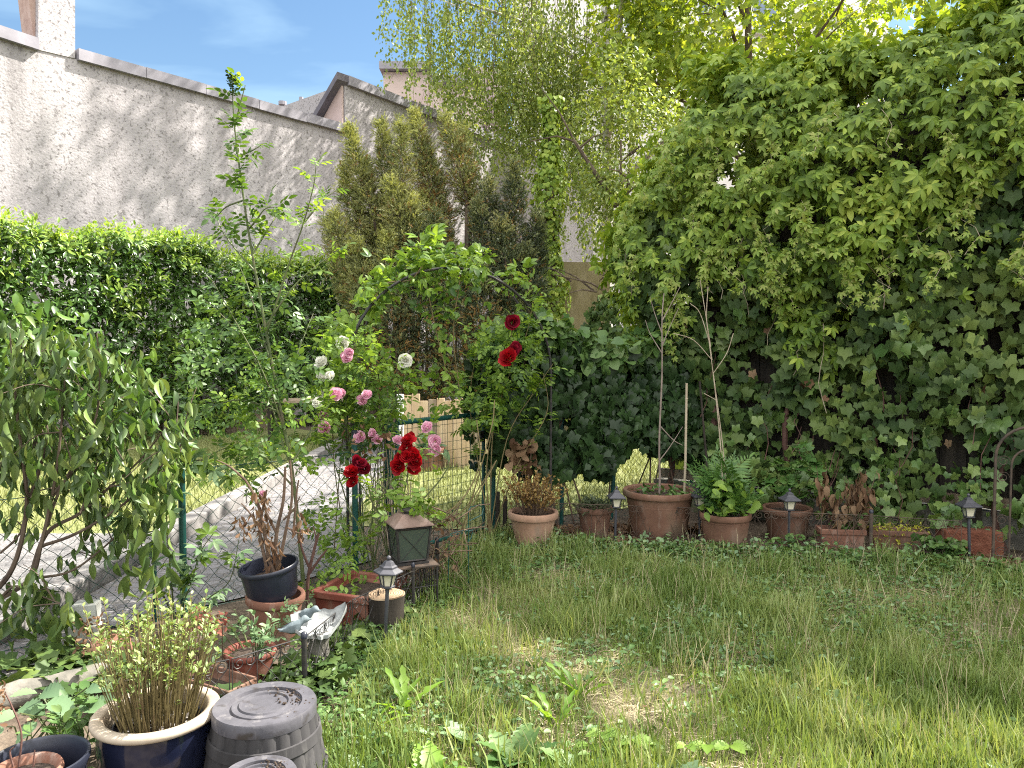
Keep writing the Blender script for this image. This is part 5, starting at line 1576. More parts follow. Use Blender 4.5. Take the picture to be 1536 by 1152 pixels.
# ------------------------------------------------------------------ garden plants
def smooth_line(P, k=6):
    P = np.asarray(P, float)
    if len(P) < 3: 
        t = np.linspace(0, 1, k)[:, None]; return P[0] * (1 - t) + P[-1] * t
    Q = np.vstack([2 * P[0] - P[1], P, 2 * P[-1] - P[-2]]); out = []
    for i in range(1, len(Q) - 2):
        for t in np.linspace(0, 1, k, endpoint=False):
            a, b, c, d = Q[i - 1], Q[i], Q[i + 1], Q[i + 2]
            out.append(.5 * (2 * b + (c - a) * t + (2 * a - 5 * b + 4 * c - d) * t * t + (3 * b - a - 3 * c + d) * t ** 3))
    out.append(P[-1]); return np.array(out)
def pxline(pts, Y, dY=0.0, k=5):
    n = len(pts)
    return smooth_line([at(x, y, Y + dY * i / max(1, n - 1)) for i, (x, y) in enumerate(pts)], k)
def stem(mb, L_, r0, r1, n=6):
    mb.tube(L_, np.linspace(r0, r1, len(L_)), n, caps=False)
def along(lv, L_, t0, t1, n, tmpl, size, up=.35, droop=.0, out=1.0, jit=.0):
    k = len(L_); t = ru(t0, t1, n); f = t * (k - 1); i = np.clip(f.astype(int), 0, k - 2); w = (f - i)[:, None]
    P = L_[i] * (1 - w) + L_[i + 1] * w; T = L_[i + 1] - L_[i]; T /= np.linalg.norm(T, axis=1)[:, None] + 1e-9
    a = rv(n); a -= T * np.sum(a * T, axis=1)[:, None]; a /= np.linalg.norm(a, axis=1)[:, None] + 1e-9
    D = a * out + T * .5 + UPV * (up - droop)
    lv.put(tmpl, P + rv(n, jit) if jit else P, D, UPV + rv(n, .35), size * ru(.65, 1.25, n))
def in_poly(px, py, poly):
    poly = np.array(poly, float); ok = np.zeros(len(px), bool); j = len(poly) - 1
    for i in range(len(poly)):
        xi, yi = poly[i]; xj, yj = poly[j]
        c = ((yi > py) != (yj > py)) & (px < (xj - xi) * (py - yi) / (yj - yi + 1e-9) + xi)
        ok ^= c; j = i
    return ok
def region(poly, n, Y0, Y1, holes=0.0, k=.035, ph=0):
    """n points in the space seen through an outline, spread over a real depth range"""
    a = np.array(poly, float); lo, hi = a.min(0), a.max(0)
    px, py = ru(lo[0], hi[0], n * 3), ru(lo[1], hi[1], n * 3)
    ok = in_poly(px, py, poly)
    if holes: ok &= (np.sin(px * k + py * k * .7 + ph) + np.sin(py * k * 1.3 - px * k * .5 + 2 * ph) + .7 * np.sin(px * k * 2.3 + ph) ) > -1.2 + holes
    px, py = px[ok][:n], py[ok][:n]
    return np.array([at(x, y, Yq) for x, y, Yq in zip(px, py, ru(Y0, Y1, len(px)))])
def bush(lv, P, tmpl, size, up=.3, droop=.3, nup=.8, front=.3):
    m = len(P); d = rv(m, .7); d[:, 2] += up - droop
    lv.put(tmpl, P, d, UPV * nup + rv(m, .5) - np.array([0, front, 0]), size * ru(.6, 1.3, m))
T_PETAL = blade(1, 1.15, .02, -.35, 5, .62)
def bloom_mesh(name, mat, n_r=3, open_=1.0, seed=0):
    lv = Leaves()
    for q, (k, r, el, s) in enumerate(((4, .04, 1.25, .55), (6, .10, .95, .75), (7, .16, .55, .9), (8, .18, .18, 1.0))[:n_r + 1]):
        for j in range(k):
            a = 2 * PI * j / k + q * .5 + seed + random.uniform(-.2, .2); el2 = el * open_ + random.uniform(-.15, .15)
            o_ = np.array([math.cos(a), math.sin(a), 0]); D = o_ * math.cos(el2) + UPV * math.sin(el2); N = UPV * math.cos(el2) - o_ * math.sin(el2)
            lv.put(T_PETAL, [o_ * r * .5 + UPV * (.05 * (3 - q))], D, N, .5 * s * random.uniform(.85, 1.15))
    me = lv.build(name, mat)
    return me
BLOOM_SRC = {}
def blooms(parent, pts, key, size, Y, spread=.0, part='bloom'):
    o0 = ORG[parent.name]
    for i, q in enumerate(pts):
        p = at(q[0], q[1], Y + random.uniform(-spread, spread)) if len(q) == 2 else np.array(q)
        kk = (key, i % 3)
        if kk not in BLOOM_SRC:
            o = bloom_mesh(part, M[key], 3, (1.0, .8, 1.15)[i % 3], i)
            BLOOM_SRC[kk] = o.data
        else:
            o = bpy.data.objects.new(part, BLOOM_SRC[kk]); COL.objects.link(o)
        o.parent = parent; o.location = tuple(p - o0)
        s = size * random.uniform(.8, 1.2); o.scale = (s, s, s)
        d = Vector((random.uniform(-.7, .7), random.uniform(-1.2, -.3), random.uniform(-.1, .9)))
        o.rotation_euler = d.to_track_quat('Z', 'Y').to_euler()

# tall briar rose with long whips
P_BR = np.array([-1.33, 4.98, 0])
br = thing('climbing_rose', 'tall rose with one long whip of leaves rising against the grey house wall', 'rose', P_BR)
mb = MB(); lv, lb = Leaves(), Leaves()
main = pxline([(455, 872), (440, 720), (420, 610), (396, 480), (374, 355), (359, 250), (351, 180), (348, 116)], 4.95, -.1, 7)
stem(mb, main, .013, .003)
along(lv, main, .56, .95, 40, T_ROSE, .125, .2); along(lv, main, .30, .56, 30, T_ROSE, .11, .2)
top = Leaves(); along(top, main, .93, 1.0, 16, T_ROSE, .05, .6)
for pts, dy, n in (([(432, 690), (404, 600), (372, 520), (330, 470), (300, 445)], .2, 26), ([(400, 500), (432, 400), (455, 335), (470, 280), (474, 246)], -.2, 24), ([(428, 650), (395, 560), (352, 480), (318, 420)], -.3, 26),
                   ([(398, 490), (440, 430), (480, 395), (512, 372)], .3, 16), ([(372, 345), (385, 330), (400, 312), (425, 312)], 0, 14), ([(385, 410), (350, 370), (330, 340), (326, 316)], .1, 18), ([(380, 380), (398, 350), (418, 318)], .1, 12),
                   ([(440, 730), (400, 690), (350, 670), (300, 690)], .2, 22), ([(425, 620), (360, 600), (310, 615), (285, 640)], .1, 22), ([(352, 190), (362, 150), (368, 128)], 0, 4), ([(357, 235), (380, 225), (395, 215)], .05, 5), ([(366, 300), (340, 310), (325, 325)], .05, 6), ([(455, 335), (485, 300), (505, 285)], .1, 9),
                   ([(420, 600), (450, 520), (470, 470)], .3, 18), ([(410, 560), (375, 440), (360, 400)], .3, 22), ([(436, 700), (470, 640), (500, 600)], .3, 20)):
    q = pxline(pts, 4.92, dy); stem(mb, q, .007, .002, 5); along(lv if n % 4 else lb, q, .15, 1, n, T_ROSE, .115, .15)
bush(lv, region([(270, 690), (275, 480), (330, 440), (420, 430), (470, 500), (480, 600), (460, 680), (400, 720)], 270, 4.7, 5.5, .6, .04), T_ROSE, .105)
bush(lb, region([(280, 720), (290, 600), (380, 560), (450, 600), (480, 660), (480, 720), (380, 740)], 120, 4.8, 5.5, .6, .03, 1), T_ROSE, .105)
bush(lb, region([(450, 880), (440, 760), (500, 740), (535, 800), (530, 870)], 120, 4.9, 5.6, .2), T_ROSE, .10)
mb.build('stems', M['stem_green'], br); lv.build('foliage', M['rose'], br); lb.build('bright_foliage', M['rose_bright'], br); top.build('young_tip', M['ivy_low'], br)  # tip leaves coloured darker to stand for backlighting
blooms(br, [(394, 741)], 'pink_petal', .05, 4.8)

# drooping shrub at the left
P_WS = np.array([-2.62, 3.95, 0])
ws = thing('drooping_shrub', 'large shrub of limp hanging leaves on bare brown branches, filling the left edge', 'shrub', P_WS)
mb = MB(); lv, lb = Leaves(), Leaves(); limbs = []
for pts, dy, r in (([(-10, 905), (45, 868), (62, 815), (78, 745), (88, 680), (95, 600), (100, 540)], -.1, .013), ([(45, 868), (70, 800), (120, 770), (165, 730), (210, 690), (250, 640)], .2, .013), ([(-20, 900), (20, 850), (40, 760), (30, 660), (20, 560), (15, 500)], -.2, .015),
                   ([(60, 820), (115, 800), (180, 760), (235, 710), (262, 650), (268, 590)], .25, .010), ([(78, 745), (130, 680), (170, 610), (190, 540)], .1, .010), ([(45, 868), (110, 855), (180, 800), (215, 770)], .3, .008), ([(70, 790), (90, 735), (140, 640), (150, 560), (145, 500)], -.1, .009),
                   ([(-10, 910), (20, 880), (50, 890), (90, 905)], -.1, .008), ([(-20, 860), (-5, 740), (-20, 600), (-30, 500)], -.2, .014), ([(40, 760), (70, 660), (60, 580), (62, 510)], .0, .009), ([(0, 830), (30, 800), (52, 740), (48, 640)], .15, .007), ([(88, 690), (60, 640), (40, 590)], .1, .006), ([(165, 730), (210, 720), (255, 700), (275, 668)], .1, .006), ([(120, 770), (140, 720), (150, 660)], .2, .006)):
    q = pxline(pts, 3.95, dy); stem(mb, q, r, .003, 6); limbs.append(q)
    along(lv, q, .4, 1.0, int(28), T_DROOP, .085, 0, 2.2, .4, .05)
    for k in range(4):
        i = random.randrange(len(q) // 3, len(q)); e = q[i] + rv(1, .16)[0] + [0, 0, .1]; t = smooth_line([q[i], (q[i] + e) / 2 + [0, 0, .04], e], 4); stem(mb, t, .004, .002, 4); along(lv, t, .3, 1, 8, T_DROOP, .085, 0, 2.4, .35, .03)
A_ = region([(-60, 480), (60, 470), (170, 520), (265, 580), (275, 690), (200, 760), (90, 720), (60, 690), (-60, 700)], 520, 3.55, 4.35, .85, .045)
lv.put(T_DROOP, A_, UPV * -1 + rv(len(A_), .34), rv(len(A_), .8) - np.array([0, .4, 0]), .09 * ru(.5, 1.35, len(A_)))
A_ = region([(-60, 470), (60, 450), (200, 520), (270, 600), (270, 760), (150, 740), (-60, 700)], 300, 3.7, 4.4, .7, .05, 2)
lb.put(T_DROOP, A_, UPV * -.9 + rv(len(A_), .35), rv(len(A_), .6) - np.array([0, .7, 0]), .09 * ru(.5, 1.3, len(A_)))
for poly, n in (([(170, 880), (180, 740), (262, 700), (268, 860)], 70), ([(0, 960), (20, 860), (70, 870), (60, 940)], 26), ([(30, 1000), (60, 900), (110, 900), (100, 990)], 34), ([(60, 905), (110, 890), (120, 940)], 16)):
    A_ = region(poly, n, 3.7, 4.2); lv.put(T_DROOP, A_, UPV * -1 + rv(len(A_), .3), rv(len(A_), .6) - np.array([0, .7, 0]), .12 * ru(.6, 1.3, len(A_)))
A_ = region([(-60, 600), (-60, 440), (60, 430), (150, 470), (230, 520), (265, 600)], 190, 3.7, 4.5, .5, .05, 3)
lb.put(T_OVAL, A_, rv(len(A_), .6) - UPV * .2, UPV + rv(len(A_), .5), .07 * ru(.5, 1.3, len(A_)))
mb.build('branches', M['bark'], ws); lv.build('foliage', M['wilt'], ws); lb.build('bright_foliage', M['rose'], ws)

# five leaved creeper on the left fence post
pc = thing('post_creeper', 'young five leaved creeper with bluish leaves climbing the left fence post', 'creeper', LF1 + [0, -.05, 0])
mb = MB(); lv, lb = Leaves(), Leaves()
for pts, n in (([(262, 930), (255, 850), (250, 770), (262, 700), (270, 670)], 22), ([(262, 930), (285, 880), (300, 830), (320, 800)], 12), ([(270, 700), (300, 690), (330, 700), (350, 720)], 10), ([(262, 930), (230, 860), (205, 800), (190, 760)], 14), ([(280, 940), (310, 900), (345, 870), (360, 800)], 10)):
    q = pxline(pts, 4.42); stem(mb, q, .005, .002, 5); along(lv, q, .1, 1, n, T_CREEP, .085, .1, 0, 1.2); along(lb, q, .1, 1, n // 2, T_CREEP, .09, .1, 0, 1.2)
bush(lb, region([(120, 700), (140, 650), (160, 690), (150, 740)], 8, 4.3, 4.5), T_CREEP, .11)
bush(lv, region([(150, 790), (175, 770), (190, 830), (170, 850)], 8, 4.3, 4.5), T_CREEP, .10)
mb.build('stems', M['stem_green'], pc); lv.build('foliage', M['weed_pale'], pc); lb.build('bright_foliage', M['rose_bright'], pc)

# climber over the arch
ac = thing('arch_climber', 'bright green climber draped over the left and crown of the rose arch', 'climber', (-1.1, 6.0, 0))
mb = MB(); lv, lb = Leaves(), Leaves()
H1, H2 = np.array(h1), np.array(h2_)
for Hh, a0, a1, n in ((H1, 7, 17, 95), (H2, 6, 18, 120), ((H1 + H2) / 2, 9, 17, 150)):
    seg = smooth_line(Hh[a0:a1] + rng.normal(0, .03, (a1 - a0, 3)), 3)
    if n == 150: seg = seg + [0, 0, .04]
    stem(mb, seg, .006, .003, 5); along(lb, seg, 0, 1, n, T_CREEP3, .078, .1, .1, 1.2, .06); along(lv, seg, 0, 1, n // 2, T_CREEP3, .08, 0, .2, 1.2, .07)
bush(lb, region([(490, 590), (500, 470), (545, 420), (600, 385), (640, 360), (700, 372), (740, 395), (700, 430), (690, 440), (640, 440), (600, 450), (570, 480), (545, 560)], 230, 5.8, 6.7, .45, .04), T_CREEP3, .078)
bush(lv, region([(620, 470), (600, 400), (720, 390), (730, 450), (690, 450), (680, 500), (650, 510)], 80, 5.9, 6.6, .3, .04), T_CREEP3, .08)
bush(lb, region([(640, 420), (690, 420), (670, 540), (645, 530)], 28, 5.9, 6.4, .2, .05), T_CREEP3, .085)
bush(lb, region([(600, 600), (640, 540), (700, 560), (700, 610), (650, 620)], 60, 6.0, 6.6, .2), T_CREEP3, .08)
bush(lb, region([(478, 575), (488, 490), (535, 430), (570, 420), (560, 470), (530, 570)], 95, 5.6, 6.3, .2, .05), T_CREEP3, .082)
bush(lb, region([(735, 420), (770, 395), (820, 440), (835, 500), (800, 480)], 42, 6.2, 6.8, .2, .05), T_CREEP3, .08)
A_ = region([(620, 372), (640, 340), (660, 350), (680, 365)], 18, 6.2, 6.6); bush(lb, A_, T_CREEP3, .1, .7)
A_ = region([(765, 405), (790, 390), (800, 420), (780, 440)], 12, 6.4, 6.8); bush(lb, A_, T_CREEP3, .09, .7)
for pts in ([(500, 840), (510, 700), (520, 600), (530, 520)], [(640, 430), (655, 500), (670, 560)], [(690, 420), (680, 500), (690, 590)], [(520, 830), (500, 680), (505, 560), (540, 460)]):
    stem(mb, pxline(pts, 6.0), .005, .003, 5)
mb.build('stems', M['stem_olive'], ac); lb.build('foliage', M['rose_bright'], ac); lv.build('darker_foliage', M['rose'], ac)  # darker green leaves mixed in with the brighter ones

# rambling pink and white rose at the arch's left foot
P_PR = np.array([-1.06, 5.55, 0])
pr = thing('rambling_rose', 'rambling rose with white and pale pink blooms at the left foot of the arch', 'rose', P_PR)
mb = MB(); lv, lb = Leaves(), Leaves()
for pts, n in (([(548, 850), (540, 720), (520, 640), (500, 570), (486, 520)], 26), ([(548, 850), (530, 700), (545, 610), (560, 540)], 24), ([(560, 850), (560, 720), (580, 640), (610, 560)], 18), ([(548, 850), (510, 720), (485, 650), (470, 600)], 20), ([(560, 850), (590, 700), (640, 645), (660, 640)], 10), ([(555, 850), (525, 690), (520, 560), (540, 500)], 20)):
    q = pxline(pts, 5.5); stem(mb, q, .006, .002, 5); along(lb, q, .3, 1, n, T_ROSE, .12, .2)
bush(lb, region([(462, 640), (470, 520), (510, 480), (580, 500), (610, 560), (600, 620), (560, 650), (500, 660)], 260, 5.3, 6.0, .2, .05), T_ROSE, .115)
bush(lv, region([(470, 660), (480, 560), (590, 550), (610, 640), (540, 680)], 200, 5.4, 6.0, .2, .05, 1), T_ROSE, .115)
mb.build('stems', M['stem_green'], pr); lv.build('foliage', M['rose'], pr); lb.build('bright_foliage', M['rose_bright'], pr)
blooms(pr, [(483, 545), (485, 569), (497, 566), (608, 541), (515, 516), (477, 606), (479, 592), (484, 640)], 'white_petal', .082, 5.35, .1, 'white_bloom')
blooms(pr, [(525, 529), (520, 536), (503, 593), (513, 591), (544, 600), (550, 594), (485, 624), (489, 641), (641, 643), (597, 662), (653, 662), (656, 674), (650, 675), (540, 656), (560, 651), (566, 660)], 'pink_petal', .082, 5.3, .1, 'pink_bloom')
lv = Leaves(); A_ = np.vstack([region([(505, 690), (512, 650), (545, 640), (590, 650), (600, 680), (560, 700)], 70, 5.2, 5.5)]); lv.put(T_OVAL, A_, rv(len(A_)), rv(len(A_)), .045 * ru(.6, 1.3, len(A_))); lv.build('faded_blooms', M['dry'], pr)  # these withered pieces are the rose's faded blooms

# red rose by the lantern
P_RR = np.array([-.80, 5.0, 0])
rr_ = thing('red_rose', 'rose bush with two clusters of deep red blooms above the lantern', 'rose', P_RR)
mb = MB(); lv = Leaves()
for pts, n in (([(585, 860), (575, 790), (550, 740), (530, 712)], 8), ([(585, 860), (600, 780), (608, 730), (616, 690)], 8), ([(560, 860), (556, 790), (580, 730), (618, 690)], 6), ([(585, 860), (620, 770), (660, 720), (672, 690), (640, 670)], 5), ([(540, 700), (580, 735), (630, 765), (660, 785)], 9), ([(575, 870), (545, 800), (520, 760)], 10), ([(590, 860), (560, 760), (545, 690)], 4)):
    q = pxline(pts, 4.95); stem(mb, q, .006, .003, 5); along(lv, q, .2, 1, n, T_ROSE, .13, .2)
bush(lv, region([(560, 760), (590, 725), (640, 740), (680, 770), (640, 800), (590, 790)], 34, 4.7, 5.0), T_ROSE, .12)
bush(lv, region([(460, 930), (470, 860), (540, 830), (560, 870), (545, 910)], 60, 4.4, 4.9), T_ROSE, .09)
mb.build('stems', M['stem_green'], rr_); lv.build('foliage', M['rose_bright'], rr_)
blooms(rr_, [(617, 660), (610, 672), (618, 684), (625, 690), (609, 686), (598, 700), (620, 706), (612, 662), (604, 690), (528, 710), (530, 723), (526, 716)], 'red_petal', .092, 4.85, .05)
blooms(rr_, [(541, 697), (547, 703), (535, 692)], 'dark_red_petal', .085, 4.85, .04, 'dark_bloom')

# rose on the right of the arch
P_R3 = np.array([-.12, 6.35, 0])
r3 = thing('climbing_rose', 'yellow green climbing rose with two dark red blooms at the right of the arch', 'rose', P_R3)
mb = MB(); lv, lb = Leaves(), Leaves()
for pts, n in (([(735, 800), (730, 700), (745, 620), (765, 560), (790, 500), (800, 450)], 30), ([(735, 800), (715, 680), (705, 600), (715, 520)], 26), ([(740, 800), (775, 700), (820, 620), (815, 560)], 12), ([(735, 800), (760, 660), (800, 590), (830, 545)], 20), ([(735, 800), (740, 640), (765, 520), (768, 470)], 22)):
    q = pxline(pts, 6.25, .1); stem(mb, q, .006, .002, 5); along(lb, q, .3, 1, n, T_ROSE, .125, .2)
for pts in ([(610, 880), (650, 850), (690, 800), (735, 650), (742, 600)], [(640, 880), (700, 830), (672, 790), (700, 760), (745, 690)], [(640, 860), (672, 838), (680, 800), (668, 770), (690, 760)], [(660, 780), (700, 740), (720, 690), (715, 630)], [(690, 860), (700, 780), (745, 690)]):
    stem(mb, pxline(pts, 5.4, .4), .006, .004, 6)
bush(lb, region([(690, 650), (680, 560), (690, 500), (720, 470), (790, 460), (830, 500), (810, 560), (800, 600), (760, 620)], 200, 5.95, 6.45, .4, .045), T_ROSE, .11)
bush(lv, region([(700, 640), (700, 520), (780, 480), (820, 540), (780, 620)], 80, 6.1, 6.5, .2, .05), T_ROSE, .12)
mb.build('stems', M['stem_olive'], r3); lb.build('foliage', M['rose_bright'], r3); lv.build('darker_foliage', M['rose'], r3)  # second leaf mesh in a darker green
blooms(r3, [(768, 484), (770, 528), (774, 523)], 'dark_red_petal', .105, 5.95, .03, 'dark_bloom'); blooms(r3, [(764, 538)], 'red_petal', .13, 5.9, .03)

# brushwood around the lantern stand
mb = MB()
for i in range(70):
    x, y = random.uniform(575, 700), random.uniform(770, 900); a = at(x, y, random.uniform(4.8, 5.3)); a[2] = max(a[2], .02)
    e = a + np.array([random.uniform(-.22, .22), random.uniform(-.2, .2), random.uniform(-.1, .2)]); e[2] = max(.02, e[2])
    mb.tube([a, (a + e) / 2 + rv(1, .02)[0], e], .0035, 4, caps=False)
for pts in ([(520, 905), (560, 880), (600, 850), (640, 815)], [(530, 915), (580, 885), (625, 840)], [(540, 930), (600, 890), (660, 835), (690, 800)], [(560, 890), (600, 860), (680, 830)]): stem(mb, pxline(pts, 4.9, .3), .007, .005, 5)
bw_ = thing('brushwood', 'tangle of dry pruned stems heaped around the lantern stand', 'brushwood', (-.5, 5.1, 0)); mb.build('twigs', M['twig'], bw_)
lv = Leaves(); A_ = region([(620, 860), (640, 760), (690, 770), (680, 860)], 90, 4.9, 5.3); lv.put(T_OVAL, A_, rv(len(A_)), rv(len(A_)), .04 * ru(.6, 1.4, len(A_))); lv.build('dry_leaves', M['dry'], bw_)

# golden dry shrub in the pale pot
ds = thing('dried_shrub', 'golden brown dried shrub of fine upright twigs in the pale pot', 'shrub', P_DRY + [0, 0, .27])
mb = MB(); lv = Leaves()
for i in range(110):
    a = random.uniform(0, 2 * PI); r = .10 * random.random() ** .5; b = P_DRY + [r * math.cos(a), r * math.sin(a), .26]
    e = b + np.array([math.cos(a) * r * 1.6 + random.gauss(0, .03), math.sin(a) * r * 1.6, random.uniform(.18, .36)]); q = smooth_line([b, (b + e) / 2 + rv(1, .012)[0], e], 3); stem(mb, q, .003, .0015, 3); along(lv, q, .4, 1, 16, T_SMALL, .028, .5, 0, 1.0)
mb.build('twigs', M['twig'], ds); lv.build('dry_foliage', M['dry_gold'], ds)
lv = Leaves(); A_ = region([(760, 700), (770, 655), (800, 660), (810, 700), (790, 710)], 60, 6.3, 6.5); lv.put(T_IVYH, A_, -UPV + rv(len(A_), .6), rv(len(A_)), .065 * ru(.6, 1.3, len(A_)))
mb = MB(); mb.tube([P_DRY + [-.05, .28, 0], P_DRY + [-.04, .3, .5], P_DRY + [0, .3, .8]], .006, 5)
dl = thing('withered_vine', 'withered brown leaves hanging on the gate post side of the ivy hedge', 'vine', P_DRY + [-.05, .28, 0]); lv.build('dead_leaves', M['dry'], dl); mb.build('stems', M['twig'], dl)
# low conifer
dc = thing('dwarf_conifer', 'low dark conifer spreading in the smallest brown pot', 'conifer', P_SMALL + [0, 0, .25])
lv = Leaves(); n = 170; a = ru(0, 2 * PI, n); r = .13 * np.sqrt(ru(0, 1, n)); P = P_SMALL + np.stack([r * np.cos(a), r * np.sin(a), .26 + .07 * (1 - (r / .14) ** 2) * ru(.2, 1, n)], 1)
lv.put(T_SPRIG, P, np.stack([np.cos(a), np.sin(a), np.full(n, .5)], 1) + rv(n, .4), rv(n), .07 * ru(.6, 1.3, n)); lv.build('foliage', M['yew_dark'], dc)
# sapling in the tub
sp = thing('sapling', 'thin bare sapling with a few forked twigs growing in the big tub', 'sapling', P_BIG + [0, 0, .38])
mb = MB(); q = pxline([(990, 728), (989, 660), (993, 560), (993, 480), (996, 440)], 6.41, .1); q[0] = P_BIG + [0, 0, .36]; stem(mb, q, .0095, .004, 8)
for pts in ([(993, 520), (1005, 490), (1018, 462)], [(993, 500), (982, 470), (975, 445)], [(994, 480), (1010, 450), (1020, 430)], [(993, 530), (975, 500), (968, 480)], [(991, 640), (1010, 660), (1024, 668)], [(990, 690), (1005, 670), (1024, 640)]): stem(mb, pxline(pts, 6.4), .005, .002, 5)
mb.build('trunk', M['sapling_bark'], sp)
sl_ = thing('potted_seedlings', 'small pale green seedlings on the soil of the big tub', 'plant', P_BIG + [0, 0, .38]); lv = Leaves(); n = 80; a = ru(0, 2 * PI, n); r = .22 * np.sqrt(ru(0, 1, n)); P = P_BIG + np.stack([r * np.cos(a), r * np.sin(a), .39 + ru(0, .05, n)], 1); lv.put(T_OVAL, P, rv(n) + UPV * .3, UPV + rv(n, .4), .055 * ru(.6, 1.3, n)); lv.build('foliage', M['weed'], sl_)
# fern pot
fn = thing('fern', 'feathery fern like plant with broad leaves below, filling the fern pot', 'fern', P_FERN + [0, 0, .25])
lv, lb = Leaves(), Leaves(); n = 58; a = ru(0, 2 * PI, n); D = np.stack([np.cos(a) * .8, np.sin(a) * .5 - .1, ru(.2, 1.3, n)], 1)
lv.put(T_FROND, P_FERN + np.array([0, .02, .27]) + rv(n, .03) + UPV * ru(0, .25, n)[:, None], D, UPV + rv(n, .3) - np.array([0, .5, 0]), .30 * ru(.6, 1.15, n)); lv.build('fronds', M['fern'], fn)
A_ = region([(1055, 775), (1060, 725), (1100, 715), (1150, 735), (1140, 770), (1095, 780)], 80, 5.88, 6.2); lb.put(T_TOOTH, A_, UPV * -.4 + rv(len(A_), .6), UPV * .8 + rv(len(A_), .35) - np.array([0, .6, 0]), .08 * ru(.6, 1.4, len(A_))); lb.build('broad_leaves', M['rose_bright'], fn)
mb = MB()
for pts, r in (([(1085, 740), (1080, 660), (1072, 580), (1062, 500)], .006), ([(1090, 740), (1083, 660), (1070, 560)], .005), ([(1068, 540), (1060, 480), (1062, 430)], .0035), ([(1068, 540), (1040, 510), (1010, 500)], .003), ([(1066, 520), (1050, 470), (1035, 455)], .003), ([(1070, 560), (1090, 530), (1100, 500)], .003), ([(1074, 600), (1056, 590)], .003), ([(1066, 520), (1055, 450), (1050, 420)], .003)): stem(mb, pxline(pts, 6.1), r, .003, 6)
cs = thing('bare_sapling', 'pale bare twiggy sapling rising out of the fern pot', 'sapling', P_FERN + [0, 0, .28]); mb.build('stem', M['twig_pale'], cs)
# bowl pot plant
bp = thing('potted_plant', 'lobed green leafy plant in the wide bowl pot', 'plant', P_BOWL + [0, 0, .24]); mb = MB(); lv = Leaves()
for pts, n in (([(1185, 760), (1180, 720), (1170, 690)], 12), ([(1185, 760), (1195, 710), (1210, 680)], 12), ([(1185, 760), (1165, 730), (1150, 715)], 10), ([(1188, 760), (1215, 730), (1228, 705)], 9), ([(1188, 760), (1222, 700), (1205, 670), (1180, 668)], 8)):
    q = pxline(pts, 6.38, -.1); stem(mb, q, .004, .002, 4); along(lv, q, .2, 1, n, T_MAPLE, .085, .1, 0, 1.2)
mb.build('stems', M['stem_green'], bp); lv.build('foliage', M['fern'], bp)
# withered shrub in the window box
wb = thing('withered_shrub', 'withered shrub with curled brown leaves in the small window box', 'shrub', T1 + [0, 0, .14]); mb = MB(); lv, lb = Leaves(), Leaves()
for i in range(16):
    b = T1 + [random.uniform(-.14, .14), random.uniform(-.04, .04), .13]; e = b + np.array([random.uniform(-.16, .16), random.uniform(-.1, .1), random.uniform(.25, .58)]); q = smooth_line([b, (b + e) / 2 + rv(1, .04)[0], e], 4); stem(mb, q, .005, .002, 4)
    along(lv, q, .45, 1, 11, T_DROOP2, .085, 0, 1.0, .3); along(lb, q, .1, .6, 5, T_OVAL, .06, .1)
mb.build('twigs', M['twig'], wb); lv.build('curled_leaves', M['dry'], wb); lb.build('foliage', M['weed'], wb)
sd_ = thing('stonecrop', 'yellow green stonecrop spilling over the brown window box', 'plant', T2 + [0, 0, .13]); lv = Leaves(); n = 330; P = T2 + np.stack([ru(-.23, .23, n), ru(-.11, .08, n), .15 + .02 * rng.normal(size=n)], 1); P[:, 2] -= np.where(P[:, 1] < T2[1] - .07, ru(0, .12, n), 0); lv.put(T_OVAL, P, rv(n) + UPV * .5, UPV + rv(n, .4), .028 * ru(.6, 1.4, n)); lv.build('foliage', M['sedum'], sd_)
# reeds in the glazed pot
rd = thing('reed_clump', 'dense clump of thin brown reedy stems with pale yellow green tips in the glazed pot', 'plant', P_GLZ + [0, 0, .25]); mb = MB(); lv = Leaves()
for i in range(190):
    a = random.uniform(0, 2 * PI); r = .125 * random.random() ** .6; b = P_GLZ + [r * math.cos(a), r * math.sin(a), .24]
    hgt = random.uniform(.24, .47); e = b + np.array([math.cos(a) * r * .75 + random.gauss(0, .025), math.sin(a) * r * .7 + random.gauss(0, .02), hgt]); q = smooth_line([b, (b + e) / 2 + rv(1, .006)[0], e], 3); stem(mb, q, .0026, .0016, 4)
    along(lv, q, .84, 1, 7, T_OVAL, .021, .5, 0, .9)
    if i % 7 == 0: along(lv, q, .4, .7, 3, T_OVAL, .02, .3, 0, 1.0)
mb.build('stems', M['stem_olive'], rd); lv.build('foliage', M['yellow_green'], rd)
# dead twigs in the black pot
dt = thing('dead_shrub', 'dead brown many stemmed shrub in the tilted black pot', 'shrub', P_BLK + [0, 0, .1]); mb = MB(); lv = Leaves(); b0_ = P_BLK + [0, 0, .09]
for pts, r in (([(405, 850), (395, 790), (385, 750), (368, 720)], .011), ([(412, 850), (415, 800), (425, 750), (428, 700)], .012), ([(418, 850), (430, 790), (438, 745), (435, 690)], .010), ([(400, 850), (390, 800), (395, 760), (400, 735)], .010), ([(415, 800), (400, 770), (392, 748)], .008), ([(425, 780), (440, 765), (450, 745)], .006), ([(395, 800), (375, 770), (362, 755)], .006), ([(428, 790), (450, 800), (465, 790)], .006), ([(440, 800), (445, 740), (448, 720)], .007), ([(368, 720), (345, 700), (325, 690)], .006)):
    q = pxline(pts, 4.14); q[0] = q[0] if pts[0][1] < 845 else b0_ + rv(1, .03)[0] * [1, 1, 0]; stem(mb, q, r, r * .55, 6)
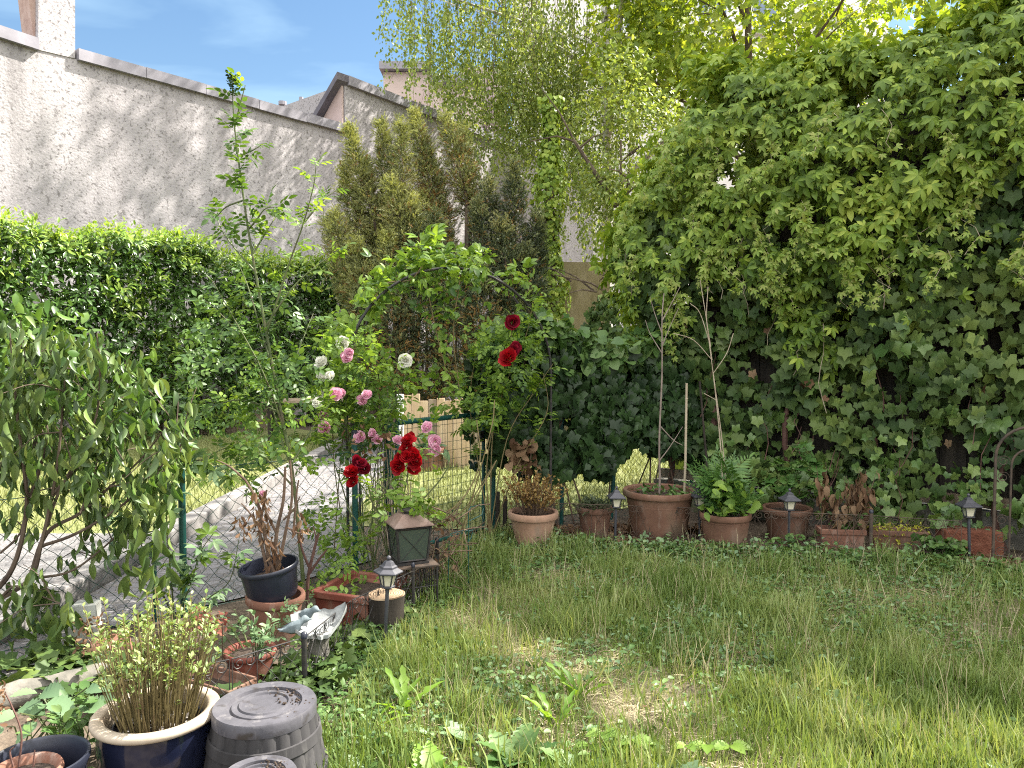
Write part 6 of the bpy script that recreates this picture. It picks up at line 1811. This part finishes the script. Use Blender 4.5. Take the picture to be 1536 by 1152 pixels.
for poly, n in (([(378, 790), (380, 735), (405, 735), (405, 800)], 60), ([(350, 790), (355, 770), (375, 775), (370, 810)], 22), ([(400, 860), (392, 800), (425, 810), (425, 850)], 50), ([(440, 780), (450, 760), (465, 790), (450, 810)], 26)):
    A_ = region(poly, n, 4.05, 4.2); lv.put(T_DROOP, A_, UPV * -1 + rv(len(A_), .4), rv(len(A_)), .045 * ru(.6, 1.4, len(A_)))
mb.build('branches', M['twig'], dt); lv.build('shrivelled_leaves', M['dry'], dt)
sc = thing('cut_stump_shoots', 'pruned grey brown stump with short stubs beside the tall terracotta pot', 'stump', np.array([-1.17, 4.35, 0])); mb = MB()
for pts, r in (([(462, 930), (462, 870), (470, 830), (478, 800)], .012), ([(464, 860), (478, 840), (490, 825)], .009), ([(463, 850), (452, 820), (450, 795)], .008), ([(470, 835), (474, 810), (470, 790)], .006)):
    stem(mb, pxline(pts, 4.4), r, r * .6, 7)
mb.build('stem', M['twig_red'], sc)
# seedlings in small orange pot
sp2 = thing('potted_seedlings', 'sprawling leafy seedlings in the small orange pot behind the barrel', 'plant', P_PLANT + [0, 0, .14]); mb = MB(); lv = Leaves()
for i in range(26):
    a = random.uniform(0, 2 * PI); b = P_PLANT + [.07 * math.cos(a), .07 * math.sin(a), .14]; e = b + np.array([math.cos(a) * .12 - .05, math.sin(a) * .1, random.uniform(.04, .2)]); q = smooth_line([b, (b + e) / 2 + [0, 0, .02], e], 4); stem(mb, q, .002, .0015, 3); along(lv, q, .3, 1, 7, T_OVAL, .04, .3)
for pts in ([(400, 960), (420, 925), (440, 905), (465, 900)], [(400, 980), (415, 950), (425, 930)]): 
    q = pxline(pts, 3.9); stem(mb, q, .002, .0015, 3); along(lv, q, .2, 1, 9, T_ROSE, .07, .2)
mb.build('stems', M['stem_green'], sp2); lv.build('foliage', M['weed_pale'], sp2)
# dried flower heads behind the reeds
for name, lab, poly, Y0, Y1, mat, n, foot in (('dried_hydrangea', 'brown dried flower heads beside the grey green box', [(105, 965), (110, 935), (140, 922), (165, 935), (165, 975), (130, 990)], 3.6, 3.9, 'dry', 120, (-1.95, 3.8)),
                                        ('dried_flower', 'reddish brown dried flower heads behind the right of the reed clump', [(270, 945), (285, 915), (340, 918), (345, 940), (310, 955)], 3.3, 3.7, 'dry_red', 130, (-1.40, 3.45))):
    rt2 = thing(name, lab, 'dried flower', (*foot, 0)); lv = Leaves(); A_ = region(poly, n, Y0, Y1); lv.put(T_OVAL, A_, rv(len(A_)), rv(len(A_)), .026 * ru(.6, 1.4, len(A_))); lv.build('flower_heads', M[mat], rt2)  # petals of the dried flower heads
    mb = MB()
    for i in range(12): e = A_[i * 5]; mb.tube([np.array([*foot, 0]) + rv(1, .05)[0] * [1, 1, 0], (np.array([*foot, 0]) + e) / 2 + rv(1, .02)[0], e], .0022, 4, caps=False)
    mb.build('stems', M['twig'], rt2)
# broad leaved weeds at the lower left
bw2 = thing('broadleaf_weed', 'pale broad leaved weed spreading over the mossy log at the lower left', 'weed', (-1.85, 3.0, 0)); mb = MB(); lv = Leaves()
for (x, y, tipx, tipy, s) in ((60, 1040, 20, 1035, .10), (60, 1040, 100, 1030, .10), (70, 1055, 45, 1068, .09), (70, 1050, 140, 1075, .13), (30, 1070, -20, 1078, .13), (60, 1080, 20, 1110, .10), (85, 1090, 130, 1110, .11), (95, 1100, 60, 1120, .10), (130, 1032, 175, 1022, .10), (140, 1050, 185, 1060, .07), (120, 1055, 165, 1060, .07), (30, 1060, 70, 1062, .10), (10, 1090, -30, 1110, .10)):
    Yp = 2.95 + random.uniform(-.1, .1); a = at(x, y, Yp); b = at(tipx, tipy, Yp - .08); lv.put(T_TOOTH, [a], [b - a], [np.array([0, -.5, 1.0]) + rv(1, .15)[0]], min(.125, np.linalg.norm(b - a) * .8 + s * .1))
    f = np.array([-1.85 + random.uniform(-.12, .12), 3.0 + random.uniform(-.05, .05), 0]); mb.tube([f, (f + a) / 2 + [0, 0, .05], a], .003, 5, caps=False)
mb.build('stems', M['stem_green'], bw2); lv.build('leaves', M['weed_pale'], bw2, smooth=True)
lw = thing('leafy_weed', 'small toothed leafy weeds between the glazed pot and the black tub', 'weed', (-1.62, 2.75, 0)); lv = Leaves(); mb = MB()
for i in range(22):
    b = np.array([-1.62 + random.uniform(-.17, .09), 2.75 + random.uniform(-.12, .3), 0]); e = b + np.array([random.gauss(0, .04), random.gauss(0, .04), random.uniform(.12, .3)]); q = smooth_line([b, (b + e) / 2 + rv(1, .015)[0], e], 4); stem(mb, q, .003, .0015, 4); along(lv, q, .25, 1, 10, T_OVAL, .06, .2)
mb.build('stems', M['stem_green'], lw); lv.build('foliage', M['weed'], lw)
dt2 = thing('dead_seedling', 'bare dead stem with shrivelled flowers in the lower left corner pot', 'plant', P_IN + [0, 0, .2]); mb = MB(); lv = Leaves()
for pts in ([(28, 1150), (32, 1100), (18, 1060), (8, 1040)], [(20, 1150), (15, 1128), (22, 1120)], [(50, 1150), (52, 1125)]): 
    q = pxline(pts, 2.36); stem(mb, q, .0035, .002, 5)
A_ = region([(0, 1070), (-5, 1020), (8, 1015), (10, 1065)], 40, 2.33, 2.4); lv.put(T_OVAL, A_, rv(len(A_)), rv(len(A_)), .014 * ru(.6, 1.4, len(A_))); mb.build('stems', M['twig_red'], dt2); lv.build('shrivelled_flowers', M['dry'], dt2)
# individual weeds in the grass
T_DAND = blade(1, .20, .22, .5, 11, .66)
_v = T_DAND[0]; _k = np.abs(_v[:, 0]) > 1e-6; _v[_k, 0] *= np.where((np.round(_v[_k, 1] * 10).astype(int) % 2) == 0, .55, 1.12); _v[_k, 2] += .025 * np.sin(_v[_k, 1] * 21 + np.sign(_v[_k, 0]))
def rosette(name, lab, loc, n, size, mat, tmpl=T_DAND, up=.7, grp=None):
    loc = np.array(loc, float); lv = Leaves(); a = ru(0, 2 * PI, n)
    lv.put(tmpl, loc + rv(n, .012) * [1, 1, 0], np.stack([np.cos(a), np.sin(a), ru(up * .5, up * 1.8, n)], 1), UPV + rv(n, .2) - np.stack([np.cos(a), np.sin(a), np.zeros(n)], 1) * .6, size * ru(.65, 1.2, n))
    return tag(lv.build(name, M[mat], org=loc, smooth=True), lab, 'weed', grp)
rosette('dandelion', 'tallest upright bright dandelion clump, right of the grey barrel', g(603, 1078), 9, .2, 'weed_bright', up=2.4)
rosette('dandelion', 'small bright dandelion tuft nearest the grey barrel', g(566, 1100), 6, .14, 'weed_bright', T_DAND, 1.6)
rosette('dandelion', 'narrow bright dandelion in the middle of the near lawn', g(833, 1095), 7, .17, 'weed_bright', up=2.4)
rosette('dandelion', 'wavy leaved dandelion on the near lawn, right of the middle', g(870, 1055), 7, .2, 'weed_bright', up=2.8)
for i, (x, y, s, n, m_) in enumerate(((770, 1150, .14, 12, 'weed'), (702, 1120, .10, 9, 'weed_pale'), (648, 1172, .12, 9, 'weed_bright'), (872, 1172, .14, 11, 'weed'), (815, 1190, .13, 10, 'weed_bright'), (536, 1176, .10, 8, 'weed'), (1010, 1186, .12, 9, 'weed_pale'))):
    rosette('broadleaf_plantain', ['dull green plantain rosette on the bottom edge, left of the strawberry leaves', 'pale plantain rosette at the bottom edge right of the bright tuft', 'bright plantain rosette at the bottom edge nearest the barrel', 'dark plantain rosette touching the strawberry leaves at the bottom edge', 'bright tufted rosette cut by the bottom edge below the strawberry leaves', 'small rosette at the foot of the grey barrel by the bottom edge', 'pale rosette between the strawberry leaves and the long bright leaf'][i], g(x, y), n, s, m_, T_TOOTH, 1.0, 'broad rosettes along the bottom edge')
sw = thing('strawberry_plant', 'big lobed bright leaves at the bottom middle of the lawn', 'weed', g(925, 1150)); lv = Leaves(); mb = MB()
for (x, y, s) in ((905, 1098, .08), (948, 1108, .10), (925, 1132, .09), (968, 1145, .075), (885, 1134, .075), (1095, 1136, .09), (1062, 1126, .085), (1030, 1150, .07)):
    a = at(x, y, 2.95); a[2] = max(a[2], .05); d = np.array([random.uniform(-.8, .8), -.5, .15]); lv.put(T_TOOTH, [a, a, a], [d + [-.9, .1, 0], d, d + [.9, .1, 0]], [UPV + [0, -.35, 0] + rv(1, .2)[0]] * 3, s * .85); f = np.array([a[0] + random.uniform(-.05, .05), 3.0, 0]); mb.tube([f, (a + f) / 2 + [.01, 0, .02], a], .002, 4, caps=False)
lv.build('leaves', M['rose_bright'], sw); mb.build('stems', M['stem_green'], sw)
# ------------------------------------------------------------------ grass, ground cover and litter (uncountable: one object each)
T_BL = []
for c_ in (.25, .6, 1.0):
    V, F = [], []
    for i, t in enumerate((0, .35, .7)):
        w = .5 * (1 - .5 * t); V += [(-w, t - .12 * c_ * t * t, -c_ * .55 * t * t), (w, t - .12 * c_ * t * t, -c_ * .55 * t * t)]
    V.append((0, 1 - .16 * c_, -c_ * .62))
    T_BL.append((np.array(V) * [1, 1, 1], np.array([(0, 1, 3), (0, 3, 2), (2, 3, 5), (2, 5, 4), (4, 5, 6)])))
def put_blades(lv, P, hgt, wid, lean=.3):
    m = len(P); k = rng.integers(0, 3, m)
    for q in range(3):
        i = k == q
        v, f = T_BL[q]; v = v.copy()
        n = i.sum(); a = ru(0, 2 * PI, n)
        D = np.stack([np.cos(a) * lean * rng.uniform(.2, 1.6, n), np.sin(a) * lean * rng.uniform(.2, 1.6, n), np.ones(n)], 1)
        N = np.stack([-np.cos(a), -np.sin(a), np.full(n, .1)], 1) * -1 + rv(n, .4)
        v[:, 0] *= wid / np.mean(hgt)
        lv.put((v, f), P[i], D, N, hgt[i])
LP_ = np.array(LAWN)
def lawn_pts(n, poly=LP_, ymax=6.5):
    lo, hi = poly.min(0), poly.max(0); Y = ru(max(lo[1], 2.1), hi[1], n * 3); X = ru(lo[0], hi[0], n * 3)
    ok = in_poly(X, Y, poly) & (np.abs(X) < Y * .70 + 1.3)
    X, Y = X[ok][:n], Y[ok][:n]
    return X, Y
def fbm(x, y): return (np.sin(x * 2.3 + y * 1.1) + np.sin(y * 3.1 - x * 1.7 + 1) + .7 * np.sin(x * 5.3 + y * 3.7 + 2) + .6 * np.sin(y * 8.1 - x * 6.3) + .5 * np.sin(x * 13 + y * 9)) / 3.8
lv = Leaves()
X, Y = lawn_pts(122000); f = fbm(X, Y)
keep = (f + ru(-.6, .6, len(X)) > -.46); X, Y, f = X[keep], Y[keep], f[keep]; m = len(X)
hgt = np.clip(.055 + .07 * np.clip(f, -.3, 1) + np.abs(rng.normal(0, .022, m)), .02, .24)
hgt *= np.interp(Y, [2.4, 3.5, 6.2], [1.25, 1.0, .85])
P = np.stack([X, Y, np.full(m, .003)], 1); put_blades(lv, P, hgt, .0056, .5)
# tufts of long grass
TX, TY = lawn_pts(600)
for k in range(260):
    X0, Y0 = TX[k:k+1], TY[k:k+1]
    if fbm(X0, Y0)[0] < -.1: continue
    n = random.randint(25, 70); P = np.stack([X0[0] + rng.normal(0, .04, n), Y0[0] + rng.normal(0, .04, n), np.full(n, .003)], 1); put_blades(lv, P, ru(.10, .23, n), .0052, .55)
for px in np.linspace(660, 760, 9):
    q = g(px, 850 + random.uniform(-40, 60)); n = 130; P = np.stack([q[0] + rng.normal(0, .09, n), q[1] + rng.normal(0, .12, n), np.full(n, .003)], 1); put_blades(lv, P, ru(.08, .2, n), .004, .4)
X, Y = lawn_pts(9000); m = len(X); k = fbm(X * 1.3 + 7, Y * 1.3) + ru(-.5, .5, m) > .1; X, Y = X[k], Y[k]; m = len(X)
put_blades(lv, np.stack([X, Y, np.full(m, .003)], 1), ru(.05, .19, m), .0075, .7)
tag(lv.build('lawn_grass', M['grass']), 'patchy uncut lawn grass in the foreground', 'grass', kind='stuff')
lv = Leaves(); X, Y = lawn_pts(72000); f = fbm(X + 3, Y + 1) - .35 * np.exp(-((X - 1.2) ** 2 / 1.2 + (Y - 4.4) ** 2 / .8)); k = f + ru(-.5, .5, len(X)) < .05; X, Y = X[k], Y[k]; m = len(X)
a = ru(0, 2 * PI, m); v, ff = T_BL[1]; v = v * [.045, 1, .35]; lv.put((v, ff), np.stack([X, Y, ru(.004, .022, m)], 1), np.stack([np.cos(a), np.sin(a), ru(-.05, .35, m)], 1), UPV + rv(m, .4), ru(.04, .12, m))
for k in range(300):
    X0, Y0 = TX[200+k:201+k], TY[200+k:201+k]; n = 8; P = np.stack([X0[0] + rng.normal(0, .05, n), Y0[0] + rng.normal(0, .05, n), np.full(n, .003)], 1); put_blades(lv, P, ru(.10, .28, n), .0028, .6)
tag(lv.build('dry_grass', M['grass_dry']), 'dry straw coloured grass thatch lying across the lawn', 'grass', kind='stuff')
lv, lp_ = Leaves(), Leaves(); X, Y = lawn_pts(42000); f = fbm(X * .8 + 5, Y * .8 + 2); k = (f + ru(-.5, .5, len(X)) > .0) | (Y > 5.4 - .15 * X) & (ru(0, 1, len(X)) < .8); X, Y = X[k], Y[k]; m = len(X)
P = np.stack([X, Y, ru(.01, .07, m)], 1); D = rv(m) * [1, 1, .3]; 
sel = ru(0, 1, m) < .7
lv.put(T_OVAL, P[sel], D[sel], UPV + rv(sel.sum(), .35), .028 * ru(.5, 1.9, sel.sum())); lp_.put(T_OVAL, P[~sel], D[~sel], UPV + rv((~sel).sum(), .35), .030 * ru(.6, 1.5, (~sel).sum()))
# creeping weeds under the edging, around the pots
def strip(lv, pts, wid, n, tmpl, size, z0=.01, z1=.07):
    pts = np.array(pts, float); seg = rng.integers(0, len(pts) - 1, n); t = ru(0, 1, n)[:, None]
    P = pts[seg] * (1 - t) + pts[seg + 1] * t; P = P + rv(n, 1) * [wid, wid, 0]; P[:, 2] = ru(z0, z1, n)
    lv.put(tmpl, P, rv(n) * [1, 1, .35] + UPV * .15, UPV + rv(n, .4), size * ru(.6, 1.4, n))
E1 = [(-.95, 3.55, 0), (-.84, 4.05, 0), (-.58, 4.6, 0), (-.45, 5.1, 0)]
strip(lv, E1, .12, 2200, T_OVAL, .032); strip(lv, [(-.75, 2.9, 0), (-.7, 3.6, 0), (-.6, 4.3, 0)], .12, 1800, T_OVAL, .03)
strip(lv, [(-.2, 6.3, 0), (.3, 6.1, 0), (.9, 5.95, 0), (1.6, 5.85, 0), (2.4, 5.7, 0), (3.2, 5.5, 0), (4, 5.2, 0)], .10, 3600, T_OVAL, .04, .01, .10)
strip(lp_, [(-.2, 6.3, 0), (.3, 6.1, 0), (.9, 5.95, 0), (1.6, 5.85, 0), (2.4, 5.7, 0), (3.2, 5.5, 0)], .13, 900, T_OVAL, .04, .02, .13)
strip(lv, [(3.15, 5.8, 0), (3.35, 5.72, 0)], .07, 160, T_IVYH, .05, .02, .16); strip(lv, [(2.0, 5.95, 0), (2.35, 5.95, 0)], .06, 90, T_OVAL, .05, .02, .16)
tag(lv.build('ground_cover', M['weed']), 'low creeping weeds among the grass and along the edging', 'ground cover', kind='stuff')
tag(lp_.build('pale_ground_cover', M['weed_pale']), 'paler small leaved weeds scattered through the lawn', 'ground cover', kind='stuff')
lv = Leaves(); strip(lv, [(-1.5, 3.1, 0), (-1.15, 3.25, 0), (-1.0, 3.45, 0), (-.95, 3.7, 0)], .09, 420, T_IVY, .05, .01, .10); strip(lv, [(-1.0, 3.7, 0), (-.86, 4.1, 0), (-.62, 4.55, 0)], .07, 360, T_IVY, .045, .01, .08)
strip(lv, [(-2.3, 3.7, 0), (-1.8, 3.6, 0)], .15, 300, T_IVY, .06, .01, .12)
tag(lv.build('creeping_ivy', M['ivy']), 'dark creeping ivy on the soil around the left hand pots', 'ground cover', kind='stuff')
lv = Leaves(); strip(lv, [(.25, 6.5, 0), (.6, 6.55, 0), (1.0, 6.6, 0), (1.5, 6.7, 0)], .13, 800, T_IVYH, .05, .01, .045); strip(lv, [(.2, 6.1, 0), (.9, 6.05, 0), (1.8, 6.0, 0), (3.0, 5.75, 0)], .12, 260, T_IVYH, .045, .01, .04)
strip(lv, [(3.3, 5.62, 0), (3.8, 5.4, 0), (4.2, 5.3, 0)], .12, 420, T_IVYH, .05, .01, .05); strip(lv, [(-.3, 6.6, 0), (.1, 6.5, 0)], .1, 160, T_IVYH, .045, .01, .04); strip(lv, [(-1.9, 3.4, 0), (-1.0, 3.3, 0)], .25, 200, T_OVAL, .03, .005, .03); strip(lv, [(-.9, 5.0, 0), (-.6, 5.3, 0), (-.3, 6.2, 0)], .18, 220, T_OVAL, .035, .005, .03); X, Y = lawn_pts(260); lv.put(T_OVAL, np.stack([X, Y, ru(.01, .04, len(X))], 1), rv(len(X)) * [1, 1, .2], UPV + rv(len(X), .4), .028 * ru(.6, 1.4, len(X)))
tag(lv.build('fallen_leaves', M['dry']), 'brown fallen leaves on the soil between the back row of pots', 'leaf litter', kind='stuff')
# distant sunlit turf
def turf(n, poly, h0, h1, w):
    poly = np.array(poly); lo, hi = poly.min(0), poly.max(0); X, Y = ru(lo[0], hi[0], n * 2), ru(lo[1], hi[1], n * 2); ok = in_poly(X, Y, poly); X, Y = X[ok][:n], Y[ok][:n]
    put_blades(lv, np.stack([X, Y, np.full(len(X), .008)], 1), ru(h0, h1, len(X)), w, .5)
lv = Leaves(); turf(26000, [(-8, 6.6), (-2.98, 6.6), (-2.98, 14), (-9, 14)], .04, .10, .008); turf(16000, [(-1.6, 6.9), (-.4, 6.75), (.6, 7.4), (2.6, 8.3), (2.6, 12), (-1.75, 12)], .04, .10, .007)
tag(lv.build('turf', M['grass_sun']), 'sunlit mown turf beyond the wire fences', 'grass', kind='stuff')
